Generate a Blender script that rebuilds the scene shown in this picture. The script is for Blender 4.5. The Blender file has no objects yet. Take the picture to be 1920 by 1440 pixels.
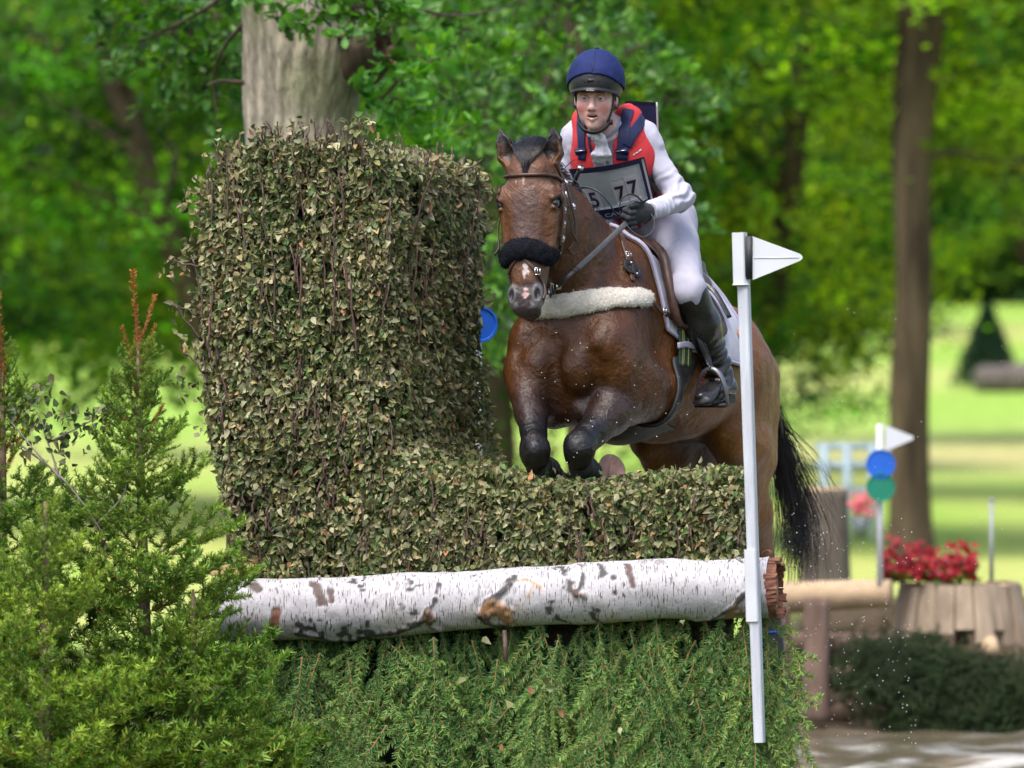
import bpy, bmesh, math, random
import numpy as np
from mathutils import Vector, Matrix
from mathutils.bvhtree import BVHTree

random.seed(7)
RNG = np.random.default_rng(11)
scene = bpy.context.scene
COL = scene.collection

# ------------------------------------------------------------------ camera, sky, sun, exposure
CAM_D, CAM_H, FPX = 20.0, 1.66, 10000.0        # metres to the subject, eye height, focal length in photo pixels
cam_d = bpy.data.cameras.new("camera")
cam = bpy.data.objects.new("camera", cam_d)
COL.objects.link(cam)
cam.location = (0, -CAM_D, CAM_H)
cam.rotation_euler = (math.radians(90), 0, 0)
cam_d.sensor_width = 36.0
cam_d.lens = 187.5
cam_d.clip_start = 0.5
cam_d.clip_end = 2000
cam_d.dof.use_dof = True
cam_d.dof.focus_distance = 19.85
cam_d.dof.aperture_fstop = 2.8
scene.camera = cam

SUN_EL, SUN_AZ = 62.0, -28.0                   # degrees; azimuth from the camera's back, negative = left
world = bpy.data.worlds.new("World")
scene.world = world
world.use_nodes = True
wn = world.node_tree.nodes
wn.clear()
w_out = wn.new("ShaderNodeOutputWorld")
w_bg = wn.new("ShaderNodeBackground")
w_sky = wn.new("ShaderNodeTexSky")
w_sky.sky_type = 'NISHITA'
w_sky.sun_disc = False
w_sky.sun_elevation = math.radians(SUN_EL)
w_sky.sun_rotation = math.radians(180 + SUN_AZ * -1)
w_sky.air_density = 1.0
w_sky.dust_density = 4.0
w_sky.ozone_density = 0.6
w_bg.inputs[1].default_value = 0.15
world.node_tree.links.new(w_sky.outputs[0], w_bg.inputs[0])
world.node_tree.links.new(w_bg.outputs[0], w_out.inputs[0])

sun_d = bpy.data.lights.new("sun", 'SUN')
sun_d.energy = 1.6
sun_d.angle = math.radians(34)
sun_d.color = (1.0, 0.98, 0.95)
sun = bpy.data.objects.new("sun", sun_d)
COL.objects.link(sun)
_a, _e = math.radians(SUN_AZ), math.radians(SUN_EL)
_dir = Vector((math.sin(_a) * math.cos(_e), -math.cos(_a) * math.cos(_e), math.sin(_e)))   # towards the sun
sun.rotation_euler = _dir.to_track_quat('Z', 'Y').to_euler()

scene.view_settings.view_transform = 'Standard'
scene.view_settings.look = 'None'
scene.view_settings.gamma = 1.0
scene.view_settings.use_curve_mapping = False
scene.view_settings.exposure = 1.0
scene.render.engine = 'CYCLES'
scene.cycles.use_denoising = True
scene.cycles.max_bounces = 7
scene.cycles.diffuse_bounces = 4
scene.cycles.glossy_bounces = 3
scene.cycles.transmission_bounces = 6
scene.cycles.transparent_max_bounces = 6
scene.cycles.caustics_reflective = False
scene.cycles.caustics_refractive = False

# ------------------------------------------------------------------ small helpers
def P(px, py, Y=0.0):
    """a point of the place seen at photo position (px, py), Y metres behind the jump"""
    d = CAM_D + Y
    return np.array(((px - 960) * d / FPX, Y, CAM_H + (720 - py) * d / FPX))

def unit(v):
    v = np.asarray(v, float)
    return v / max(np.linalg.norm(v), 1e-9)

def link(o, parent=None):
    COL.objects.link(o)
    if parent is not None:
        o.parent = parent
    return o

def empty(name, loc=(0, 0, 0), label=None, cat=None, group=None):
    o = bpy.data.objects.new(name, None)
    o.empty_display_size = 0.1
    o.location = loc
    COL.objects.link(o)
    tag(o, label, cat, group)
    return o

def tag(o, label=None, cat=None, group=None, kind=None):
    if label: o["label"] = label
    if cat: o["category"] = cat
    if group: o["group"] = group
    if kind: o["kind"] = kind
    return o

def mesh_np(name, V, F, smooth=True, sizes=None):
    """fast mesh from numpy; F is an (n,k) array, or a list of such arrays"""
    V = np.asarray(V, np.float32)
    Fs = F if isinstance(F, (list, tuple)) else [F]
    Fs = [np.asarray(f, np.int32) for f in Fs if len(f)]
    me = bpy.data.meshes.new(name)
    me.vertices.add(len(V))
    me.vertices.foreach_set("co", V.ravel())
    nl = sum(f.size for f in Fs)
    npoly = sum(len(f) for f in Fs)
    me.loops.add(nl)
    me.loops.foreach_set("vertex_index", np.concatenate([f.ravel() for f in Fs]))
    me.polygons.add(npoly)
    starts, pos = [], 0
    for f in Fs:
        starts.append(pos + np.arange(len(f)) * f.shape[1])
        pos += f.size
    me.polygons.foreach_set("loop_start", np.concatenate(starts).astype(np.int32))
    me.update(calc_edges=True)
    me.polygons.foreach_set("use_smooth", np.full(npoly, smooth))
    me.validate()
    return me

def set_col(me, C, name="Col"):
    C = np.asarray(C, np.float32)
    if C.shape[1] == 3:
        C = np.concatenate([C, np.ones((len(C), 1), np.float32)], 1)
    at = me.color_attributes.new(name, 'FLOAT_COLOR', 'POINT')
    at.data.foreach_set("color", C.ravel())

def obj(name, me, mat=None, parent=None, loc=None):
    o = bpy.data.objects.new(name, me)
    if mat is not None and len(me.materials) == 0:
        me.materials.append(mat)
    COL.objects.link(o)
    if parent is not None:
        o.parent = parent
        if loc is None:
            # parents only ever carry a translation; keep world coordinates of the mesh
            o.location = -Vector(world_loc(parent))
    if loc is not None:
        o.location = loc
    return o

def world_loc(o):
    v = Vector(o.location)
    p = o.parent
    while p is not None:
        v = v + Vector(p.location)
        p = p.parent
    return v

class MB:
    """mesh builder: collects verts / quads / tris and per-vertex colours"""
    def __init__(s):
        s.V, s.Q, s.T, s.C, s.n = [], [], [], [], 0
    def add(s, V, Q=None, T=None, C=None):
        V = np.asarray(V, float).reshape(-1, 3)
        if Q is not None and len(Q): s.Q.append(np.asarray(Q) + s.n)
        if T is not None and len(T): s.T.append(np.asarray(T) + s.n)
        s.V.append(V)
        if C is not None:
            C = np.asarray(C, float)
            s.C.append(np.tile(C, (len(V), 1)) if C.ndim == 1 else C)
        s.n += len(V)
        return s
    def tube(s, pts, rad, n=6, C=None, cap=True, flat=1.0, up=None):
        pts = np.asarray(pts, float); k = len(pts)
        rad = np.full(k, rad, float) if np.isscalar(rad) else np.asarray(rad, float)
        tan = np.gradient(pts, axis=0)
        tan /= np.maximum(np.linalg.norm(tan, axis=1, keepdims=True), 1e-9)
        ref = np.array(up if up is not None else (0.13, 0.31, 0.94), float)
        a = np.cross(tan, ref); a /= np.maximum(np.linalg.norm(a, axis=1, keepdims=True), 1e-6)
        b = np.cross(tan, a)
        th = np.arange(n) * 2 * math.pi / n
        ring = (np.cos(th)[None, :, None] * a[:, None, :] + flat * np.sin(th)[None, :, None] * b[:, None, :])
        V = (pts[:, None, :] + rad[:, None, None] * ring).reshape(-1, 3)
        i = np.arange(k - 1)[:, None] * n; j = np.arange(n)[None, :]; j2 = (j + 1) % n
        Q = np.stack([i + j, i + j2, i + n + j2, i + n + j], -1).reshape(-1, 4)
        T = []
        if cap:
            V = np.concatenate([V, pts[:1], pts[-1:]])
            c0, c1 = k * n, k * n + 1
            jj = np.arange(n); jj2 = (jj + 1) % n
            T = np.concatenate([np.stack([np.full(n, c0), jj2, jj], -1),
                                np.stack([np.full(n, c1), (k - 1) * n + jj, (k - 1) * n + jj2], -1)])
        if C is not None and np.ndim(C) == 2:
            C = np.repeat(np.asarray(C), n, axis=0)
            if cap: C = np.concatenate([C, C[:1], C[-1:]])
        return s.add(V, Q, T, C)
    def box(s, c, half, R=None, C=None):
        c = np.asarray(c, float); h = np.asarray(half, float)
        g = np.array([[x, y, z] for x in (-1, 1) for y in (-1, 1) for z in (-1, 1)], float) * h
        if R is not None: g = g @ np.asarray(R, float).T
        Q = [[0, 1, 3, 2], [4, 6, 7, 5], [0, 4, 5, 1], [2, 3, 7, 6], [0, 2, 6, 4], [1, 5, 7, 3]]
        return s.add(g + c, Q, None, C)
    def ribbon(s, pts, nrm, width, thick=0.003, side=None, C=None):
        """a strap: flat band along pts lying on a surface with normals nrm"""
        pts = np.asarray(pts, float); nrm = np.asarray(nrm, float); k = len(pts)
        width = np.full(k, width, float) if np.isscalar(width) else np.asarray(width, float)
        tan = np.gradient(pts, axis=0)
        tan /= np.maximum(np.linalg.norm(tan, axis=1, keepdims=True), 1e-9)
        sd = np.cross(tan, nrm); sd /= np.maximum(np.linalg.norm(sd, axis=1, keepdims=True), 1e-9)
        nn = np.cross(sd, tan)
        w = width[:, None] / 2
        prof = [(-1, 0.0), (-1, 0.75), (-0.72, 1.0), (0.72, 1.0), (1, 0.75), (1, 0.0)]
        V = np.stack([pts + sd * w * x + nn * thick * y for x, y in prof], 1).reshape(-1, 3)
        m = len(prof)
        i = np.arange(k - 1)[:, None] * m; j = np.arange(m)[None, :]; j2 = (j + 1) % m
        Q = np.stack([i + j, i + m + j, i + m + j2, i + j2], -1).reshape(-1, 4)
        e = (k - 1) * m
        Q = np.concatenate([Q, [[0, 1, 2, 5], [2, 3, 4, 5], [e + 5, e + 2, e + 1, e], [e + 5, e + 4, e + 3, e + 2]]])
        return s.add(V, Q, None, C)
    def torus(s, c, R, r, ax, n=14, m=6, sx=1.0, ref=None, C=None):
        ax = unit(ax); a = unit(np.cross(ax, ref if ref is not None else (0.1, 0.2, 0.97))); b = np.cross(ax, a)
        th = np.arange(n) * 2 * math.pi / n
        ctr = c + R * (np.cos(th)[:, None] * a * sx + np.sin(th)[:, None] * b)
        rd = np.cos(th)[:, None] * a + np.sin(th)[:, None] * b
        ph = np.arange(m) * 2 * math.pi / m
        V = (ctr[:, None, :] + r * (np.cos(ph)[None, :, None] * rd[:, None, :] + np.sin(ph)[None, :, None] * ax)).reshape(-1, 3)
        i = np.arange(n)[:, None]; j = np.arange(m)[None, :]
        i2 = (i + 1) % n; j2 = (j + 1) % m
        Q = np.stack([i * m + j, i2 * m + j, i2 * m + j2, i * m + j2], -1).reshape(-1, 4)
        return s.add(V, Q, None, C)
    def ball(s, c, r, n=10, m=7, C=None, R=None):
        r = np.full(3, r, float) if np.isscalar(r) else np.asarray(r, float)
        V = [(0, 0, 1)]
        for i in range(1, m):
            t = math.pi * i / m
            for j in range(n):
                p = 2 * math.pi * j / n
                V.append((math.sin(t) * math.cos(p), math.sin(t) * math.sin(p), math.cos(t)))
        V.append((0, 0, -1)); V = np.array(V) * r
        if R is not None: V = V @ np.asarray(R).T
        T = [[0, 1 + j, 1 + (j + 1) % n] for j in range(n)]
        L = 1 + (m - 2) * n
        T += [[L + (j + 1) % n, L + j, L + n] for j in range(n)]
        Q = [[1 + i * n + j, 1 + (i + 1) * n + j, 1 + (i + 1) * n + (j + 1) % n, 1 + i * n + (j + 1) % n] for i in range(m - 2) for j in range(n)]
        return s.add(V + np.asarray(c), Q, T, C)
    def mesh(s, name, smooth=True):
        V = np.concatenate(s.V)
        me = mesh_np(name, V, [np.concatenate(x) for x in (s.Q, s.T) if x], smooth)
        if s.C: set_col(me, np.concatenate(s.C))
        return me
    def build(s, name, mat, parent=None, smooth=True, loc=None):
        return obj(name, s.mesh(name, smooth), mat, parent, loc)

def catmull(pts, n):
    """smooth curve through the points, n samples"""
    pts = np.asarray(pts, float)
    p = np.concatenate([2 * pts[:1] - pts[1:2], pts, 2 * pts[-1:] - pts[-2:-1]])
    t = np.linspace(0, len(pts) - 1 - 1e-6, n)
    i = t.astype(int); f = (t - i)[:, None]
    a, b, c, d = p[i], p[i + 1], p[i + 2], p[i + 3]
    return 0.5 * (2 * b + (c - a) * f + (2 * a - 5 * b + 4 * c - d) * f ** 2 + (3 * b - a - 3 * c + d) * f ** 3)

# ------------------------------------------------------------------ value noise in numpy (shape detail)
_NT = np.random.default_rng(3).random((32, 32, 32)).astype(np.float32)
def vnoise(p):
    p = np.asarray(p, np.float32)
    i = np.floor(p).astype(np.int32); f = p - i
    f = f * f * (3 - 2 * f)
    i0 = i & 31; i1 = (i + 1) & 31
    x0, y0, z0 = i0[..., 0], i0[..., 1], i0[..., 2]; x1, y1, z1 = i1[..., 0], i1[..., 1], i1[..., 2]
    fx, fy, fz = f[..., 0], f[..., 1], f[..., 2]
    def L(a, b, t): return a + (b - a) * t
    return L(L(L(_NT[x0, y0, z0], _NT[x1, y0, z0], fx), L(_NT[x0, y1, z0], _NT[x1, y1, z0], fx), fy),
             L(L(_NT[x0, y0, z1], _NT[x1, y0, z1], fx), L(_NT[x0, y1, z1], _NT[x1, y1, z1], fx), fy), fz) - 0.5

def sstep(a, b, x):
    t = np.clip((x - a) / (b - a), 0, 1)
    return t * t * (3 - 2 * t)

# ------------------------------------------------------------------ distance-field modelling of bodies and cloth
class Prim:
    """a tapered elliptical segment (or ellipsoid when p0 == p1)"""
    def __init__(s, p0, p1, r0, r1, lat=(1, 0, 0), k=0.03, sub=False, cap=None, disp=None):
        s.p0, s.p1 = np.asarray(p0, float), np.asarray(p1, float)
        s.r0 = (r0, r0) if np.isscalar(r0) else r0
        s.r1 = (r1, r1) if np.isscalar(r1) else r1
        ax = s.p1 - s.p0
        s.L = np.linalg.norm(ax)
        s.ax = ax / s.L if s.L > 1e-6 else unit(np.cross(lat, (0.02, 0.01, 1.0)))
        lat = np.asarray(lat, float); lat = lat - s.ax * lat.dot(s.ax)
        s.lat = unit(lat); s.up = np.cross(s.ax, s.lat)
        s.k, s.sub, s.cap = k, sub, cap
    def bounds(s, g=0.0):
        r = max(max(s.r0), max(s.r1), s.cap or 0) + s.k + g
        return np.minimum(s.p0, s.p1) - r, np.maximum(s.p0, s.p1) + r
    def __call__(s, X):
        v = X - s.p0.astype(np.float32)
        a = v @ s.ax.astype(np.float32)
        t = np.clip(a / s.L, 0, 1) if s.L > 1e-6 else np.zeros_like(a)
        w = s.r0[0] + (s.r1[0] - s.r0[0]) * t
        h = s.r0[1] + (s.r1[1] - s.r0[1]) * t
        c = np.minimum(w, h) if s.cap is None else s.cap
        x = v @ s.lat.astype(np.float32); y = v @ s.up.astype(np.float32); z = a - t * s.L
        k0 = np.sqrt((x / w) ** 2 + (y / h) ** 2 + (z / c) ** 2) + 1e-9
        k1 = np.sqrt((x / w ** 2) ** 2 + (y / h ** 2) ** 2 + (z / c ** 2) ** 2) + 1e-9
        return k0 * (k0 - 1) / k1

def Ell(c, r, ax=(1, 0, 0), up=(0, 0, 1), k=0.03, sub=False):
    """ellipsoid with radii r along ax, (ax x up side), up"""
    ax = unit(ax); up = unit(np.asarray(up, float) - ax * np.dot(up, ax))
    p = Prim(c, c, (r[0], r[1]), (r[0], r[1]), ax, k, sub, cap=r[2])
    p.lat, p.ax = ax, up
    p.up = np.cross(p.ax, p.lat)
    return p

class Field:
    def __init__(s, lo, hi, h):
        s.lo = np.asarray(lo, np.float32); s.h = h
        s.n = np.ceil((np.asarray(hi) - lo) / h).astype(int) + 1
        s.d = np.full(s.n, 0.5, np.float32)
    def coords(s, a, b):
        ax = [s.lo[i] + s.h * np.arange(a[i], b[i], dtype=np.float32) for i in range(3)]
        return np.stack(np.meshgrid(*ax, indexing='ij'), -1)
    def add(s, prims, off=0.0):
        for p in prims:
            lo, hi = p.bounds(0.02 + abs(off))
            a = np.clip(np.floor((lo - s.lo) / s.h).astype(int), 0, s.n); b = np.clip(np.ceil((hi - s.lo) / s.h).astype(int) + 1, 0, s.n)
            if np.any(b <= a): continue
            X = s.coords(a, b)
            q = p(X).astype(np.float32) - off
            sl = tuple(slice(a[i], b[i]) for i in range(3))
            D = s.d[sl]; k = p.k
            if p.sub:
                q = -q
                hh = np.maximum(k - np.abs(D - q), 0) / k
                s.d[sl] = np.maximum(D, q) + hh * hh * k * 0.25
            else:
                hh = np.maximum(k - np.abs(D - q), 0) / k
                s.d[sl] = np.minimum(D, q) - hh * hh * k * 0.25
        return s
    def apply(s, fn):
        """d = fn(d, X) on narrow band"""
        X = s.coords((0, 0, 0), s.n)
        s.d = fn(s.d, X).astype(np.float32)
        return s
    def mesh(s):
        """naive surface nets"""
        d = s.d; n = s.n
        neg = d < 0
        sg = neg.astype(np.int8)
        cnt = sum(sg[i:n[0] - 1 + i, j:n[1] - 1 + j, k:n[2] - 1 + k] for i in (0, 1) for j in (0, 1) for k in (0, 1))
        cells = np.argwhere((cnt > 0) & (cnt < 8))
        idx = np.full(n - 1, -1, np.int32)
        idx[cells[:, 0], cells[:, 1], cells[:, 2]] = np.arange(len(cells))
        cd = {}
        for i in (0, 1):
            for j in (0, 1):
                for k in (0, 1):
                    cd[i, j, k] = d[cells[:, 0] + i, cells[:, 1] + j, cells[:, 2] + k]
        acc = np.zeros((len(cells), 3)); num = np.zeros(len(cells))
        cs = list(cd)
        for u in cs:
            for ax in range(3):
                if u[ax] == 0:
                    w = list(u); w[ax] = 1; w = tuple(w)
                    a, b = cd[u], cd[w]
                    m = (a < 0) != (b < 0)
                    t = np.where(m, a / np.where(m, a - b, 1), 0)
                    pt = np.tile(np.array(u, float), (len(cells), 1)); pt[:, ax] += t
                    acc += pt * m[:, None]; num += m
        V = (cells + acc / num[:, None]) * s.h + s.lo
        quads = []
        for ax in range(3):
            b, c = (ax + 1) % 3, (ax + 2) % 3
            sl0 = [slice(None)] * 3; sl1 = [slice(None)] * 3
            sl0[ax] = slice(0, -1); sl1[ax] = slice(1, None)
            m = neg[tuple(sl0)] != neg[tuple(sl1)]
            m2 = m.copy()
            for q in (b, c):
                e = [slice(None)] * 3; e[q] = 0; m2[tuple(e)] = False
                e[q] = -1; m2[tuple(e)] = False
            e = np.argwhere(m2)
            if len(e) == 0: continue
            flip = neg[tuple(e.T)]
            def at(db, dc):
                z = e.copy(); z[:, b] -= db; z[:, c] -= dc
                return idx[z[:, 0], z[:, 1], z[:, 2]]
            q4 = np.stack([at(0, 0), at(1, 0), at(1, 1), at(0, 1)], -1)
            q4[~flip] = q4[~flip][:, ::-1]
            quads.append(q4)
        F = np.concatenate(quads)
        F = F[(F >= 0).all(1)]
        return V, F

def sdf_mesh(prims, h, off=0.0, lo=None, hi=None, fn=None):
    pos = [p for p in prims if not p.sub]
    if lo is None:
        lo = np.min([p.bounds()[0] for p in pos], 0) - 2 * h - abs(off)
        hi = np.max([p.bounds()[1] for p in pos], 0) + 2 * h + abs(off)
    f = Field(lo, hi, h).add(prims, off)
    if fn: f.apply(fn)
    return f.mesh()

def crop(V, F, keep):
    """keep faces all of whose vertices satisfy keep"""
    F = F[keep[F].all(1)]
    u, inv = np.unique(F, return_inverse=True)
    return V[u], inv.reshape(F.shape), u

def bvh(V, F):
    return BVHTree.FromPolygons([tuple(v) for v in V], [tuple(f) for f in F.tolist()])

EYE = np.array((0, -CAM_D, CAM_H))
def cast(tree, px, py, lift=0.0):
    """where the line of sight through (px, py) meets a surface: point, normal"""
    d = unit(P(px, py, 0) - EYE)
    loc, nrm, i, dist = tree.ray_cast(Vector(EYE), Vector(d), 60)
    if loc is None: return None
    if nrm.dot(Vector(d)) > 0: nrm = -nrm
    return np.array(loc) + np.array(nrm) * lift, np.array(nrm)

def drape(tree, pts, n=20, lift=0.001, jump=0.35):
    """a curve through the given photo positions laid on a surface; misses fall to the nearest surface point"""
    c = catmull(np.asarray(pts, float), n)
    out, nn = [], []
    for x, y in c:
        r = cast(tree, x, y, lift)
        if r is None:
            d0 = out[-1][1] if out else 0.0
            loc, nrm, i, _ = tree.find_nearest(Vector(P(x, y, d0)))
            r = (np.array(loc) + np.array(nrm) * lift, np.array(nrm))
        out.append(r[0]); nn.append(r[1])
    out, nn = np.array(out), np.array(nn)
    med = np.median(out[:, 1])
    for i, (x, y) in enumerate(c):
        if abs(out[i, 1] - med) > jump:          # slipped past the edge on to something behind
            loc, nrm, _i, _d = tree.find_nearest(Vector(P(x, y, med)))
            out[i] = np.array(loc) + np.array(nrm) * lift; nn[i] = nrm
    for _ in range(2):
        nn[1:-1] = (nn[:-2] + nn[1:-1] * 2 + nn[2:]) / 4
    nn /= np.linalg.norm(nn, axis=1, keepdims=True)
    return out, nn

def snap(tree, pts, lift=0.001):
    out, nn = [], []
    for p in pts:
        loc, nrm, i, _ = tree.find_nearest(Vector(p))
        out.append(np.array(loc) + np.array(nrm) * lift); nn.append(np.array(nrm))
    nn = np.array(nn)
    for _ in range(2):
        nn[1:-1] = (nn[:-2] + nn[1:-1] * 2 + nn[2:]) / 4
    nn /= np.linalg.norm(nn, axis=1, keepdims=True)
    return np.array(out), nn

# ------------------------------------------------------------------ materials
def mat(name, col=(0.5, 0.5, 0.5), rough=0.6, col2=None, nscale=8.0, attr=False, bump=0.0, bscale=60.0,
        metal=0.0, spec=0.5, sheen=0.0, transl=0.0, var=0.0, rvar=0.0, coat=0.0, stretch=None, detail=6.0, attr_noise=0.25, sss=0.0):
    m = bpy.data.materials.new(name)
    m.use_nodes = True
    nt = m.node_tree; N = nt.nodes; L = nt.links
    N.clear()
    out = N.new("ShaderNodeOutputMaterial")
    bs = N.new("ShaderNodeBsdfPrincipled")
    bs.inputs["Roughness"].default_value = rough
    bs.inputs["Metallic"].default_value = metal
    bs.inputs["Specular IOR Level"].default_value = spec
    bs.inputs["Sheen Weight"].default_value = sheen
    bs.inputs["Coat Weight"].default_value = coat
    bs.inputs["Coat Roughness"].default_value = 0.2
    if sss:
        bs.inputs["Subsurface Weight"].default_value = sss
        bs.inputs["Subsurface Radius"].default_value = (0.012, 0.004, 0.002)
        bs.inputs["Subsurface Scale"].default_value = 0.5
    tc = N.new("ShaderNodeTexCoord")
    co = tc.outputs["Object"]
    if stretch:
        mp = N.new("ShaderNodeMapping"); mp.inputs["Scale"].default_value = stretch
        L.new(co, mp.inputs["Vector"]); co = mp.outputs["Vector"]
    nz = N.new("ShaderNodeTexNoise"); nz.inputs["Scale"].default_value = nscale
    nz.inputs["Detail"].default_value = detail; nz.inputs["Roughness"].default_value = 0.6
    L.new(co, nz.inputs["Vector"])
    if attr:
        at = N.new("ShaderNodeVertexColor"); at.layer_name = "Col"
        mr = N.new("ShaderNodeMapRange")
        mr.inputs["From Min"].default_value = 0.3; mr.inputs["From Max"].default_value = 0.7
        mr.inputs["To Min"].default_value = 1 - attr_noise; mr.inputs["To Max"].default_value = 1 + attr_noise
        L.new(nz.outputs["Fac"], mr.inputs["Value"])
        mx = N.new("ShaderNodeMix"); mx.data_type = 'RGBA'; mx.blend_type = 'MULTIPLY'
        mx.inputs["Factor"].default_value = 1.0
        L.new(at.outputs["Color"], mx.inputs["A"]); L.new(mr.outputs["Result"], mx.inputs["B"])
        col_out = mx.outputs["Result"]
    else:
        rp = N.new("ShaderNodeValToRGB")
        c2 = col2 if col2 is not None else tuple(c * 0.75 for c in col)
        rp.color_ramp.elements[0].position = 0.35; rp.color_ramp.elements[1].position = 0.65
        rp.color_ramp.elements[0].color = (*c2, 1); rp.color_ramp.elements[1].color = (*col, 1)
        L.new(nz.outputs["Fac"], rp.inputs["Fac"])
        col_out = rp.outputs["Color"]
    if var:
        oi = N.new("ShaderNodeObjectInfo")
        hs = N.new("ShaderNodeHueSaturation")
        m1 = N.new("ShaderNodeMapRange"); m1.inputs["To Min"].default_value = 1 - var; m1.inputs["To Max"].default_value = 1 + var
        L.new(oi.outputs["Random"], m1.inputs["Value"]); L.new(m1.outputs["Result"], hs.inputs["Value"])
        m2 = N.new("ShaderNodeMapRange"); m2.inputs["To Min"].default_value = 0.5 + var * 0.06; m2.inputs["To Max"].default_value = 0.5 - var * 0.06
        L.new(oi.outputs["Random"], m2.inputs["Value"]); L.new(m2.outputs["Result"], hs.inputs["Hue"])
        L.new(col_out, hs.inputs["Color"]); col_out = hs.outputs["Color"]
    L.new(col_out, bs.inputs["Base Color"])
    if rvar:
        m3 = N.new("ShaderNodeMapRange"); m3.inputs["From Min"].default_value = 0.3; m3.inputs["From Max"].default_value = 0.7
        m3.inputs["To Min"].default_value = rough - rvar; m3.inputs["To Max"].default_value = rough + rvar
        nr = N.new("ShaderNodeTexNoise"); nr.inputs["Scale"].default_value = nscale * 0.7; nr.inputs["Detail"].default_value = 4
        L.new(tc.outputs["Object"], nr.inputs["Vector"])
        L.new(nr.outputs["Fac"], m3.inputs["Value"]); L.new(m3.outputs["Result"], bs.inputs["Roughness"])
    if bump:
        nb = N.new("ShaderNodeTexNoise"); nb.inputs["Scale"].default_value = bscale; nb.inputs["Detail"].default_value = 5
        L.new(co, nb.inputs["Vector"])
        bp = N.new("ShaderNodeBump"); bp.inputs["Strength"].default_value = 1.0; bp.inputs["Distance"].default_value = bump
        L.new(nb.outputs["Fac"], bp.inputs["Height"]); L.new(bp.outputs["Normal"], bs.inputs["Normal"])
    surf = bs.outputs["BSDF"]
    if transl:
        tr = N.new("ShaderNodeBsdfTranslucent")
        hs2 = N.new("ShaderNodeHueSaturation"); hs2.inputs["Saturation"].default_value = 1.12; hs2.inputs["Value"].default_value = 1.35
        L.new(col_out, hs2.inputs["Color"]); L.new(hs2.outputs["Color"], tr.inputs["Color"])
        ms = N.new("ShaderNodeMixShader"); ms.inputs["Fac"].default_value = transl
        L.new(surf, ms.inputs[1]); L.new(tr.outputs["BSDF"], ms.inputs[2]); surf = ms.outputs[0]
    L.new(surf, out.inputs["Surface"])
    m["bsdf"] = bs.name
    return m
# ================================================================== setting: ground, water
def ground_z(x, y):
    x = np.asarray(x, float); y = np.asarray(y, float)
    z = np.where(y > 32, (y - 32) * .020, 0.0)
    z = z + np.where(y > 70, (y - 70) * .016, 0.0)
    z = z + .10 * vnoise(np.stack([x * .08, y * .08, 0 * x], -1)) * sstep(12, 40, y)
    pond = sstep(.6, 1.6, x) * sstep(.6, 2.2, y) * sstep(11.2, 10.5, y + .15 * np.sin(x * 2.1))
    pond = np.maximum(pond, sstep(2.2, 3.0, y) * sstep(11.2, 10.5, y + .15 * np.sin(x * 2.1)) * sstep(-.8, .4, x))
    bank = sstep(1.2, 1.7, x) * sstep(10.15, 10.35, y) * sstep(13.5, 11.5, y)
    return (z - .65 * pond) * (1 - bank) + .40 * bank
xs = np.concatenate([np.linspace(-260, -16, 40), np.linspace(-15, 15, 121), np.linspace(16, 260, 40)])
ys = np.concatenate([np.linspace(-40, -2, 20), np.linspace(-1.5, 14, 156), np.linspace(15, 60, 46), np.linspace(65, 500, 60)])
GX, GY = np.meshgrid(xs, ys, indexing='ij')
GZ = ground_z(GX, GY)
nx, ny = len(xs), len(ys)
i = np.arange(nx - 1)[:, None] * ny; j = np.arange(ny - 1)[None]
me = mesh_np("ground", np.stack([GX, GY, GZ], -1).reshape(-1, 3), np.stack([i + j, i + ny + j, i + ny + j + 1, i + j + 1], -1).reshape(-1, 4))
# grass: green and straw patches, a bare tan strip, mud by the water
fx = GX.ravel(); fy = GY.ravel()
w1 = vnoise(np.stack([fx * .13, fy * .05, 0 * fx], -1)); w2 = vnoise(np.stack([fx * .5, fy * .22, 0 * fx + 4], -1))
GR = np.array((.245, .385, .062)); ST = np.array((.400, .420, .130)); TAN = np.array((.440, .340, .190)); MUD = np.array((.085, .065, .042))
Cg = GR + (ST - GR) * sstep(-.12, .30, w1 + .5 * w2)[:, None] * .8
bare = np.exp(-((fy - 62 - 6 * w1) / 9.0) ** 2) * sstep(2.0, 5.0, fx) + .8 * np.exp(-((fy - 60) / 8.0) ** 2) * sstep(-2.5, -4.0, fx) * .2
Cg = Cg + (TAN - Cg) * np.clip(bare + .15 * w2, 0, 1)[:, None] * .55
mud = sstep(11.6, 10.6, fy) * sstep(-1, 0, fy + fx * 0)
Cg = Cg + (MUD - Cg) * mud[:, None]
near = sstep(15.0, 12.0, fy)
Cg = Cg + (np.array((.055, .065, .022)) - Cg) * (near * (1 - mud * sstep(1.0, 2.0, fy)))[:, None]      # near ground coloured darker to cut light bounced up under the horse
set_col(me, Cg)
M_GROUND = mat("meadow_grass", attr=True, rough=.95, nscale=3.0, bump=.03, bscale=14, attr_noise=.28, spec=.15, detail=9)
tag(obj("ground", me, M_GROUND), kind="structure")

# water with a stirred-up surface
wx = np.linspace(-1.2, 14, 150); wy = np.linspace(.8, 11.4, 150)
WX, WY = np.meshgrid(wx, wy, indexing='ij')
wv = np.stack([WX * 3.4, WY * 1.5, 0 * WX], -1)
WZ = -.22 + .050 * vnoise(wv) + .025 * vnoise(wv * 2.7 + 3) + .012 * vnoise(wv * 6.1 + 9)
nx, ny = WX.shape
i = np.arange(nx - 1)[:, None] * ny; j = np.arange(ny - 1)[None]
me = mesh_np("water", np.stack([WX, WY, WZ], -1).reshape(-1, 3), np.stack([i + j, i + ny + j, i + ny + j + 1, i + j + 1], -1).reshape(-1, 4))
fo = vnoise(wv * 1.6 + 20) + .7 * vnoise(wv * 5 + 2) + .4 * vnoise(wv * 11 + 5)
foam = sstep(-.02, .30, fo) * sstep(1.0, 1.8, WX) * sstep(9.5, 6.0, WY)
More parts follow.
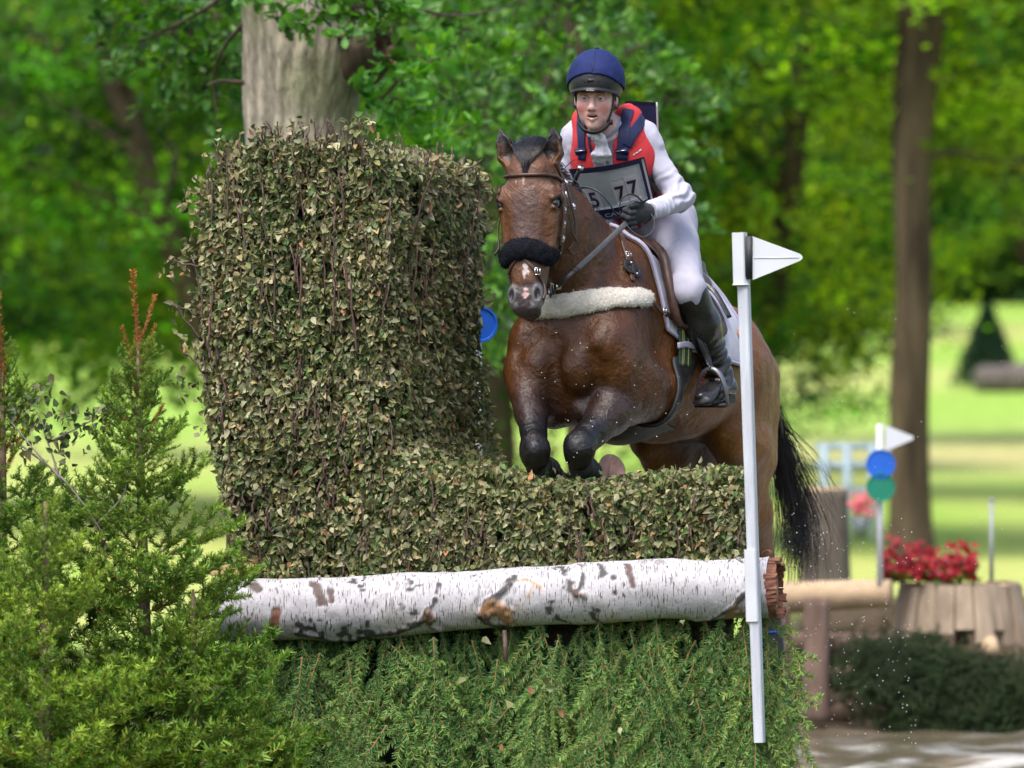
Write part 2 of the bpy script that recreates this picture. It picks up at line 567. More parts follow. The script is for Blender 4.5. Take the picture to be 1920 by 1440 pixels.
Cw = np.array((.155, .130, .085)) + (np.array((.78, .77, .74)) - np.array((.155, .130, .085))) * foam.ravel()[:, None] * .95
set_col(me, Cw)
M_WATER = mat("muddy_water", attr=True, rough=.10, nscale=6, attr_noise=.15, spec=.6, bump=.010, bscale=9)
tag(obj("water", me, M_WATER), kind="structure")
# ================================================================== trees
def rand_rot(n, normal=None, spread=.6, rng=RNG):
    """n random frames whose third axis scatters round `normal`"""
    z = rng.normal(0, 1, (n, 3)) if normal is None else np.asarray(normal) + rng.normal(0, spread, (n, 3))
    z /= np.linalg.norm(z, axis=1, keepdims=True)
    x = rng.normal(0, 1, (n, 3)); x -= z * (x * z).sum(1, keepdims=True); x /= np.linalg.norm(x, axis=1, keepdims=True)
    return np.stack([x, np.cross(z, x), z], 2)
def frames(x, z):
    """frames with first axis along x and third near z"""
    x = x / np.linalg.norm(x, axis=1, keepdims=True)
    z = z - x * (x * z).sum(1, keepdims=True); z = z / np.maximum(np.linalg.norm(z, axis=1, keepdims=True), 1e-6)
    return np.stack([x, np.cross(z, x), z], 2)
def scatter(tv, tf, pos, R, sc, col, tcol=None):
    """copies of a small leaf (tv verts, tf faces) -> verts, faces, colours"""
    n, m = len(pos), len(tv)
    sc = np.broadcast_to(np.asarray(sc, float), (n,))
    V = np.einsum('nij,mj->nmi', R, tv) * sc[:, None, None] + pos[:, None]
    F = (tf[None] + (np.arange(n) * m)[:, None, None]).reshape(-1, tf.shape[1])
    C = np.repeat(col, m, 0) if tcol is None else (col[:, None] * tcol[None]).reshape(-1, 3)
    return V.reshape(-1, 3), F, C

# lobed oak leaf with a folded midrib
_prof = [(0, .0), (.14, .05), (.24, .17), (.33, .11), (.45, .26), (.56, .15), (.68, .29), (.80, .17), (.91, .16), (1.0, .0)]
tv = []
for a, w in _prof:
    tv += [(a, 0, -.10 * math.sin(a * 3) - .0), (a + .03, w, .35 * w - .10 * math.sin(a * 3)), (a + .03, -w, .35 * w - .10 * math.sin(a * 3))]
OAK_V = np.array(tv); f_ = []
for k in range(len(_prof) - 1):
    f_ += [[3 * k, 3 * k + 3, 3 * k + 4, 3 * k + 1], [3 * k, 3 * k + 2, 3 * k + 5, 3 * k + 3]]
OAK_F = np.array(f_)
# plain leaf of two facets for crowns that are far out of focus
FAR_V = np.array([(0, 0, 0), (.5, .32, .06), (1, 0, -.05), (.5, -.32, .06)]); FAR_F = np.array([[0, 2, 1], [0, 3, 2]])

M_LEAF = mat("tree_leaves", attr=True, rough=.5, nscale=2.0, attr_noise=.18, transl=.58, spec=.35)
M_OAKLEAF = mat("oak_leaves", attr=True, rough=.45, nscale=4.0, attr_noise=.15, transl=.38, spec=.4)
M_BARK = mat("grey_brown_bark", (.115, .090, .062), .95, (.045, .036, .026), nscale=7, bump=.02, bscale=11, stretch=(1, 1, .18), spec=.2)
M_BARKD = mat("dark_bark", (.085, .062, .042), .95, (.035, .026, .020), nscale=5, bump=.02, bscale=9, stretch=(1, 1, .2), spec=.2)

def leaf_cols(n, dark, light, bias=1.0, rng=RNG):
    t = rng.random(n)[:, None] ** bias
    c = np.asarray(dark) + (np.asarray(light) - np.asarray(dark)) * t
    return np.clip(c * rng.uniform(.8, 1.2, (n, 1)), 0, 1)

def crown_mesh(name, seed, rx, rz, nclump, per, leaf, dark, light, hollow=.45):
    rng = np.random.default_rng(seed)
    d = rng.normal(0, 1, (nclump, 3)); d /= np.linalg.norm(d, axis=1, keepdims=True)
    r = hollow + (1 - hollow) * rng.random(nclump) ** .6
    lump = 1 + .45 * vnoise(d * 1.7 + seed)                        # uneven outline
    c = d * (r * lump)[:, None] * np.array((rx, rx, rz))
    cs = rng.uniform(.22, .55, nclump) * rx / 3.2
    cc = leaf_cols(nclump, dark, light, 1.6, rng) * np.exp(rng.normal(-.08, .55, (nclump, 1)))
    yel = rng.random(nclump) < .10; cc[yel] = cc[yel] * np.array((1.7, 1.35, .8))
    P_ = (c[:, None] + rng.normal(0, 1, (nclump, per, 3)) * cs[:, None, None] * np.array((1, 1, .42))).reshape(-1, 3)
    n = len(P_)
    col = np.repeat(cc, per, 0) * rng.uniform(.75, 1.25, (n, 1))
    R = rand_rot(n, (0, 0, 1), .55, rng)
    V, F, C = scatter(FAR_V, FAR_F, P_, R, leaf * rng.uniform(.7, 1.3, n), col)
    me = mesh_np(name, V, F, smooth=False); set_col(me, C)
    me.materials.append(M_LEAF)
    return me, c

def trunk_mesh(name, pts, rad, n=14, rough=.06, limbs=()):
    mb = MB()
    c = catmull(pts, 26); r = np.interp(np.linspace(0, 1, 26), np.linspace(0, 1, len(rad)), rad)
    mb.tube(c, r, n)
    for lp, lr in limbs:
        cc = catmull(lp, 10); mb.tube(cc, np.linspace(lr, lr * .25, 10), 7)
    V = np.concatenate(mb.V); V += (vnoise(V * np.array((5, 5, 1.2))) * rough)[:, None] * np.array((1, 1, 0)); mb.V = [V]
    return mb.mesh(name)

DKG, MDG, LTG, YLG = (.022, .085, .012), (.075, .210, .020), (.270, .440, .026), (.440, .560, .036)
BLG = (.030, .110, .045)
CR = {}
CR['mid'], _ = crown_mesh("crown_mid", 1, 3.2, 3.4, 210, 62, .16, DKG, LTG)
CR['mid2'], _ = crown_mesh("crown_mid2", 2, 3.0, 3.2, 200, 62, .15, DKG, YLG)
CR['dark'], _ = crown_mesh("crown_dark", 3, 3.2, 3.4, 210, 66, .15, (.015, .060, .010), MDG)
CR['far'], _ = crown_mesh("crown_far", 4, 4.6, 6.0, 420, 60, .24, (.035, .110, .055), (.15, .31, .085), .35)  # paler, bluer leaf colours: distance haze painted into the far crowns

def tree(name, label, cpx, Y, zc, crown, sc=(1, 1, 1), rot=0.0, tr=.16, group="trees behind the jump", tpx=None, cat="tree"):
    """cpx: where the crown hangs; tpx: where the trunk stands"""
    d = CAM_D + Y; px = cpx if tpx is None else tpx; lean = (cpx - px) * d / FPX; x = (px - 960) * d / FPX; gz = float(ground_z(x, Y))
    t = empty(name, (x, Y, gz), label, cat, group)
    c = bpy.data.objects.new("crown", CR[crown]); COL.objects.link(c); c.parent = t
    c.location = (lean, 0, zc - gz); c.scale = sc; c.rotation_euler = (0, 0, rot); c["kind"] = "stuff"
    h = zc - gz
    limbs = []
    rg = random.Random(int(px))
    for k in range(7):
        a = rg.uniform(0, 6.28); z0 = h * rg.uniform(.55, 1.0); L = rg.uniform(1.2, 2.4) * sc[0]
        limbs.append(([(lean * z0 / h, 0, z0), (lean * z0 / h + math.cos(a) * L * .5, math.sin(a) * L * .5, z0 + .5), (lean + math.cos(a) * L, math.sin(a) * L, z0 + 1.0)], tr * .4))
    me = trunk_mesh("trunk", [(0, 0, -.2), (0, 0, .3), (lean * .5, 0, h * .5), (lean, 0, h), (lean * 1.2, 0, h + 2.2 * sc[2])], [tr * 1.45, tr * 1.1, tr, tr * .85, tr * .3], 10, tr * .3, limbs)
    o = obj("trunk", me, M_BARKD, t, loc=(0, 0, 0))
    return t

# far tree wall closing the meadow
far = [(-40, 128, 7.4, 1.05), (120, 136, 7.6, 1.1), (270, 128, 7.2, 1.0), (430, 134, 7.8, 1.1), (600, 130, 7.6, 1.1), (780, 134, 7.6, 1.05), (950, 130, 7.4, 1.1),
       (1120, 138, 7.6, 1.1), (1290, 132, 7.8, 1.1), (1440, 140, 8.0, 1.1), (1575, 178, 9.6, 1.25), (1690, 186, 10.2, 1.3), (1810, 182, 9.8, 1.25), (1930, 186, 10.2, 1.3), (2050, 180, 10, 1.3)]
names = ["first", "second", "third", "fourth", "fifth", "sixth", "seventh", "eighth", "ninth", "tenth", "eleventh", "twelfth", "thirteenth", "fourteenth", "fifteenth"]
for k, (px, Y, zc, s) in enumerate(far):
    tree("broadleaf_tree", "blurred dark green tree in the far row, %s from the left edge" % names[k], px, Y, zc, 'far', (s, s, s * .95), k * 1.3, .25, "far row of trees across the meadow")
for k in range(9):                                                   # the row goes on past both edges of the picture
    for sg, lab in ((-1, "dark green far tree past the picture's left edge, %s counting outward" % names[k]), (1, "dark green far tree past the picture's right edge, %s counting outward" % names[k])):
        px = (-200 - 165 * k) if sg < 0 else (2180 + 150 * k)
        tree("broadleaf_tree", lab, px, (130 if sg < 0 else 178) + 7 * math.sin(k * 1.9), 8.0 if sg < 0 else 10.0, 'far', (1.15, 1.15, 1.1), k * 2.1 + sg, .25, "far trees past the left edge" if sg < 0 else "far trees past the right edge")
# undergrowth filling the foot of the far row
for k, px in enumerate(range(-30, 1560, 145)):
    Y = 124 + 3 * math.sin(k * 2.3); x = (px - 960) * (CAM_D + Y) / FPX; gz = float(ground_z(x, Y))
    o = bpy.data.objects.new("bush", CR['dark']); COL.objects.link(o); o.location = (x, Y, gz + 1.0); o.scale = (.62, .5, .42); o.rotation_euler = (0, 0, k * 1.7)
    tag(o, "low dark bush at the foot of the far trees, %s from the left" % ["first", "second", "third", "fourth", "fifth", "sixth", "seventh", "eighth", "ninth", "tenth", "eleventh"][k], "bush", "bushes along the far edge of the meadow")

# nearer trees
tree("broadleaf_tree", "bright green leafy tree at the far left of the picture", 20, 42, 5.0, 'mid', (.95, .9, 1.0), .3, .20, tpx=-260)
tree("broadleaf_tree", "dark leafy tree hanging low over the left meadow", 215, 36, 4.9, 'dark', (.80, .8, .90), 1.9, .16, tpx=520)
tree("broadleaf_tree", "yellow-green lit tree behind the tall hedge's left shoulder", 350, 60, 5.6, 'mid2', (.95, .9, 1.0), 2.7, .20, tpx=600)
tree("broadleaf_tree", "dense green tree directly behind the oak trunk", 640, 40, 5.0, 'mid', (1.0, .9, 1.1), 4.1, .20, tpx=620)
tree("broadleaf_tree", "dense dark tree behind the horse's head", 930, 33, 4.0, 'dark', (.85, .8, .95), 5.1, .18)
tree("broadleaf_tree", "sunlit green tree with dark straight trunk right of the rider", 1268, 46, 5.8, 'mid', (.85, .85, 1.05), .9, .15)
tree("broadleaf_tree", "bright yellow-green bushy tree left of the bare brown trunk", 1500, 34, 4.6, 'mid2', (.72, .75, .92), 3.4, .13, tpx=1395)
tree("broadleaf_tree", "dark green tree low behind the white flag", 1420, 55, 3.6, 'dark', (.82, .8, .82), .2, .15)
tree("broadleaf_tree", "light green tree overhanging the upper right corner", 1900, 44, 7.0, 'mid2', (.95, .9, .95), 1.2, .18, tpx=2120)
tree("broadleaf_tree", "loose dull green tree behind the bare trunk on the right", 1800, 66, 6.4, 'mid', (.85, .9, .80), 2.2, .18, tpx=2080)

# the straight brown trunk on the right with its crown above the frame
Yb = 30.0
RT = empty("broadleaf_tree", (3.70, Yb, float(ground_z(3.7, Yb))), "tall bare brown tree trunk at right with crown overhead", "tree", "trees behind the jump")
base = RT.location
pts = [P(1708, 1075, Yb), P(1706, 980, Yb), P(1704, 800, Yb), P(1714, 520, Yb), P(1712, 250, Yb), P(1730, 30, Yb), P(1752, -300, Yb)]
me = trunk_mesh("trunk", pts, [.27, .205, .185, .165, .180, .225, .19], 24, .05,
                [([P(1718, 170, Yb), P(1704, 40, Yb - .1), P(1690, -40, Yb - .2), P(1600, -140, Yb - .5)], .15), ([P(1725, 300, Yb), P(1790, 285, Yb), P(1900, 305, Yb + .3), P(2000, 290, Yb + .3)], .035)])
obj("trunk", me, mat("brown_ridged_bark", (.105, .078, .050), .95, (.030, .022, .016), nscale=5, bump=.03, bscale=8, stretch=(1, 1, .16), spec=.15), RT)
c = bpy.data.objects.new("crown", CR['mid']); COL.objects.link(c); c.parent = RT; c["kind"] = "stuff"
c.location = (.6, .6, 6.6); c.scale = (1.0, .9, .75)

# ------------------------------------------------------------------ oak behind the hedge
def oak_foliage(name, parent, blobs, seed, leaf=.085, dark=(.028, .105, .016), light=(.110, .270, .026)):
    """leafy sprays: (px, py, Y, radius m, leaves)"""
    rng = np.random.default_rng(seed); mb = MB()
    PP, RR, CC, SS = [], [], [], []
    for (px, py, Y, r, n, *li) in blobs:
        c = P(px, py, Y)
        nt = max(2, n // 9)
        for _ in range(nt):                                     # short twigs each carrying a rosette of leaves
            d = rng.normal(0, 1, 3); d[2] = d[2] * .6 - .05; d /= np.linalg.norm(d)
            tip = c + d * r * rng.uniform(.3, 1.05)
            m = 9
            a = rng.uniform(0, 6.28, m)
            ax = rng.normal(0, .5, 3) + np.array((0, 0, .9)) * .4 + d * .5
            ax /= np.linalg.norm(ax); e1 = np.cross(ax, (.3, .5, .2)); e1 /= np.linalg.norm(e1); e2 = np.cross(ax, e1)
            dirs = np.cos(a)[:, None] * e1 + np.sin(a)[:, None] * e2 + ax * rng.uniform(-.1, .7, (m, 1))
            PP.append(tip + rng.normal(0, .012, (m, 3))); RR.append(frames(dirs, ax + rng.normal(0, .35, (m, 3)) + np.array((0, -.2, .4))))
            k = li[0] if li else 0.0
            CC.append(leaf_cols(m, np.array(dark) * (1 + k), np.array(light) * (1 + k), 1.1, rng)); SS.append(leaf * rng.uniform(.65, 1.2, m))
            mb.tube(catmull([c + rng.normal(0, r * .15, 3), (c + tip) / 2 + rng.normal(0, .02, 3), tip], 5), [.004, .0035, .003, .0025, .002], 4, C=(.10, .075, .05), cap=False)
    V, F, C = scatter(OAK_V, OAK_F, np.concatenate(PP), np.concatenate(RR), np.concatenate(SS), np.concatenate(CC))
    me = mesh_np(name, V, F); set_col(me, C)
    o = obj("foliage", me, M_OAKLEAF, parent); o["kind"] = "stuff"
    o2 = mb.build("twigs", M_BARK, parent); o2["kind"] = "stuff"
    return o

Yo = 5.0
OAK = empty("oak_tree", P(575, 1380, Yo) * np.array((1, 1, 0)), "grey oak trunk standing just behind the tall brush hedge", "tree")
k = 72; m = 64
zz = np.linspace(-.1, 4.2, k); th = np.arange(m) * 2 * math.pi / m
TV = np.zeros((k, m, 3))
for i, z in enumerate(zz):
    py = 720 - (z - CAM_H) * FPX / (CAM_D + Yo)
    lx = np.interp(py, [-300, 0, 120, 250, 700, 1200], [440, 452, 456, 462, 455, 420]); rx_ = np.interp(py, [-300, 0, 60, 120, 190, 250, 700, 1200], [712, 706, 700, 690, 668, 656, 664, 700])
    cx = ((lx + rx_) / 2 - 960) * (CAM_D + Yo) / FPX; r = (rx_ - lx) / 2 * (CAM_D + Yo) / FPX
    TV[i, :, 0] = cx + r * np.cos(th); TV[i, :, 1] = Yo + r * np.sin(th); TV[i, :, 2] = z
nrm = np.stack([np.cos(th), np.sin(th), 0 * th], -1)[None]
arc = np.stack([np.cos(th) * 4.2, np.sin(th) * 4.2, 0 * th], -1)[None] + zz[:, None, None] * np.array((0, 0, 1.7))
ridge = np.abs(vnoise(arc * np.array((2.4, 2.4, 1.0)))) * 2
TV += nrm * (.030 * (ridge - .4) + .012 * vnoise(arc * 4.0))[..., None]
i = np.arange(k - 1)[:, None] * m; j = np.arange(m)[None]; j2 = (j + 1) % m
me = mesh_np("oak_trunk", TV.reshape(-1, 3), np.stack([i + j, i + j2, i + m + j2, i + m + j], -1).reshape(-1, 4))
bk = vnoise(arc.reshape(-1, 3) * np.array((2.4, 2.4, 1.0))); moss = vnoise(TV.reshape(-1, 3) * 2.3 + 6)
Cb = np.array((.33, .295, .225)) * (1 + 0 * bk[:, None]); Cb = Cb * (.45 + .85 * np.clip(np.abs(bk) * 3.2, 0, 1))[:, None]
Cb = Cb + (np.array((.17, .19, .085)) - Cb) * (sstep(-.05, .25, moss) * .65)[:, None]
set_col(me, Cb)
M_OAKBARK = mat("oak_bark", attr=True, rough=.95, nscale=30, bump=.022, bscale=34, attr_noise=.5, stretch=(1, 1, .30), spec=.2)
TRK = obj("trunk", me, M_OAKBARK, OAK)
# torn branch collar on the right, a bent snag and a dead twig
sa, sb = P(668, 118, Yo - .12), P(722, 84, Yo - .30); sx_ = unit(sb - sa); e1 = unit(np.cross(sx_, (0, 0, 1))); e2 = np.cross(e1, sx_)
V = []; rgs = np.random.default_rng(8)
for t, r in ((0, .125), (.3, .105), (.6, .088), (.85, .082), (1.0, .078), (.97, .055), (.75, .035), (.55, .0)):
    for k_ in range(22):
        a = k_ * 2 * math.pi / 22; jag = (rgs.normal(0, .10) if t > .8 else 0)
        V.append(sa + (sb - sa) * (t + jag) + r * (1 + .14 * math.sin(3 * a + 1) + rgs.normal(0, .06)) * (math.cos(a) * e1 + 1.15 * math.sin(a) * e2))
V = np.array(V); i_ = np.arange(7)[:, None] * 22; j_ = np.arange(22)[None]; j2_ = (j_ + 1) % 22
Qs = np.stack([i_ + j_, i_ + j2_, i_ + 22 + j2_, i_ + 22 + j_], -1)
mb = MB(); mb.add(V[:110], Qs[:4].reshape(-1, 4)); st_ = mb.build("branch_stub", M_BARK, OAK)
mb = MB(); mb.add(V[88:], Qs[4:].reshape(-1, 4) - 88); mb.build("torn_wood", mat("torn_wood", (.15, .085, .050), .9, (.05, .032, .024), nscale=24, bump=.02, bscale=30), st_)
mb = MB(); mb.tube(catmull([P(640, 66, Yo - .25), P(652, 66, Yo - .36), P(660, 48, Yo - .40), P(662, 10, Yo - .42), P(668, -60, Yo - .45)], 14), np.linspace(.022, .010, 14), 8); mb.build("limb", M_BARK, OAK)
mb = MB(); mb.tube(catmull([P(462, 156, Yo), P(430, 153, Yo - .1), P(410, 152, Yo - .15), P(388, 160, Yo - .2)], 10), np.linspace(.012, .005, 10), 6); mb.build("dead_twig", M_BARK, OAK)
for pts_ in ([(460, -40, Yo), (380, 20, 6), (300, 60, 6.6), (230, 90, 7)], [(700, 40, Yo), (780, 20, 5.4), (860, 30, 6), (960, 10, 7)], [(690, 200, Yo), (720, 180, 4.8), (770, 130, 4.7), (850, 100, 4.7)],
             [(460, 40, Yo), (420, 90, 5.8), (400, 150, 6.0), (415, 260, 6.0)]):
    mb = MB(); mb.tube(catmull([P(*a) for a in pts_], 14), np.linspace(.014, .004, 14), 7); mb.build("limb", M_BARK, OAK)
blobs = []
for px, py, Y, r, n in [(250, 60, 7.2, .22, 110), (310, 30, 7.0, .26, 150), (300, 120, 6.8, .24, 140), (360, 70, 6.6, .26, 170), (410, 40, 6.2, .24, 150), (390, 130, 6.4, .22, 130), (340, 180, 6.6, .18, 80), (430, 110, 6.0, .16, 80),
                       (440, 200, 6.0, .14, 60), (300, 200, 7, .12, 40), (450, -10, 6, .2, 90), (350, -20, 6.6, .25, 120), (260, 0, 7.2, .25, 110), (430, 250, 6.2, .10, 30)]:
    blobs.append((px, py, Y, r, n, -.15))
for px, py, Y, r, n in [(560, 0, 4.2, .16, 60), (610, 20, 4.2, .14, 60), (660, 15, 4.1, .16, 70), (700, 0, 4.1, .18, 80), (540, 40, 4.25, .08, 22), (730, 25, 4.2, .16, 60), (705, 70, 4.4, .10, 30), (728, 110, 4.45, .07, 20), (575, 45, 4.2, .07, 16), (480, -10, 4.4, .12, 40)]:
    blobs.append((px, py, Y, r, n, .25))
for px, py, Y, r, n in [(700, 165, 4.6, .12, 40), (730, 190, 4.6, .14, 54), (760, 150, 4.7, .10, 30), (790, 110, 4.7, .10, 34), (840, 95, 4.7, .08, 26), (770, 210, 4.8, .12, 36), (700, 220, 4.8, .10, 30), (860, 80, 4.7, .06, 14), (810, 270, 4.9, .10, 34), (860, 250, 5, .10, 30), (730, 260, 4.9, .10, 26)]:
    blobs.append((px, py, Y, r, n, .75))
for px, py, Y, r, n in [(780, 30, 6.5, .3, 130), (860, 50, 6.8, .3, 130), (840, 170, 6.5, .25, 110), (900, 120, 7, .25, 90), (720, 320, 6.5, .2, 60), (780, 330, 6.5, .2, 60), (850, 340, 6.8, .2, 70), (680, 300, 6, .12, 30)]:
    blobs.append((px, py, Y, r, n, .1))
oak_foliage("oak_leaves_mesh", OAK, blobs, 5)

# second, younger oak behind the rider
OAK2 = empty("oak_tree", P(1090, 1260, 12.6) * np.array((1, 1, 0)), "softly blurred young oak directly behind the rider", "tree")
mb = MB(); mb.tube(catmull([P(1090, 1260, 12.6) - (0, 0, .15), P(1088, 700, 12.5), P(1080, 200, 12.3), P(1070, -200, 12.0)], 16), np.linspace(.10, .05, 16), 10); mb.build("trunk", M_BARKD, OAK2)
for pts_ in ([(1080, 300, 12.3), (1180, 240, 10.8), (1300, 300, 9.4)], [(1085, 420, 12.4), (980, 500, 10.8), (910, 560, 9.4)], [(1085, 460, 12.4), (1200, 430, 11.0), (1300, 500, 9.8)]):
    mb = MB(); mb.tube(catmull([P(*a) for a in pts_], 10), np.linspace(.03, .008, 10), 6); mb.build("limb", M_BARKD, OAK2)
rng2 = np.random.default_rng(77); blobs = []
for k in range(96):
    px = rng2.uniform(860, 1330); py = rng2.uniform(-40, 700)
    if px > 1200 and (py > 460 or py < 130): continue
    if 1130 < px and py > 420 and rng2.random() < .5: continue
    blobs.append((px, py, rng2.uniform(8.2, 10.8), rng2.uniform(.18, .34), int(rng2.uniform(40, 100)), rng2.uniform(-.45, .5)))
oak_foliage("young_oak_leaves_mesh", OAK2, blobs, 6, .085, (.026, .095, .020), (.130, .290, .034))
# ================================================================== the horse
TH = math.radians(28)
HF = np.array((-math.sin(TH), -math.cos(TH), 0))      # the way the horse travels
HL = np.array((math.cos(TH), -math.sin(TH), 0))       # its left
HO = np.array((0.17, 0.0, 0.0))
def H(a, l, py):
    """point a metres ahead of the breast, l to the horse's left, at the height seen at photo row py"""
    p = HO + a * HF + l * HL
    p[2] = CAM_H + (720 - py) * (CAM_D + p[1]) / FPX
    return p
UPV = np.array((0, 0, 1.0))
S = lambda p0, p1, r0, r1, lat=HL, k=0.06, sub=False, cap=None: Prim(p0, p1, r0, r1, lat, k, sub, cap)

# head frame: s to the horse's left, d down the face, f out of the face
HP = P(986, 264, -0.26)
_hm = P(982, 598, -0.40)
Hd = unit(_hm - HP)
_hy = math.radians(15)
Hs = np.array((math.cos(_hy), -math.sin(_hy), 0.02)); Hs = unit(Hs - Hd * Hs.dot(Hd))
Hf = np.cross(Hd, Hs)
if Hf[1] > 0: Hf = -Hf
HK = np.linalg.norm(_hm - HP) / 0.665
def HH(s, d, f): return HP + HK * (s * Hs + d * Hd + f * Hf)
def HE(s, d, f, r, k=0.02, sub=False, ax=None, up=None):
    return Ell(HH(s, d, f), (r[0] * HK, r[2] * HK, r[1] * HK), Hs if ax is None else ax, Hd if up is None else up, k, sub)
def HSeg(a, b, r0, r1, k=0.025, sub=False, cap=None):
    return Prim(HH(*a), HH(*b), (r0[0] * HK, r0[1] * HK), (r1[0] * HK, r1[1] * HK), Hs, k, sub, cap)

body = [
    # barrel
    S(H(-.20, 0, 655), H(-.50, 0, 640), (.20, .25), (.245, .355), k=.05),
    S(H(-.50, 0, 640), H(-.90, 0, 672), (.245, .355), (.285, .315), k=.08),
    S(H(-.90, 0, 672), H(-1.20, 0, 706), (.285, .315), (.255, .245), k=.08),
    S(H(-1.20, 0, 706), H(-1.46, 0, 735), (.245, .235), (.17, .19), k=.08),
    # loin and croup
    S(H(-.95, 0, 560), H(-1.30, 0, 630), (.15, .10), (.17, .10), k=.10),
    S(H(-1.25, .09, 640), H(-1.45, .07, 690), (.13, .12), (.11, .12), k=.06),
    S(H(-1.25, -.09, 640), H(-1.45, -.07, 690), (.13, .12), (.11, .12), k=.06),
    # withers
    S(H(-.48, 0, 478), H(-.75, 0, 534), (.055, .08), (.10, .09), k=.10),
    # breast
    S(H(-.16, 0, 600), H(-.14, 0, 735), (.20, .13), (.17, .13), k=.08),
    # neck
    S(P(1112, 536, .26), P(1056, 440, .03), (.145, .245), (.090, .178), k=.09),
    S(P(1056, 440, .03), P(1002, 345, -.19), (.090, .178), (.07, .13), k=.05),
    S(P(1004, 350, -.14), P(1000, 318, -.20), (.06, .10), (.055, .09), k=.04),
]
for sgn in (1, -1):
    body += [
        # shoulder blade, point of shoulder, arm, pectoral
        S(H(-.44, .12 * sgn, 520), H(-.18, .185 * sgn, 655), (.075, .16), (.085, .14), k=.06),
        Ell(H(-.09, .155 * sgn, 648), (.085, .10, .11), HL, UPV, .05),
        Ell(H(-.020, .080 * sgn, 690), (.080, .070, .100), HL, UPV, .035),
        Ell(H(-.12, .078 * sgn, 768), (.072, .11, .075), HL, UPV, .02),
        S(H(-.13, .19 * sgn, 690), H(-.40, .215 * sgn, 735), (.085, .11), (.085, .12), k=.05),
        # ribs to flank
        Ell(H(-.80, .16 * sgn, 690), (.14, .30, .24), HL, UPV, .08),
    ]
body += [S(H(.045, 0, 640), H(.03, 0, 760), (.016, .03), (.018, .03), k=.05, sub=True)]          # groove of the breast
for sgn in (1, -1):
    body += [S(H(.03, .158 * sgn, 668), H(-.02, .150 * sgn, 790), (.012, .03), (.014, .03), k=.045, sub=True)]
# near fore (the horse's left): forearm towards the camera, folded
eL, kL = P(1188, 732, .14), P(1085, 836, -.16)
mL = eL * .55 + kL * .45
body += [S(eL, mL + np.array((0.005, 0, .012)), (.104, .130), (.070, .082), k=.05), S(mL + np.array((0.005, 0, .012)), kL, (.070, .082), (.047, .052), k=.03),
         Ell(kL + np.array((0, -.015, -.012)), (.061, .054, .074), HL, UPV, .02),
         Ell(kL + np.array((-.004, -.05, -.01)), (.034, .028, .04), HL, UPV, .015),
         S(kL + np.array((.004, .0, -.045)), P(1112, 893, .07), (.040, .042), (.030, .032), k=.02),
         Ell(P(1115, 897, .09), (.042, .042, .04), HL, UPV, .02),
         S(P(1115, 897, .09), P(1140, 885, .13), (.034, .034), (.038, .038), k=.02)]
# off fore (the horse's right)
eR, kR = P(990, 712, .13), P(1003, 838, -.15)
mR = eR * .5 + kR * .5
body += [S(eR, mR, (.090, .120), (.058, .070), k=.05), S(mR, kR, (.058, .070), (.046, .050), k=.03),
         Ell(kR + np.array((0, -.012, -.015)), (.061, .054, .074), HL, UPV, .02),
         Ell(kR + np.array((-.004, -.05, -.01)), (.034, .028, .04), HL, UPV, .015),
         S(kR + np.array((.006, .0, -.05)), P(1036, 888, .08), (.040, .042), (.030, .032), k=.02),
         Ell(P(1038, 893, .10), (.042, .042, .04), HL, UPV, .02),
         S(P(1038, 893, .10), P(1052, 902, .16), (.034, .034), (.038, .038), k=.02)]
# hind legs: thigh, gaskin, hock, cannon, fetlock, pastern
hockL, hockR = P(1431, 1062, 1.42), P(1322, 1062, 1.56)
fetL, fetR = P(1452, 1272, 1.36), P(1352, 1262, 1.50)
for sgn, hock, fet in ((1, hockL, fetL), (-1, hockR, fetR)):
    st = H(-1.12, .175 * sgn, 815)
    body += [
        S(H(-1.32, .13 * sgn, 690), H(-1.24, .165 * sgn, 830), (.115, .22), (.095, .18), k=.07),
        S(H(-1.47, .11 * sgn, 720), H(-1.45, .135 * sgn, 860), (.095, .12), (.085, .11), k=.06),
        Ell(st, (.07, .09, .11), HL, UPV, .06),
        S(H(-1.27, .165 * sgn, 850), hock * .55 + H(-1.27, .165 * sgn, 850) * .45, (.085, .155), (.062, .088), k=.06),
        S(H(-1.30, .165 * sgn, 860) * .5 + hock * .5, hock, (.062, .09), (.042, .058), k=.04),
        S(hock + np.array((.015, .05, .05)), hock + np.array((0.005, .03, -.03)), (.03, .03), (.034, .036), k=.03),
        S(hock, fet, (.040, .048), (.029, .034), k=.03),
        Ell(fet, (.040, .046, .045), HL, UPV, .02),
        S(fet, fet + np.array((.028, -.09, -.10)), (.034, .034), (.042, .042), k=.02),
    ]
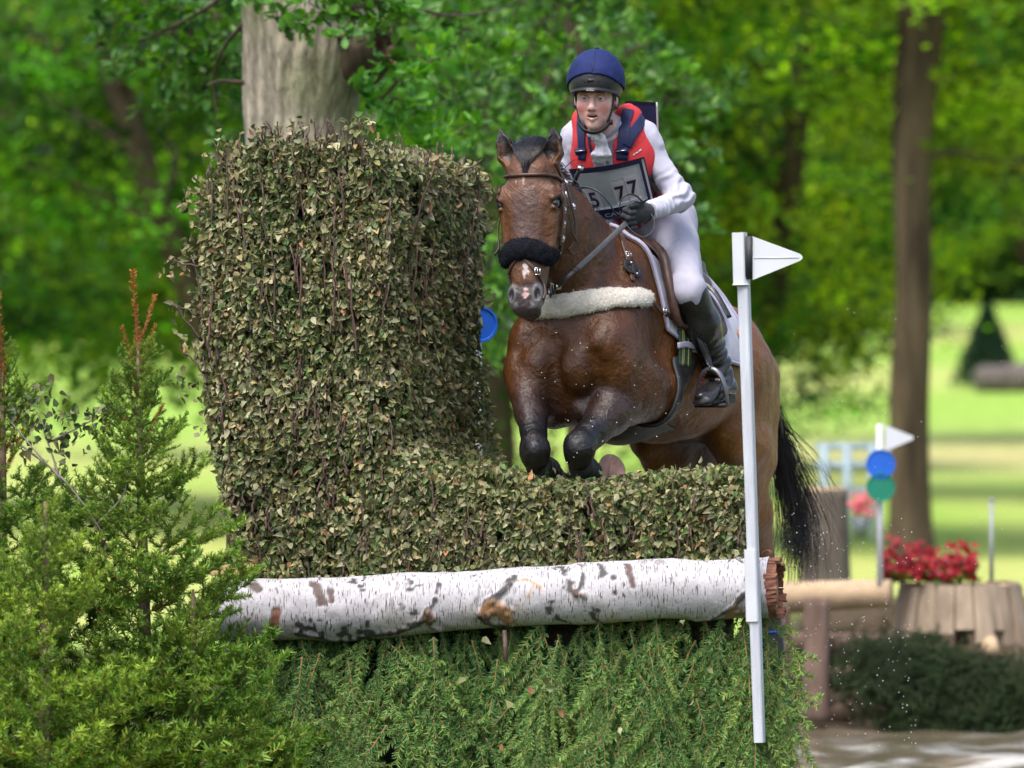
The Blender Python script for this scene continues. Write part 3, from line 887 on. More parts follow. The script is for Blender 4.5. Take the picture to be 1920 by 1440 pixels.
# head
def EAR(g, i, df=0.0, sh=0.0):
    t = ((.062, .085, -.100), (.080, .028, -.084), (.087, -.020, -.076), (.086, -.066, -.070))[i] if g > 0 else \
        ((-.062, .085, -.100), (-.090, .028, -.084), (-.106, -.020, -.076), (-.118, -.066, -.070))[i]
    return (t[0] + sh * g, t[1], t[2] + df)
head = [
    HSeg((0, .070, -.105), (0, .24, -.105), (.096, .088), (.104, .105), .03),
    HSeg((0, .21, -.095), (0, .46, -.060), (.102, .094), (.068, .060), .04),
    HSeg((0, .46, -.062), (0, .575, -.062), (.068, .060), (.060, .058), .03),
    HSeg((0, .10, -.022), (0, .52, -.018), (.060, .020), (.036, .016), .03),
]
for g in (1, -1):
    head += [
        HE(.092 * g, .196, -.062, (.022, .046, .046), .04),                 # brow above the eye
        HE(.060 * g, .275, -.155, (.050, .120, .100), .04),                 # cheek
        HE(.082 * g, .31, -.066, (.018, .10, .018), .03),                   # facial crest
        HSeg((.030 * g, .37, -.13), (.022 * g, .54, -.10), (.032, .055), (.026, .035), .03),  # jaw bars
        HE(.044 * g, .572, -.030, (.026, .044, .036), .015),                # nostril rim
        HSeg(EAR(g, 0), EAR(g, 1), (.030, .026), (.040, .027), .02),           # ear
        HSeg(EAR(g, 1), EAR(g, 2), (.040, .027), (.029, .019), .012),
        HSeg(EAR(g, 2), EAR(g, 3), (.029, .019), (.006, .006), .010),
    ]
head += [
    HE(0, .622, -.045, (.050, .030, .040), .02),                            # upper lip
    HE(0, .618, -.092, (.040, .032, .034), .015),                           # lower lip and chin
    HE(0, .585, -.018, (.030, .040, .018), .02),
]
for g in (1, -1):
    head += [
        HE(.106 * g, .225, -.052, (.014, .020, .026), .010, True),          # eye socket
        HE(.050 * g, .572, .004, (.011, .026, .016), .010, True),           # nostril
        HSeg((EAR(g, 0)[0] * .55 + EAR(g, 1)[0] * .45, .060, -.064), EAR(g, 1, .024), (.016, .014), (.027, .020), .008, True),  # ear hollow
        HSeg(EAR(g, 1, .024), EAR(g, 2, .020), (.027, .020), (.019, .014), .008, True),
        HSeg(EAR(g, 2, .020), EAR(g, 3, .012), (.019, .014), (.003, .006), .006, True),
        HE(.100 * g, .140, -.060, (.010, .026, .018), .03, True),           # hollow above the eye
    ]
head += [HE(0, .604, -.100, (.075, .004, .062), .008, True)]                # mouth line
# upper and lower lids
for g in (1, -1):
    head += [HSeg((.099 * g, .210, -.084), (.110 * g, .201, -.050), (.008, .008), (.009, .009), .012),
             HSeg((.110 * g, .201, -.050), (.098 * g, .213, -.020), (.009, .009), (.007, .007), .012),
             HSeg((.101 * g, .245, -.076), (.102 * g, .247, -.028), (.006, .006), (.006, .006), .012)]

allp = body + head
def muscle(d, X):
    # shallow uneven relief: bands of muscle and skin folds
    near = np.abs(d) < 0.03
    Xn = X[near]
    d = d.copy()
    d[near] += 0.010 * vnoise(Xn * 7.0) + 0.006 * vnoise(Xn * 17.0 + 5) - .0012 * sstep(.035, .0, np.abs(vnoise(Xn * np.array((6, 6, 9), np.float32) + 11)))
    return d
cut = HH(0, .20, -.30)       # the neck is shared by two grids; the seam is inside the same surface
hlo = np.min([P(915, 225, -.62), P(1090, 640, .1)], 0); hhi = np.max([P(915, 225, -.62), P(1095, 640, .1)], 0)
Vh, Fh = sdf_mesh(allp, 0.0034, lo=hlo, hi=hhi, fn=lambda d, X: d + 0.0016 * vnoise(X * 26.0) * (np.abs(d) < .02))
Vb, Fb = sdf_mesh(allp, 0.0072, fn=muscle)
ax_n = unit(P(1058, 436, .03) - P(1006, 345, -.19))
def neck_t(V): return (V - P(1006, 345, -.19)) @ ax_n
def face_f(V): return ((V - HP) @ Hf) / HK
in_head_box = ((Vh > hlo + .01) & (Vh < hhi - .01)).all(1)
Vh2, Fh2, _ = crop(Vh, Fh, in_head_box & ((neck_t(Vh) < .075) | (face_f(Vh) > -.16)))
near_head = ((Vb > hlo + .012) & (Vb < hhi - .012)).all(1) & ((neck_t(Vb) < .062) | (face_f(Vb) > -.148))
Vb2, Fb2, _ = crop(Vb, Fb, ~near_head)
HV = np.concatenate([Vb2, Vh2]); HFc = np.concatenate([Fb2, Fh2 + len(Vb2)])
T_HORSE = bvh(HV, HFc)
T_BODY = bvh(Vb2, Fb2)

def near_seg(V, a, b):
    ab = b - a; t = np.clip(((V - a) @ ab) / ab.dot(ab), 0, 1)
    return np.linalg.norm(V - (a + t[:, None] * ab), axis=1), t

# coat: bright bay flanks, darker breast and neck, black points
n1 = vnoise(HV * 3.1); n2 = vnoise(HV * 9.0 + 3); n3 = vnoise(HV * 28.0); n4 = vnoise(HV * 95.0 + 1)
BAY = np.array((.160, .056, .010)); RUST = np.array((.205, .080, .014)); DARK = np.array((.050, .0180, .0064)); BLACK = np.array((.010, .0085, .0095)); GREY = np.array((.027, .019, .019))
rel = HV - HO
ha, hl = rel @ HF, rel @ HL
Cc = BAY + (RUST - BAY) * sstep(-.2, .3, n1 + .5 * n2)[:, None]
def blend(C, col, w): return C + (np.asarray(col) - C) * np.clip(w, 0, 1)[:, None]
Cc = blend(Cc, DARK, .80 * sstep(-.62, -.25, ha + .12 * n2))                       # wet, dark forehand
Cc = blend(Cc, DARK * .8, .45 * sstep(.1, .35, n1 + .6 * n2) * sstep(-.7, -.3, ha))
pyv = 720 - (HV[:, 2] - CAM_H) * FPX / (CAM_D + HV[:, 1])
pxv = 960 + HV[:, 0] * FPX / (CAM_D + HV[:, 1])
Cc = blend(Cc, DARK * 1.3, .6 * sstep(.10, .0, np.abs(hl)) * sstep(700, 640, pyv) * sstep(-.9, -1.1, ha))     # darker croup line
for a, b, r, t0 in ((eL, kL, .10, .1), (eR, kR, .10, .15)):
    dd, t = near_seg(HV, a, b)
    Cc = blend(Cc, GREY, .75 * sstep(.17, .09, dd) * sstep(t0, t0 + .35, t + .15 * n2))
    Cc = blend(Cc, BLACK, sstep(.17, .09, dd) * sstep(.55, .8, t + .15 * n2))
for a, b in ((kL, P(1125, 893, .1)), (kR, P(1045, 897, .12)), (hockL, fetL), (hockR, fetR), (fetL, fetL + np.array((.03, -.1, -.12))), (fetR, fetR + np.array((.03, -.1, -.12)))):
    dd, t = near_seg(HV, a, b)
    Cc = blend(Cc, BLACK, sstep(.11, .065, dd + .02 * n2))
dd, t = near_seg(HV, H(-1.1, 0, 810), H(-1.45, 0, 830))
Cc = blend(Cc, (.03, .012, .008), .85 * sstep(.22, .1, dd) * sstep(.09, .03, np.abs(hl)))                        # shade between the thighs, painted into the coat colour
# head
q = (HV - HP) / HK
hs, hd, hf = q @ Hs, q @ Hd, q @ Hf
inh = sstep(-.30, -.24, hf) * sstep(.72, .66, hd) * sstep(.17, .14, np.abs(hs)) * (np.arange(len(HV)) >= len(Vb2))
FACE = np.array((.112, .047, .020))
Cc = blend(Cc, FACE, inh * sstep(-.06, .02, hd) * .92)
Cc = blend(Cc, (.068, .036, .030), inh * .8 * sstep(.065, .02, np.abs(hs) + .03 * n2) * sstep(.15, .22, hd) * sstep(.45, .36, hd) * sstep(-.07, -.04, hf))
Cc = blend(Cc, (.105, .042, .018), inh * .6 * sstep(-.10, -.16, hf))
Cc = blend(Cc, (.030, .026, .028), inh * sstep(.50, .56, hd + .05 * n2) * .9)
Cc = blend(Cc, (.012, .010, .011), inh * sstep(.034, .018, np.hypot(np.abs(hs) - .048, (hd - .572) * .6)))
Cc = blend(Cc, (.015, .012, .012), inh * sstep(.033, .02, np.hypot(hd - .225, (hf + .050) * .8)) * sstep(.076, .09, np.abs(hs)))   # eyelids
# ears: dark rim and inside
earw = inh * sstep(.055, .03, hd) * sstep(.04, .05, np.abs(hs))
Cc = blend(Cc, (.045, .022, .013), earw * .8)
Cc = blend(Cc, (.010, .007, .006), earw * sstep(-.050, -.066, hf - .01 * n3) * sstep(-.098, -.090, hf) * sstep(.105, .095, np.abs(hs)) * .9)
Cc = blend(Cc, (.012, .009, .008), earw * sstep(.0, -.03, hd))
# white marks on the face and the pale lips
def mark(s, d, ws, wd, k=1.0):
    return inh * k * sstep(1.25, .7, np.hypot((hs - s) / ws, (hd - d) / wd) + 1.6 * n4 + .9 * n3) * sstep(-.08, -.05, hf)
Cc = blend(Cc, (.50, .36, .29), mark(-.006, .148, .006, .028, .8))
Cc = blend(Cc, (.40, .26, .20), mark(-.035, .152, .003, .006, .7))
Cc = blend(Cc, (.62, .52, .50), mark(.006, .480, .009, .042, .95))
Cc = blend(Cc, (.50, .30, .28), mark(.005, .575, .008, .020, .8))
Cc = blend(Cc, (.34, .32, .33), inh * .75 * sstep(.02, -.005, np.abs(hd - .607) - .005 * n2) * sstep(.018, .03, np.abs(hs)) * sstep(-.09, -.05, hf))
Cc = blend(Cc, (.16, .15, .155), inh * .55 * sstep(.012, 0, np.abs(np.hypot((np.abs(hs) - .05) / .8, (hd - .575) / 1.7) - .020)))
Cc *= (1 + .22 * n3 + .14 * n2)[:, None]
Cc = np.clip(Cc, .004, 1)
wet = np.clip(.15 + .85 * sstep(-.75, -.25, ha + .25 * n2) + .3 * inh, 0, 1) * (1 - .45 * inh) * np.clip(.75 + .9 * n1 + .5 * n2, .2, 1)
Cc = np.concatenate([Cc, wet[:, None]], 1)

me = mesh_np("horse_body", HV, HFc)
set_col(me, Cc)
M_COAT = mat("bay_coat", attr=True, rough=.36, nscale=42, bump=.0028, bscale=36, spec=.40, sheen=.0, attr_noise=.22, stretch=(1, 1, .45))
_nt = M_COAT.node_tree; _vc = [n_ for n_ in _nt.nodes if n_.type == 'VERTEX_COLOR'][0]; _bs = [n_ for n_ in _nt.nodes if n_.type == 'BSDF_PRINCIPLED'][0]
_mr = _nt.nodes.new('ShaderNodeMapRange'); _mr.inputs['To Min'].default_value = .52; _mr.inputs['To Max'].default_value = .12      # dry coat to wet coat
_nt.links.new(_vc.outputs['Alpha'], _mr.inputs['Value']); # blotchy wetness, raised veins and the lie of the hair
_tc = _nt.nodes.new('ShaderNodeTexCoord')
def _noise(sc, det=3.0, stretch=None, dist=0.0):
    n_ = _nt.nodes.new('ShaderNodeTexNoise'); n_.inputs['Scale'].default_value = sc; n_.inputs['Detail'].default_value = det; n_.inputs['Distortion'].default_value = dist
    if stretch:
        m_ = _nt.nodes.new('ShaderNodeMapping'); m_.inputs['Scale'].default_value = stretch; _nt.links.new(_tc.outputs['Object'], m_.inputs['Vector']); _nt.links.new(m_.outputs['Vector'], n_.inputs['Vector'])
    else: _nt.links.new(_tc.outputs['Object'], n_.inputs['Vector'])
    return n_.outputs['Fac']
def _math(op, a, b=None):
    m_ = _nt.nodes.new('ShaderNodeMath'); m_.operation = op
    for k_, v_ in enumerate((a, b)):
        if v_ is None: continue
        if isinstance(v_, (int, float)): m_.inputs[k_].default_value = v_
        else: _nt.links.new(v_, m_.inputs[k_])
    return m_.outputs[0]
_rb = _math('ADD', _mr.outputs['Result'], _math('MULTIPLY', _math('SUBTRACT', _noise(16, 5), .5), .42))
_nt.links.new(_rb, _bs.inputs['Roughness'])
_vein = _math('MULTIPLY', _math('SUBTRACT', 1.0, _math('MINIMUM', _math('MULTIPLY', _math('ABSOLUTE', _math('SUBTRACT', _noise(4.5, 1.0, None, .8), .5)), 42.0), 1.0)), .9)
_h = _math('ADD', _math('MULTIPLY', _vein, .0010), _math('ADD', _math('MULTIPLY', _noise(13, 3), .014), _math('ADD', _math('MULTIPLY', _noise(60, 4), .0035), _math('MULTIPLY', _noise(1.0, 2, (420, 420, 60)), .0016))))
_bp = [n_ for n_ in _nt.nodes if n_.type == 'BUMP'][0]; _bp.inputs['Distance'].default_value = 1.0
_nt.links.new(_h, _bp.inputs['Height'])
HORSE = empty("horse", H(-.7, 0, 900), "wet bay horse jumping over the brush hedge with folded forelegs", "horse")
obj("body", me, M_COAT, HORSE)

# eyes
M_EYE = mat("horse_eye", (.006, .004, .004), .04, (.010, .005, .003), spec=.8, coat=1.0)
for g in (1, -1):
    mb = MB(); mb.ball(HH(.094 * g, .226, -.050), .0225 * HK, 16, 12)
    mb.build("eye", M_EYE, HORSE)
# hooves: the near fore shows its pale sole, the others are dark
M_HOOF = mat("hoof_horn", (.055, .045, .04), .45, (.025, .02, .018), nscale=30, bump=.001)
M_SOLE = mat("hoof_sole", (.60, .33, .26), .7, (.30, .20, .13), nscale=16, bump=.003, bscale=40)
def hoof(c, axis, face, sole=False):
    """truncated cone from the coronet c along axis; sole disc at the end"""
    axis = unit(axis); a = unit(np.cross(axis, face)); b = np.cross(a, axis)
    mb = MB(); ts = np.linspace(0, 1, 6); th = np.arange(20) * 2 * math.pi / 20
    rings = []
    for t in ts:
        r = .040 + .018 * t
        rings.append(c + axis * (.085 * t) + r * (np.cos(th)[:, None] * a * .95 + np.sin(th)[:, None] * b * np.where(np.sin(th) < 0, .82, 1.12)[:, None]))
    V = np.concatenate(rings)
    i = np.arange(5)[:, None] * 20; j = np.arange(20)[None]; j2 = (j + 1) % 20
    Q = np.stack([i + j, i + j2, i + 20 + j2, i + 20 + j], -1).reshape(-1, 4)
    mb.add(V, Q)
    ho = mb.build("hoof", M_HOOF, HORSE)
    # concave sole with a frog wedge
    mb = MB()
    e = rings[-1]; ctr = e.mean(0)
    ins = ctr + (e - ctr) * .86 + axis * .002; deep = ctr + (e - ctr) * .5 - axis * .012
    V = np.concatenate([e, ins, deep, [ctr - axis * .016]])
    Q = np.stack([j + 0 * j, j2, 20 + j2, 20 + j], -1).reshape(-1, 4)
    Q = np.concatenate([Q, np.stack([20 + j, 20 + j2, 40 + j2, 40 + j], -1).reshape(-1, 4)])
    T = np.stack([40 + j, 40 + j2, 60 + 0 * j], -1).reshape(-1, 3)
    mb.add(V, Q, T)
    frog = np.array([ctr - b * .045 + a * .024, ctr - b * .045 - a * .024, ctr + b * .03, ctr - b * .03 + axis * .008])
    mb.add(frog, None, [[0, 1, 3], [1, 2, 3], [2, 0, 3]])
    mb.build("sole", M_SOLE if sole else M_HOOF, ho)
hoof(P(1132, 897, .13), P(1148, 877, .04) - P(1128, 897, .13), UPV, True)
hoof(P(1052, 903, .16), (.1, .4, -.4), UPV)
for f in (fetL, fetR):
    c = f + np.array((.026, -.085, -.095))
    hoof(c, (.12, -.45, -.8), np.array((.2, -.9, .2)))

# mane, forelock, tail: bundles of real strands
M_HAIR = mat("black_horsehair", (.014, .011, .012), .36, (.006, .005, .006), nscale=30, spec=.5)
def strands(name, roots, paths, rad, mat_, parent, n=8, sides=3):
    mb = MB()
    for r, p in zip(roots, paths):
        c = catmull(p, n); mb.tube(c, rad * np.linspace(1, .25, n) * random.uniform(.7, 1.3), sides, cap=False)
    return mb.build(name, mat_, parent)
# forelock lying between the ears, tip pointing down the forehead
paths = []
for i in range(620):
    s0 = max(-.066, min(.066, random.gauss(0, .034)))
    g = random.random()
    d1 = .070 + .075 * (max(0, 1 - abs(s0) / .066)) ** 1.2 * (.6 + .4 * g)
    p4 = [HH(s0 * .9, -.020 + .012 * g, -.135), HH(s0 * .95, -.022 + .010 * g, -.095), HH(s0 * .9 + random.gauss(0, .003), .022, -.030), HH(s0 * .62 + random.gauss(0, .003), .022 * .4 + d1 * .6, .0), HH(s0 * .28 + random.gauss(0, .003), d1, .008)]
    sp, sn = snap(T_HORSE, p4, .003)
    lift = np.array([.002, .014 + .008 * g, .012 + .006 * g, .006 + .004 * g, .002])
    paths.append(sp + sn * lift[:, None])
for i in range(16):   # wisps standing up
    s0 = random.gauss(0, .03)
    r0 = HH(s0, .03, -.07); r1 = HH(s0 * 1.3 + random.gauss(0, .012), -.01 - .02 * random.random(), -.07)
    r2 = HH(s0 * 1.8 + random.gauss(0, .03), -.03 - .05 * random.random(), -.09 + random.gauss(0, .02))
    paths.append([r0, r1, r2])
strands("forelock", paths, paths, .0016, M_HAIR, HORSE)
# mane plaited short along the crest, with blown wisps on the rider's side
paths = []
crest = catmull([HH(0, .02, -.13), P(1040, 300, -.05), P(1078, 356, .10), P(1120, 408, .28), P(1156, 444, .44)], 40)
for i in range(900):
    t = .14 + .86 * random.random() ** .8; c = crest[int(t * 39)] + np.array((random.gauss(0, .012), random.gauss(0, .012), -.005))
    g = random.gauss(0, 1)
    side = HL * (-.05 + .02 * g)
    paths.append([c, c + side * .5 + UPV * (.010 + .004 * g), c + side * 1.0 + UPV * (.004 + .005 * random.random()), c + side * 1.9 + UPV * (-.06 - .04 * random.random())])
for i in range(5):
    c = crest[int(random.uniform(2, 16))] + np.array((.012, 0, 0))
    e = c + HL * random.uniform(.04, .11) + UPV * random.uniform(-.05, .035)
    paths.append([c, (c + e) / 2 + UPV * .025, e])
strands("mane", paths, paths, .0015, M_HAIR, HORSE, 7)
# tail swung out to the right
paths = []
dock = H(-1.53, 0, 665)
for i in range(470):
    g1, g2, g3 = random.gauss(0, 1), random.gauss(0, 1), random.random()
    k = 1.0 if i < 360 else 2.0
    p0 = dock + np.array((random.gauss(0, .012), random.gauss(0, .02), random.gauss(0, .02)))
    p1 = P(1444 + 6 * g1, 775 + 8 * g2, 1.75 + .02 * g1)
    p2 = P(1472 + 10 * g1 * k, 880 + 10 * g2, 1.86 + .03 * g2)
    p3 = P(1496 + 17 * g1 * k + 6 * math.sin(i * 1.3), 980 + 12 * g2, 1.88 + .04 * g2)
    p4 = P(1496 + 19 * g1 * k + 16 * math.sin(i), 1030 + 70 * g3, 1.86 + .05 * g2)
    paths.append([p0, p1, p2, p3, p4])
for i in range(34):
    p1 = P(1462 + random.gauss(0, 5), 800 + random.gauss(0, 25), 1.80)
    e = P(random.uniform(1500, 1585), random.uniform(900, 1000), 1.9)
    paths.append([dock, p1, (p1 + e) / 2 + np.array((random.uniform(-.02, .05), 0, random.uniform(-.02, .05))), e])
strands("tail", paths, paths, .0016, M_HAIR, HORSE, 12)
mb = MB(); mb.tube(catmull([dock + HF * .12, dock, P(1450, 760, 1.72), P(1466, 830, 1.82)], 10), np.linspace(.035, .012, 10), 8)
mb.build("dock", M_HAIR, HORSE)
# ================================================================== tack
M_LEATHER = mat("brown_leather", (.085, .040, .026), .38, (.045, .022, .016), nscale=40, bump=.0008, bscale=160, rvar=.08)
M_BLEATHER = mat("black_leather", (.020, .020, .022), .30, (.010, .010, .011), nscale=30, bump=.0012, bscale=45, rvar=.10, spec=.6)
M_RUBBER = mat("grey_rubber_rein", (.055, .055, .060), .55, (.035, .035, .04), nscale=60, bump=.001, bscale=200)
M_STEEL = mat("polished_steel", (.72, .72, .74), .16, (.5, .5, .52), nscale=20, metal=1.0)
M_BFLEECE = mat("black_fleece", (.010, .011, .016), .95, (.003, .0035, .006), nscale=120, bump=.004, bscale=150, spec=.15)
M_CFLEECE = mat("cream_sheepskin", (.60, .565, .50), .95, (.46, .43, .37), nscale=70, bump=.004, bscale=110, sheen=.3)
M_PADW = mat("white_quilted_cotton", (.52, .52, .59), .85, (.46, .46, .53), nscale=25, bump=.002, bscale=70)
M_PADTRIM = mat("lilac_binding", (.40, .39, .50), .8, (.34, .33, .44), nscale=50)
M_WHITEPL = mat("white_plastic_end", (.75, .75, .72), .4, (.6, .6, .58))
M_BLACKP = mat("black_web_and_rubber", (.020, .020, .021), .55, (.010, .010, .011), nscale=50, bump=.001, bscale=90)
M_GREEN = mat("green_tartan_web", (.022, .085, .055), .75, (.012, .045, .030), nscale=90, bump=.001, bscale=200)
M_YEL = mat("yellow_stripe_web", (.42, .36, .10), .75, (.30, .26, .07), nscale=90)

def fuzz(mb, pts, nrm, L, n_per, w=.0012, C=None):
    """short fibres standing on a pile surface"""
    pts = np.repeat(np.asarray(pts), n_per, 0); nrm = np.repeat(np.asarray(nrm), n_per, 0); n = len(pts)
    j = RNG.normal(0, .5, (n, 3)); d = nrm + j; d /= np.linalg.norm(d, axis=1, keepdims=True)
    t = np.cross(d, RNG.normal(0, 1, (n, 3))); t /= np.linalg.norm(t, axis=1, keepdims=True)
    b = pts + RNG.normal(0, .0025, (n, 3)) - nrm * .002
    l = L * RNG.uniform(.5, 1.2, (n, 1))
    V = np.stack([b - t * w, b + t * w, b + d * l], 1).reshape(-1, 3)
    mb.add(V, None, np.arange(3 * n).reshape(-1, 3))

def roll(name, path, nrm, r_out, r_along, mat_, parent, L, n_per, seed=0):
    """a fleece roll lying on a surface: r_out thick, r_along tall"""
    k = len(path); m = 22
    tan = np.gradient(path, axis=0); tan /= np.linalg.norm(tan, axis=1, keepdims=True)
    side = np.cross(tan, nrm); side /= np.linalg.norm(side, axis=1, keepdims=True)
    th = np.arange(m) * 2 * math.pi / m
    e = np.sin(np.pi * np.clip(np.linspace(.015, .985, k), 0, 1)) ** .18
    off = np.cos(th)[None, :, None] * side[:, None] * (r_along * e)[:, None, None] + np.sin(th)[None, :, None] * nrm[:, None] * (r_out * e)[:, None, None]
    V = path[:, None] + off
    N = off / np.linalg.norm(off, axis=2, keepdims=True)
    V = V + N * (.010 * vnoise(V * 38 + seed) + .006 * vnoise(V * 90))[..., None]
    V = V.reshape(-1, 3); N = N.reshape(-1, 3)
    i = np.arange(k - 1)[:, None] * m; j = np.arange(m)[None]; j2 = (j + 1) % m
    Q = np.stack([i + j, i + j2, i + m + j2, i + m + j], -1).reshape(-1, 4)
    mb = MB(); mb.add(np.concatenate([V, path[:1], path[-1:]]), Q,
                      np.concatenate([np.stack([np.full(m, k * m), j[0], j2[0]], -1), np.stack([np.full(m, k * m + 1), (k - 1) * m + j2[0], (k - 1) * m + j[0]], -1)]))
    fuzz(mb, V, N, L, n_per)
    return mb.build(name, mat_, parent)

def strap(name, mat_, parent, pts, width, thick=.004, n=24, lift=.001, tree=None):
    p, nn = drape(tree or T_HORSE, pts, n, lift)
    mb = MB(); mb.ribbon(p, nn, width, thick)
    return mb.build(name, mat_, parent)

def buckle(parent, px, py, tree=None, w=.011, h=.013, lift=.005):
    r = cast(tree or T_HORSE, px, py, lift)
    if r is None:
        return
    c, n = r
    mb = MB()
    a = unit(np.cross(n, UPV)); b = np.cross(a, n)
    for d, L, R_ in ((a, w, b), (-a, w, b), (b, h, a), (-b, h, a)):
        q = c + d * L
        s2 = (h if d is a or False else w)
        mb.tube([q - R_ * (h if abs(np.dot(d, a)) > .5 else w), q + R_ * (h if abs(np.dot(d, a)) > .5 else w)], .0024, 5)
    mb.tube([c - b * h, c + b * h], .0018, 5)
    return mb.build("buckle", M_STEEL, parent)

# ---- bridle
BR = empty("bridle", HP, "brown leather bridle with fluffy black noseband on the horse's head", "bridle")
# browband is padded: rolled leather
p, n = drape(T_HORSE, [(941, 338), (950, 332), (970, 329.5), (995, 328.5), (1020, 328), (1040, 331), (1052, 340)], 26, .005)
mb = MB(); mb.tube(p, .0085, 8, flat=.8); mb.build("browband", M_LEATHER, BR)
strap("headpiece", M_LEATHER, BR, [(1054, 346), (1051, 330), (1047, 316), (1043, 304)], .018, .005)
strap("cheekpiece", M_LEATHER, BR, [(1055, 342), (1057, 375), (1056, 410), (1053, 445), (1047, 475), (1037, 503)], .015, .005, lift=.004)
strap("cheekpiece", M_LEATHER, BR, [(1051, 345), (1053, 385), (1051, 425), (1046, 458)], .012, .004, lift=.008)
strap("throat_latch", M_LEATHER, BR, [(1057, 345), (1066, 385), (1074, 420), (1074, 450), (1062, 470)], .011, .004, lift=.010)
strap("strap_end", M_LEATHER, BR, [(1060, 400), (1064, 425), (1070, 440), (1077, 452)], .008, .003, lift=.014)
strap("cheekpiece", M_LEATHER, BR, [(941, 340), (936, 365)], .014, .004, n=8, lift=.004)
mb = MB(); e0 = HH(-.112, .27, -.07)
mb.ribbon(catmull([e0, HH(-.118, .32, -.07), HH(-.112, .38, -.065), HH(-.128, .41, -.06)], 12), np.tile(-Hs, (12, 1)), .012, .004); mb.build("cheekpiece", M_LEATHER, BR)
for x, y in ((1058, 344), (1057, 366), (1055, 394), (1052, 447), (1072, 388), (1045, 474), (1054, 420)):
    buckle(BR, x, y, w=.007, h=.010, lift=.010)
# fleece noseband
ring = []
for t in np.linspace(-1.75, 1.75, 46):
    ring.append(HH(math.sin(t) * .115, .405 + .028 * abs(math.sin(t)) ** 1.5, -.07 + math.cos(t) * .10))
p, n = snap(T_HORSE, ring, .012)
roll("fleece_noseband", p, n, .022, .040, M_BFLEECE, BR, .007, 5)
# crossed lower noseband
r = cast(T_HORSE, 976, 481, .004)
mb = MB(); mb.ball(r[0], (.019, .006, .015), 14, 8); mb.build("noseband_rosette", M_LEATHER, BR)
strap("lower_noseband", M_LEATHER, BR, [(972, 483), (961, 497), (955, 515), (954, 537)], .014, .005, lift=.002)
strap("lower_noseband", M_LEATHER, BR, [(979, 483), (993, 495), (1007, 511), (1017, 530), (1021, 548), (1017, 562)], .014, .005, lift=.002)
buckle(BR, 1006, 509, w=.010, h=.012, lift=.008)
# bit: ring, hanging cheeks, white mouth guard
bc = cast(T_HORSE, 1028, 530, .006); bc = bc[0] if bc else HH(.075, .53, -.08)
bc = bc + Hs * .012
for dx, z0, z1 in ((.004, .075, -.03), (.012, .070, -.026)):
    mb = MB(); mb.tube([bc + Hs * dx + UPV * z0 + Hf * .004, bc + Hs * dx + UPV * z1], .0038, 6); mb.build("bit_cheek", M_STEEL, BR)
mb = MB(); mb.torus(bc + UPV * -.036, .017, .0032, Hs, 18, 6); mb.build("bit_ring", M_STEEL, BR)
mb = MB(); mb.torus(bc + UPV * .072, .012, .0028, Hs, 16, 6); mb.build("bit_ring", M_STEEL, BR)
mb = MB(); mb.ball(bc + Hs * .012 + Hf * .006, (.010, .010, .010), 12, 8); mb.build("bit_end", M_WHITEPL, BR)
bcl = HH(-.070, .53, -.085)
mb = MB(); mb.tube([bcl + UPV * .085, bcl + UPV * -.03], .0036, 6); mb.build("bit_cheek", M_STEEL, BR)
mb = MB(); mb.torus(bcl + UPV * -.036, .016, .003, Hs, 16, 6); mb.build("bit_ring", M_STEEL, BR)

# ---- barrel patches: straps and cloth wrapped round the trunk
def axis_pt(a):
    ys = np.interp(-a, [.2, .5, .9, 1.2, 1.46], [655, 640, 672, 706, 735])
    return H(a, 0, ys)
def trunk(a, phi, lift):
    c = axis_pt(a); d = math.sin(phi) * HL + math.cos(phi) * UPV
    o = c + d * 1.2
    loc, nrm, i, dist = T_HORSE.ray_cast(Vector(o), Vector(-d), 1.19)
    if loc is None: return c + d * .3, d
    nrm = np.array(nrm)
    if nrm.dot(d) < 0: nrm = -nrm
    return np.array(loc) + d * lift, nrm
def wrap(name, mat_, parent, amin, amax, ph0, ph1, lift, nu=16, nv=30, thick=.008, edge=None):
    """sheet round the trunk; amin/amax are functions of s in 0..1 down the sheet"""
    G = np.zeros((nv, nu, 3)); NN = np.zeros((nv, nu, 3))
    for i in range(nv):
        sv = i / (nv - 1); ph = ph0 + (ph1 - ph0) * sv
        for j in range(nu):
            a = amin(sv) + (amax(sv) - amin(sv)) * j / (nu - 1)
            G[i, j], NN[i, j] = trunk(a, ph, lift)
    for _ in range(2):
        G[1:-1, 1:-1] = .5 * G[1:-1, 1:-1] + .125 * (G[:-2, 1:-1] + G[2:, 1:-1] + G[1:-1, :-2] + G[1:-1, 2:])
    top = (G + NN * thick).reshape(-1, 3); bot = G.reshape(-1, 3)
    i = np.arange(nv - 1)[:, None] * nu; j = np.arange(nu - 1)[None]
    Q = np.stack([i + j, i + nu + j, i + nu + j + 1, i + j + 1], -1).reshape(-1, 4)
    n = nv * nu
    rim = [(r * nu) for r in range(nv)] + [(nv - 1) * nu + c for c in range(1, nu)] + [r * nu + nu - 1 for r in range(nv - 2, -1, -1)] + [c for c in range(nu - 2, 0, -1)]
    E = [[rim[q], rim[(q + 1) % len(rim)], rim[(q + 1) % len(rim)] + n, rim[q] + n] for q in range(len(rim))]
    mb = MB(); mb.add(np.concatenate([bot, top]), np.concatenate([Q[:, ::-1], Q + n, E]))
    o = mb.build(name, mat_, parent)
    return o, G + NN * thick, NN

R_ = math.radians
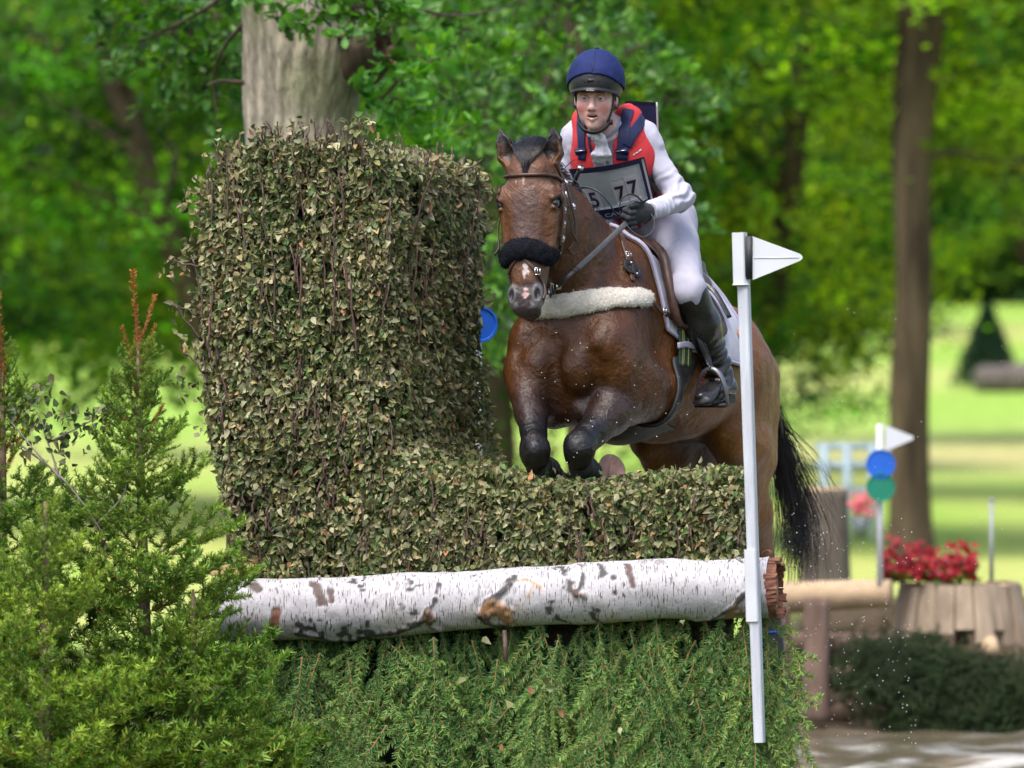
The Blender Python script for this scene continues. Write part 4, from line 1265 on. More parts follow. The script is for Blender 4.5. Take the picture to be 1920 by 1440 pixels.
# ---- saddle pad
PAD = empty("saddle_pad", H(-.75, 0, 500), "white quilted saddle pad with lilac binding under the saddle", "saddle pad")
amax = lambda s: -.40 - .03 * s + .02 * math.sin(s * 3.1) - .10 * max(0, s - .82) / .18
amin = lambda s: -.92 - .08 * s + .06 * max(0, s - .85) / .15
for sg in (1, -1):
    o, G, NN = wrap("pad_half", M_PADW, PAD, amin, amax, R_(2) * sg, R_(95) * sg, .004, 26, 34, .012)
    for e, nm in ((G[:, -1], NN[:, -1]), (G[:, 0], NN[:, 0]), (G[-1], NN[-1])):
        mb = MB(); mb.tube(e, .0085, 7); mb.build("binding", M_PADTRIM, PAD)
# embroidered orange and red mark behind the rider's leg
M_ORANGE = mat("orange_embroidery", (.62, .22, .03), .7, (.55, .10, .03), nscale=30)
o, G, NN = wrap("embroidery", M_ORANGE, PAD, lambda s: -.935 - .03 * math.sin(s * 3.14), lambda s: -.905 + .012 * math.sin(s * 6.2), R_(70), R_(86), .019, 6, 12, .002)

# ---- girth
GIR = empty("girth", H(-.5, 0, 850), "black girth with green tartan web round the horse's belly", "girth")
gc = lambda s: -.505 + .12 * math.sin(s * math.pi)
wrap("girth_band", M_BLACKP, GIR, lambda s: gc(s) - .085, lambda s: gc(s) + .075, R_(102), R_(258), .006, 9, 60, .014)
wrap("belly_guard", M_BLACKP, GIR, lambda s: gc(s) - .13, lambda s: gc(s) + .10, R_(150), R_(210), .010, 9, 24, .014)
for sg in (1, -1):
    wrap("girth_web", M_GREEN, GIR, lambda s: -.50 - .045, lambda s: -.50 + .040, R_(80) * sg, R_(108) * sg, .022, 6, 14, .004)
    for da in (-.020, .008, .018):
        wrap("girth_stripe", M_YEL, GIR, lambda s: -.50 + da - .003, lambda s: -.50 + da + .003, R_(80) * sg, R_(108) * sg, .027, 3, 14, .0015)
    wrap("pad_loop", M_PADTRIM, GIR, lambda s: -.50 - .062, lambda s: -.50 + .06, R_(90) * sg, R_(94.5) * sg, .030, 8, 4, .004)

# ---- sheepskin breast girth
BG = empty("breast_girth", P(1045, 575, -.05), "cream sheepskin breast girth across the horse's chest", "breast girth")
pts = [(992, 583), (1010, 579), (1060, 573), (1120, 565), (1180, 560), (1216, 560)]
p, n = drape(T_BODY, pts, 46, .012)
tree_p = p
# carry the band on round the far shoulder
roll("sheepskin_sleeve", p, n, .024, .046, M_CFLEECE, BG, .006, 5, 3)
strap("side_strap", M_LEATHER, BG, [(1212, 566), (1228, 582), (1250, 596), (1275, 612), (1296, 624)], .020, .006, lift=.020)
buckle(BG, 1236, 585, w=.010, h=.012, lift=.026)
strap("neck_strap", M_LEATHER, BG, [(1164, 441), (1170, 463), (1176, 482), (1182, 505), (1186, 528)], .020, .005, lift=.004)
buckle(BG, 1177, 479, w=.010, h=.010, lift=.010)
for x, y, rr in ((1179, 503, .026), (1191, 512, .022)):
    r = cast(T_HORSE, x, y, .010)
    a = unit(np.cross(r[1], UPV)); b = np.cross(a, r[1])
    th = np.arange(18) * 2 * math.pi / 18
    mb = MB()
    ringo = [r[0] + q * r[1] + rr * k * (np.cos(th)[:, None] * a + 1.25 * np.sin(th)[:, None] * b) for q, k in ((0, 1), (.004, 1), (.005, .9), (.005, .35), (.0, .3))]
    V = np.concatenate(ringo); i = np.arange(4)[:, None] * 18; j = np.arange(18)[None]; j2 = (j + 1) % 18
    mb.add(V, np.stack([i + j, i + j2, i + 18 + j2, i + 18 + j], -1).reshape(-1, 4)); mb.build("rubber_stop", M_BLACKP, BG)
for x, y in ((1180, 497), (1190, 517)):
    r = cast(T_HORSE, x, y, .016)
    mb = MB(); mb.ball(r[0], .0055, 8, 6); mb.build("stud", M_STEEL, BG)

# ---- saddle
SAD = empty("saddle", H(-.75, 0, 500), "brown leather jumping saddle under the rider", "saddle")
seat = [Prim(H(-.44, 0, 437), H(-.55, 0, 462), (.075, .035), (.10, .05), HL, .05),
        Prim(H(-.55, 0, 462), H(-.82, 0, 505), (.10, .05), (.16, .055), HL, .06),
        Prim(H(-.82, 0, 505), H(-.96, 0, 498), (.16, .055), (.15, .04), HL, .05),
        Prim(H(-.50, .13, 500), H(-.90, .15, 540), (.05, .06), (.055, .06), HL, .04),
        Prim(H(-.50, -.13, 500), H(-.90, -.15, 540), (.05, .06), (.055, .06), HL, .04),
        Prim(H(-.96, .13, 520), H(-.98, 0, 496), (.03, .03), (.03, .03), HL, .03),
        Prim(H(-.96, -.13, 520), H(-.98, 0, 496), (.03, .03), (.03, .03), HL, .03)]
V, F = sdf_mesh(seat, .008); obj("seat", mesh_np("seat", V, F), M_LEATHER, SAD)
for sg in (1, -1):
    fmax = lambda s: -.43 - .03 * s - .07 * (1 - s) ** 2 + .05 * math.sin(s * 3.1) - .14 * max(0, s - .85) / .15
    fmin = lambda s: -.80 + .03 * s + .10 * max(0, s - .85) / .15
    o, G, NN = wrap("flap", M_LEATHER, SAD, fmin, fmax, R_(14) * sg, R_(88) * sg, .030, 14, 30, .008)
    e = G[3:-4, -1] + NN[3:-4, -1] * .014
    mb = MB(); mb.tube(e, np.interp(np.linspace(0, 1, len(e)), [0, .2, .8, 1], [.008, .019, .017, .008]), 8); mb.build("knee_roll", M_LEATHER, SAD)
    mb = MB(); mb.tube(G[2:-1, -1] - HF * .028 + NN[2:-1, -1] * .010, .009, 7); mb.build("knee_roll", M_LEATHER, SAD)
    mb = MB(); mb.ribbon(G[6:-8, 8] + NN[6:-8, 8] * .004, NN[6:-8, 8], .028, .004); mb.build("stirrup_leather", M_BLEATHER, SAD)
# loose strap flying behind the cantle
pth = catmull([P(1318, 530, .62), P(1338, 545, .60), P(1352, 566, .58), P(1368, 596, .56)], 14)
mb = MB(); mb.ribbon(pth, np.tile((.35, -.93, .1), (14, 1)), .020, .004); mb.build("loose_strap", M_BLEATHER, SAD)

# ---- protective boots on the cannons
M_BLUEST = mat("blue_boot_strap", (.010, .10, .55), .5, (.008, .08, .42), nscale=20)
def leg_boot(label, a, b, r0, r1, front, strapm):
    t = empty("tendon_boot", a, label, "leg boot", "boots on the horse's legs")
    ax = unit(b - a); ps = np.array([a + (b - a) * k for k in np.linspace(0, 1, 12)]); rr = np.interp(np.linspace(0, 1, 12), [0, .12, .5, .9, 1], [r0 * .97, r0, (r0 + r1) / 2, r1, r1 * .96])
    mb = MB(); mb.tube(ps, rr, 18); mb.build("shell", M_BLACKP, t)
    for k in (.22, .5, .78):
        c = a + (b - a) * k; R0 = np.interp(k, [0, 1], [r0, r1]); mb = MB(); mb.torus(c, R0 + .001, .0055, ax, 24, 6); mb.build("strap", strapm, t)
leg_boot("black boot on the folded foreleg nearer the flag", kL + np.array((.006, .01, -.070)), P(1110, 890, .06), .048, .042, True, M_BLACKP)
leg_boot("black boot on the folded foreleg under the horse's head", kR + np.array((.010, .01, -.070)), P(1034, 885, .07), .048, .042, True, M_BLACKP)
leg_boot("black boot with blue straps low on the hind leg behind the flag pole", hockL * .72 + fetL * .28, hockL * .08 + fetL * .92, .053, .052, False, M_BLUEST)
leg_boot("black boot with blue straps on the hind leg hidden behind the hedge", hockR * .72 + fetR * .28, hockR * .08 + fetR * .92, .053, .052, False, M_BLUEST)
# ================================================================== the rider
M_SKIN = mat("skin", attr=True, rough=.48, nscale=60, attr_noise=.07, bump=.0004, bscale=300, spec=.4, sss=.25)
M_SHIRT = mat("white_stretch_shirt", (.455, .455, .55), .8, (.41, .41, .50), nscale=14, bump=.0012, bscale=60, sheen=.1)
M_BREECH = mat("white_breeches", (.40, .39, .475), .85, (.365, .36, .44), nscale=10, bump=.0010, bscale=80)
M_VEST = mat("coral_red_vest", (.62, .035, .040), .75, (.52, .026, .032), nscale=18, bump=.0020, bscale=36)
M_NAVY = mat("navy_webbing", (.012, .020, .085), .7, (.008, .013, .058), nscale=60, bump=.0008, bscale=180)
M_NAVYSILK = mat("navy_helmet_silk", (.015, .025, .112), .75, (.010, .018, .082), nscale=16, bump=.0022, bscale=45, spec=.2)
M_SHELL = mat("black_helmet_shell", (.018, .019, .021), .42, (.012, .012, .014), nscale=80, bump=.0004, bscale=400)
M_STOCK = mat("white_stock_tie", (.56, .56, .60), .85, (.50, .50, .55), nscale=30, bump=.001, bscale=90)
M_GREYSHIRT = mat("grey_base_layer", (.28, .30, .37), .85, (.30, .32, .40), nscale=30, bump=.001, bscale=90)
M_GLOVE = mat("charcoal_glove", (.030, .033, .038), .75, (.018, .020, .024), nscale=90, bump=.0012, bscale=220)
M_CLEAR = mat("clear_bib_window", (.52, .59, .63), .28, (.42, .49, .53), nscale=12, bump=.003, bscale=30, coat=.4)
M_CARD = mat("white_number_card", (.68, .68, .74), .5, (.63, .63, .69), nscale=10)
M_INK = mat("black_ink", (.010, .011, .025), .6, (.008, .009, .020))
M_WHITEP = mat("white_print", (.58, .58, .60), .6, (.52, .52, .54))
M_BROWNHAIR = mat("brown_hair", (.050, .026, .014), .5, (.030, .016, .010), nscale=60)
M_PINK = mat("pink_ear_stud", (.75, .06, .16), .5, (.6, .05, .12))

# torso frame
pel, chest_c, nb = P(1228, 418, .72), P(1152, 297, .44), P(1138, 246, .36)
tU = unit(nb - pel)
_ty = math.radians(18)
tL = np.array((math.cos(_ty), -math.sin(_ty), 0)); tL = unit(tL - tU * tL.dot(tU))
tFw = np.cross(tU, tL)
if tFw[1] > 0: tFw = -tFw
shL, shR = P(1216, 258, .40), P(1074, 258, .52)
elL, wrL = P(1277, 372, .38), P(1216, 397, .16)
elR, wrR = P(1062, 372, .58), P(1112, 428, .42)
hipL, knL, anL = P(1258, 420, .64), P(1290, 545, .28), P(1345, 688, .45)
hipR = pel - HL * .10; knR = H(-.54, -.33, 545); anR = H(-.70, -.33, 690)
waist = pel * .62 + chest_c * .38
torso = [
    Prim(pel, waist, (.150, .115), (.125, .095), tL, .06),
    Prim(waist, chest_c, (.125, .095), (.150, .108), tL, .06),
    Prim(chest_c, P(1143, 268, .40), (.150, .108), (.120, .080), tL, .05),
    Prim(shL * .80 + shR * .20, shR * .80 + shL * .20, .062, .062, tU, .05),
]
arms = [
    Prim(shL * .9 + shR * .1, elL, .062, .047, tL, .05), Prim(elL, wrL, (.046, .048), .029, tL, .03),
    Prim(shR * .9 + shL * .1, elR, .060, .046, tL, .05), Prim(elR, wrR, .045, .030, tL, .03),
]
legs = [
    Prim(hipL, knL, (.092, .105), (.060, .064), tL, .06), Prim(knL, knL * .6 + anL * .4, .058, .058, tL, .04), Prim(knL * .6 + anL * .4, anL, .057, .040, tL, .04),
    Prim(hipR, knR, .098, .060, tL, .06), Prim(knR, anR, .057, .040, tL, .04),
    Prim(pel + tL * .06, pel - tL * .06, (.10, .12), (.10, .12), tU, .05),
]
# head frame: s to the right in the picture, u up, f out of the face
RC = P(1117, 184, .26)
Rf = unit((-.16, -.98, -.06)); Rs = unit(np.cross((0.02, 0, 1.0), Rf)) * -1.0
if Rs[0] < 0: Rs = -Rs
Ru = np.cross(Rs, Rf)
if Ru[2] < 0: Ru = -Ru
def RH(s, u, f): return RC + s * Rs + u * Ru + f * Rf
def RE(s, u, f, r, k=.012, sub=False): return Ell(RH(s, u, f), (r[0], r[2], r[1]), Rs, Ru, k, sub)
def RS(a, b, r0, r1, k=.012, sub=False): return Prim(RH(*a), RH(*b), r0, r1, Rs, k, sub)
rhead = [
    RE(0, .045, -.010, (.076, .085, .092), .03),
    RE(0, -.016, .028, (.063, .072, .062), .03),
    RE(0, -.066, .040, (.038, .050, .048), .03),
    RE(0, -.103, .060, (.021, .017, .021), .02),
    RS((.0, .012, .086), (0, -.034, .107), (.009, .010), (.011, .011), .014),
    RE(0, -.037, .106, (.012, .010, .010), .008),
    RS((0, -.048, .088), (0, -.062, .086), (.008, .006), (.014, .006), .012),   # philtrum
    RS((-.025, -.0595, .077), (0, -.0590, .0895), .0032, .0044, .006), RS((0, -.0590, .0895), (.025, -.0595, .077), .0044, .0032, .006),
    RS((-.023, -.067, .077), (0, -.0805, .0880), .0036, .0060, .006), RS((0, -.0805, .0880), (.023, -.067, .077), .0060, .0036, .006),
    Prim(RH(0, -.05, -.02), nb + tU * -.02, (.052, .055), (.060, .062), Rs, .03),
]
for g in (1, -1):
    rhead += [
        RE(.040 * g, -.026, .056, (.023, .024, .025), .02),        # cheekbone
        RE(.031 * g, .022, .079, (.022, .007, .012), .015),        # brow
        RE(.012 * g, -.040, .096, (.0075, .008, .009), .006),      # nostril wing
        RE(.037 * g, -.060, .024, (.016, .036, .034), .025),       # jaw
        RE(.075 * g, -.010, -.012, (.010, .030, .018), .008),      # ear
        RE(.031 * g, .001, .094, (.0175, .0120, .014), .010, True),  # socket
        RE(.0065 * g, -.0475, .104, (.0030, .0025, .006), .004, True),
    ]
rhead += [RE(0, -.0680, .088, (.0195, .0056, .022), .004, True)]

for g in (1, -1):
    rhead += [RS((.016 * g, .0030, .0835), (.031 * g, .0080, .0900), .0030, .0036, .004), RS((.031 * g, .0080, .0900), (.046 * g, .001, .0775), .0036, .0028, .004),
              RS((.017 * g, -.004, .0835), (.031 * g, -.0085, .0865), .0024, .0026, .004), RS((.031 * g, -.0085, .0865), (.045 * g, -.002, .0775), .0026, .0024, .004)]

hand = [Prim(wrL, wrL * .55 + P(1176, 402, .10) * .45, (.027, .030), (.036, .030), UPV, .02)]
skinp = torso + arms + legs + rhead
toeL, heelL = P(1317, 752, .24), P(1362, 738, .43)
lo = RC - .20; hi = RC + .20
V1, F1 = sdf_mesh(rhead + torso, .0022, lo=lo, hi=hi)
nk = (V1 - nb) @ tU
_ax = unit(RH(0, -.05, -.02) - nb); _rr = np.linalg.norm((V1 - nb) - np.outer((V1 - nb) @ _ax, _ax), axis=1)
V1, F1, _ = crop(V1, F1, (((V1 > lo + .005) & (V1 < hi - .005)).all(1)) & (nk > -.01) & ((_rr < .075) | (nk > .06)))
V2, F2 = sdf_mesh(skinp + [Prim(anL, heelL * .8 + toeL * .2 + UPV * .02, .035, .034, tL, .03), Prim(heelL * .8 + toeL * .2 + UPV * .02, heelL * .3 + toeL * .7 + UPV * .01, .034, .028, tL, .03), Prim(anR, anR + HF * .2 - UPV * .08, .035, .028, tL, .03)], .008, off=-.012,
                  fn=lambda d, X: d)
V2, F2, _ = crop(V2, F2, ((V2 - nb) @ tU < .004))
RV = np.concatenate([V1, V2]); RF = np.concatenate([F1, F2 + len(V1)])
q = RV - RC; rs, ru, rf = q @ Rs, q @ Ru, q @ Rf
C = np.tile(np.array((.68, .435, .37)), (len(RV), 1))
m1 = vnoise(RV * 45); m2 = vnoise(RV * 160)
front = sstep(.02, .05, rf)
C = blend(C, (.66, .21, .18), .72 * front * sstep(.036, .008, np.hypot(np.abs(rs) - .041, (ru + .040) * .9)))
C = blend(C, (.60, .26, .22), .35 * front * sstep(.02, .006, np.hypot(rs, ru + .038)))
lip = np.minimum(np.abs(np.hypot(rs / .0265, (ru + .0695) / .0165) - .80), 9)
C = blend(C, (.55, .21, .19), .75 * sstep(.30, .12, lip) * sstep(.066, .074, rf) * sstep(.027, .021, np.abs(rs)))
C = blend(C, (.030, .008, .008), sstep(.0062, .0040, np.hypot(rs / 3.2, ru + .0685)) * sstep(.05, .06, rf))
C = blend(C, (.13, .065, .04), .80 * front * sstep(.0055, .0025, np.abs(ru - .0215 + .10 * (np.abs(rs) - .03) + 5.0 * np.maximum(np.abs(rs) - .038, 0) ** 1.5) + .003 * m2) * sstep(.012, .017, np.abs(rs)) * sstep(.054, .047, np.abs(rs)))
ed = np.hypot((np.abs(rs) - .031) / 1.75, ru - .0005)
C = blend(C, (.10, .05, .04), .60 * front * sstep(.0022, .0008, np.abs(ed - .0095)) * sstep(-.002, .002, ru))
C = blend(C, (.40, .20, .17), .4 * front * sstep(.006, .002, np.abs(ed - .012)))
C = blend(C, (.22, .09, .07), .7 * front * sstep(.0035, .0015, np.hypot(np.abs(rs) - .0065, ru + .0475)))
C = blend(C, (.64, .33, .28), .22 * front * sstep(-.1, .35, m1))
C *= (1 + .12 * m1 + .08 * m2)[:, None]
me = mesh_np("rider_body", RV, RF); set_col(me, C)
RID = empty("person", pel, "rider in red vest and navy helmet crouching over the bay horse", "person")
obj("body", me, M_SKIN, RID)

# eyes: white, iris, pupil in one small ball each
M_EYEB = mat("eyeball", attr=True, rough=.12, attr_noise=.03, spec=.7, coat=.6)
for g in (1, -1):
    c = RH(.031 * g, .0005, .0770); mb = MB(); mb.ball(np.zeros(3), .0124, 24, 20)
    V = np.concatenate(mb.V); look = unit(Rf + np.array((-.05, 0, .06)))
    ang = np.degrees(np.arccos(np.clip((V / .0124) @ look, -1, 1)))
    Cc2 = np.tile(np.array((.58, .54, .53)), (len(V), 1))
    Cc2 = blend(Cc2, (.10, .15, .22), sstep(41, 36, ang)); Cc2 = blend(Cc2, (.004, .004, .006), sstep(19, 15, ang))
    # a finer ball so the iris is round
    mb.C = [Cc2]; mb.V = [V + c]
    mb.build("eye", M_EYEB, RID)
mb = MB(); mb.tube(catmull([RH(-.013, -.0650, .078), RH(0, -.0645, .0840), RH(.013, -.0650, .078)], 9), .0026, 6); mb.build("teeth", M_WHITEP, RID)
# hair tucked under the helmet: temples and nape
mb = MB()
for g in (1, -1):
    for i in range(90):
        a = random.uniform(0, 1); u0 = .045 - .0 * a
        p0 = RH(.066 * g + random.gauss(0, .002), .05, .040 - .06 * a); p1 = RH((.0745) * g + random.gauss(0, .002), .012 + random.gauss(0, .004), .022 - .06 * a)
        p2 = RH(.077 * g, -.022 - .02 * random.random(), -.010 - .05 * a)
        mb.tube(catmull([p0, p1, p2], 6), .0016, 3, cap=False)
mb.build("hair", M_BROWNHAIR, RID)
mb = MB(); mb.ball(RH(.080, -.028, .008), .006, 10, 8); mb.build("ear_stud", M_PINK, RID)

# ---- helmet
def dome(r, du=0.0): return Ell(RH(0, .062 + du, -.004), (r[0], r[2], r[1]), Rs, Ru, .01)
def helmet_cut(front_u, side_u, back_u, off=0.0):
    def f(d, X):
        q = X - RC.astype(np.float32)
        s_, u_, f_ = q @ Rs.astype(np.float32), q @ Ru.astype(np.float32), q @ Rf.astype(np.float32)
        t = np.clip((f_ + .12) / .24, 0, 1)
        edge = back_u + (front_u - back_u) * t + (side_u - (front_u + back_u) / 2) * np.clip(np.abs(s_) / .105, 0, 1.2) ** 2
        return np.maximum(d, edge - u_)
    return f
HEL = None
shell = [dome((.104, .112, .128))]
V, F = sdf_mesh(shell, .0036, fn=lambda d, X: np.maximum(helmet_cut(.036, .000, .0)(d, X), -(d + .014)))
HEL = obj("helmet", mesh_np("helmet", V, F), M_SHELL, RID)
V, F = sdf_mesh([dome((.111, .126, .135))], .0036, fn=lambda d, X: np.maximum(helmet_cut(.094, .040, .030)(d, X) + .0035 * vnoise(X * 40), -(d + .010)))
obj("helmet_cover", mesh_np("helmet_cover", V, F), M_NAVYSILK, HEL)
mb = MB(); mb.tube([RH(.006, .120 + .066 * math.cos(t), .136 * math.sin(t) - .004) if False else RH(.004, .062 + .1268 * math.sin(t), -.004 + .1358 * math.cos(t)) for t in np.linspace(.35, 2.6, 24)], .0014, 5)
mb.build("cover_seam", M_NAVY, HEL)
mb = MB(); mb.ball(RH(.002, .189, -.002), (.010, .010, .005), 12, 8); mb.build("cover_button", M_NAVYSILK, HEL)
# brim: a flat crescent standing out over the brow
mb = MB(); n = 25
ths = np.linspace(-1.25, 1.25, n)
for k_, (rin, rout, u0) in enumerate(((.104, .104, .036),)):
    A = []
    for t in ths:
        w = math.cos(t / 1.25 * math.pi / 2) ** .6
        s_, f_ = math.sin(t) * .097, math.cos(t) * .118 - .004
        s2, f2 = math.sin(t) * (.099 + .004 * w), math.cos(t) * (.118 + .030 * w) - .004
        du = -.014 * abs(math.sin(t)) ** 2
        A += [RH(s_, .052 + du, f_ - .008), RH(s2, .034 + du, f2), RH(s2, .028 + du, f2 - .002), RH(s_, .032 + du, f_ - .010)]
    A = np.array(A); i = np.arange(n - 1)[:, None] * 4; j = np.arange(4)[None]; j2 = (j + 1) % 4
    mb.add(A, np.stack([i + j, i + j2, i + 4 + j2, i + 4 + j], -1).reshape(-1, 4))
BRIM = mb.build("brim", M_SHELL, HEL)
# vent block, two grooves and a shiny rim on the forehead shell
for pts_ in ([(-.044, .088, 0), (-.024, .060, 0)], [(.044, .088, 0), (.024, .060, 0)], [(-.020, .094, 0), (-.014, .084, 0), (0, .081, 0), (.014, .084, 0), (.020, .094, 0)]):
    pp = [(lambda s_, u_: RH(s_, u_, -.004 + .1285 * math.sqrt(max(0, 1 - (s_ / .104) ** 2 - ((u_ - .062) / .112) ** 2))))(a, b) for a, b, _ in pts_]
    mb = MB(); mb.tube(pp, .0018, 5); mb.build("shell_groove", M_BLACKP, HEL)
for s_ in (-.008, 0, .008):
    mb = MB(); mb.box(RH(s_, .068, .1235), (.0032, .002, .0035)); mb.build("vent", M_SHELL, HEL)
mb = MB(); mb.box(RH(0, .068, .1215), (.016, .003, .0065)); mb.build("vent_block", M_BLACKP, HEL)

def text_mesh(txt, size):
    cu = bpy.data.curves.new("text_curve", 'FONT'); cu.body = txt; cu.size = size; cu.align_x = 'CENTER'; cu.align_y = 'CENTER'; cu.offset = .022 * size
    cu.resolution_u = 4
    o = bpy.data.objects.new("text_tmp", cu); COL.objects.link(o)
    dg = bpy.context.evaluated_depsgraph_get(); dg.update()
    me_ = bpy.data.meshes.new_from_object(o.evaluated_get(dg))
    COL.objects.unlink(o); bpy.data.objects.remove(o); bpy.data.curves.remove(cu)
    bm = bmesh.new(); bm.from_mesh(me_)
    bmesh.ops.triangulate(bm, faces=bm.faces)
    bmesh.ops.subdivide_edges(bm, edges=[e for e in bm.edges if e.calc_length() > size * .25], cuts=2)
    bmesh.ops.triangulate(bm, faces=bm.faces)
    V = np.array([v.co[:] for v in bm.verts]); T = np.array([[v.index for v in f.verts] for f in bm.faces])
    bm.free(); bpy.data.meshes.remove(me_)
    return V, T
V, T = text_mesh("uvex", .016)
V = np.array([RH(x, .0312 + y * .5, .1465) for x, y, z in V])
mb = MB(); mb.add(V, None, T); mb.build("brim_lettering", M_WHITEP, BRIM, smooth=False)

# chin harness
T_RH = bvh(V1, F1)
def head_strap(pts, w, name="chin_strap", lift=.003):
    p, nn = snap(T_RH, catmull([RH(*a) for a in pts], 16), lift)
    mb = MB(); mb.ribbon(p, nn, w, .003); return mb.build(name, M_BLACKP, HEL)
for g in (1, -1):
    head_strap([(.082 * g, .035, .028), (.082 * g, -.010, .022), (.078 * g, -.050, .030), (.060 * g, -.095, .045)], .014)
    head_strap([(.086 * g, .030, -.040), (.086 * g, -.015, -.020), (.080 * g, -.050, .026)], .012)
mb = MB()
p = catmull([RH(.062, -.088, .046), RH(.045, -.112, .062), RH(.018, -.127, .070), RH(-.012, -.128, .070), RH(-.040, -.115, .058), RH(-.060, -.090, .044)], 22)
mb.ribbon(p, np.array([unit((x - RH(0, -.06, .0)) + Rf * .02) for x in p]), .015, .005); mb.build("chin_cup", M_BLACKP, HEL)
mb = MB(); mb.box(RH(.066, -.090, .046), (.007, .006, .010)); mb.build("strap_clip", M_BLACKP, HEL)

# ---- shirt: sleeves and body
def wrinkle(amp, fx=30., squash=(1, 1, 1)):
    sq = np.array(squash, np.float32)
    def f(d, X):
        near = np.abs(d) < .03
        d = d.copy(); d[near] += amp * (vnoise(X[near] * fx * sq) + .6 * vnoise(X[near] * fx * 2.1 * sq + 7)); return d
    return f
def cut_ends(planes, base=None):
    def f(d, X):
        if base: d = base(d, X)
        for c, n in planes:
            d = np.maximum(d, (X - np.asarray(c, np.float32)) @ np.asarray(n, np.float32))
        return d
    return f
uaL = unit(elL - shL); faL = unit(wrL - elL)
slv = [Prim(shL * .62 + shR * .38, shL * .92 + shR * .08, .058, .062, tL, .04), Prim(shL * .88 + shR * .12, elL, .061, .045, tL, .04), Prim(elL, wrL, (.046, .047), .033, tL, .03)]
def fold(d, X):
    near = np.abs(d) < .03
    x = X[near]; d = d.copy()
    ta = (x - shL.astype(np.float32)) @ uaL.astype(np.float32); tb = (x - elL.astype(np.float32)) @ faL.astype(np.float32)
    wob = 3 * vnoise(x * 14)
    d[near] += .0034 * np.sin(ta * 165 + wob * 3.2) * sstep(.10, .24, ta) * (tb < .12) + .0022 * np.sin(tb * 240 + wob * 3) * sstep(.03, .12, tb) + .011 * vnoise(x * 17) + .006 * vnoise(x * 40 + 3) 
    return d
V, F = sdf_mesh(slv, .0042, fn=cut_ends([(wrL - faL * .008, faL)], fold))
obj("sleeve", mesh_np("sleeve", V, F), M_SHIRT, RID)
faR = unit(wrR - elR)
V, F = sdf_mesh([Prim(shR * .62 + shL * .38, shR * .92 + shL * .08, .062, .066, tL, .04), Prim(shR * .88 + shL * .12, elR, .066, .049, tL, .04), Prim(elR, wrR, .049, .033, tL, .03)], .005, fn=cut_ends([(wrR - faR * .01, faR)], wrinkle(.006, 24)))
obj("sleeve", mesh_np("sleeve", V, F), M_SHIRT, RID)
V, F = sdf_mesh(torso[1:] + [Prim(nb - tU * .04, nb + tU * .030, (.066, .068), (.060, .062), Rs, .02)], .006, off=.004, fn=cut_ends([(nb + tU * .040, tU)], wrinkle(.004)))
obj("shirt", mesh_np("shirt", V, F), M_GREYSHIRT, RID)

# ---- vest: a padded shell over the torso, open in a V at the front
vestp = [Prim(waist - tU * .03, chest_c, (.128, .100), (.156, .116), tL, .05),
         Prim(chest_c, P(1142, 262, .39), (.156, .116), (.130, .084), tL, .05),
         Prim(shL * .72 + shR * .28, P(1176, 222, .39), (.052, .060), (.042, .044), tL, .05),
         Prim(shR * .72 + shL * .28, P(1098, 226, .45), (.052, .060), (.042, .044), tL, .05),
         Prim(P(1184, 218, .42), P(1174, 208, .47), (.030, .022), (.026, .016), tL, .03),
         Prim(P(1094, 222, .47), P(1104, 212, .50), (.030, .022), (.026, .016), tL, .03)]
vc = P(1128, 268, .26)
def vest_fn(d, X):
    near = np.abs(d) < .05
    x = X[near] - vc.astype(np.float32)
    s_ = x @ tL.astype(np.float32); u_ = x @ tU.astype(np.float32); f_ = x @ tFw.astype(np.float32)
    d = d.copy()
    dd = d[near] + .004 * vnoise(X[near] * 18)
    half = np.interp(u_, [-.12, -.08, .0, .06, .12], [.008, .018, .036, .048, .055])
    wedge = np.where(f_ > -.10, half - np.abs(s_), -1)          # positive inside the opening
    dd = np.maximum(dd, wedge)
    d[near] = dd
    return np.maximum(d, -(d + .030)) if False else d
neckhole = Prim(nb - tU * .06, RH(0, -.02, -.01), (.060, .064), (.074, .08), Rs, .02, True)
V, F = sdf_mesh(vestp + [neckhole], .0044, off=.010, fn=vest_fn)
VEST = obj("vest", mesh_np("vest", V, F), M_VEST, RID)
T_VEST = bvh(V, F)
def vstrap(name, pts, w, mat_=M_NAVY, thick=.004, lift=.002, par=None, n=22):
    p, nn = drape(T_VEST, pts, n, lift); mb = MB(); mb.ribbon(p, nn, w, thick); return mb.build(name, mat_, par or VEST)
vstrap("shoulder_strap", [(1178, 206), (1175, 222), (1171, 245), (1168, 268), (1166, 300)], .044)
vstrap("shoulder_strap", [(1206, 218), (1196, 236), (1184, 254), (1174, 274)], .040, lift=.0035)
vstrap("shoulder_strap", [(1092, 214), (1090, 235), (1091, 260), (1092, 300)], .038)
vstrap("vest_piping", [(1151, 222), (1150, 250), (1149, 280), (1147, 302)], .010)
vstrap("vest_piping", [(1101, 236), (1104, 262), (1110, 285), (1116, 304)], .010)
vstrap("waist_webbing", [(1232, 352), (1228, 372), (1218, 392)], .020, M_BLACKP)
for x in (1166, 1092):
    r = cast(T_VEST, x, 284, .007)
    mb = MB(); R3 = np.stack([tL, tFw, tU], 1); mb.box(r[0], (.024, .005, .014), R3); b_ = mb.build("strap_buckle", M_NAVY, VEST)
    mb = MB(); mb.tube([r[0] + tU * .012 - tL * .022 + tFw * .006, r[0] + tU * .012 + tL * .022 + tFw * .006], .0028, 6); mb.build("buckle_bar", M_STEEL, b_)
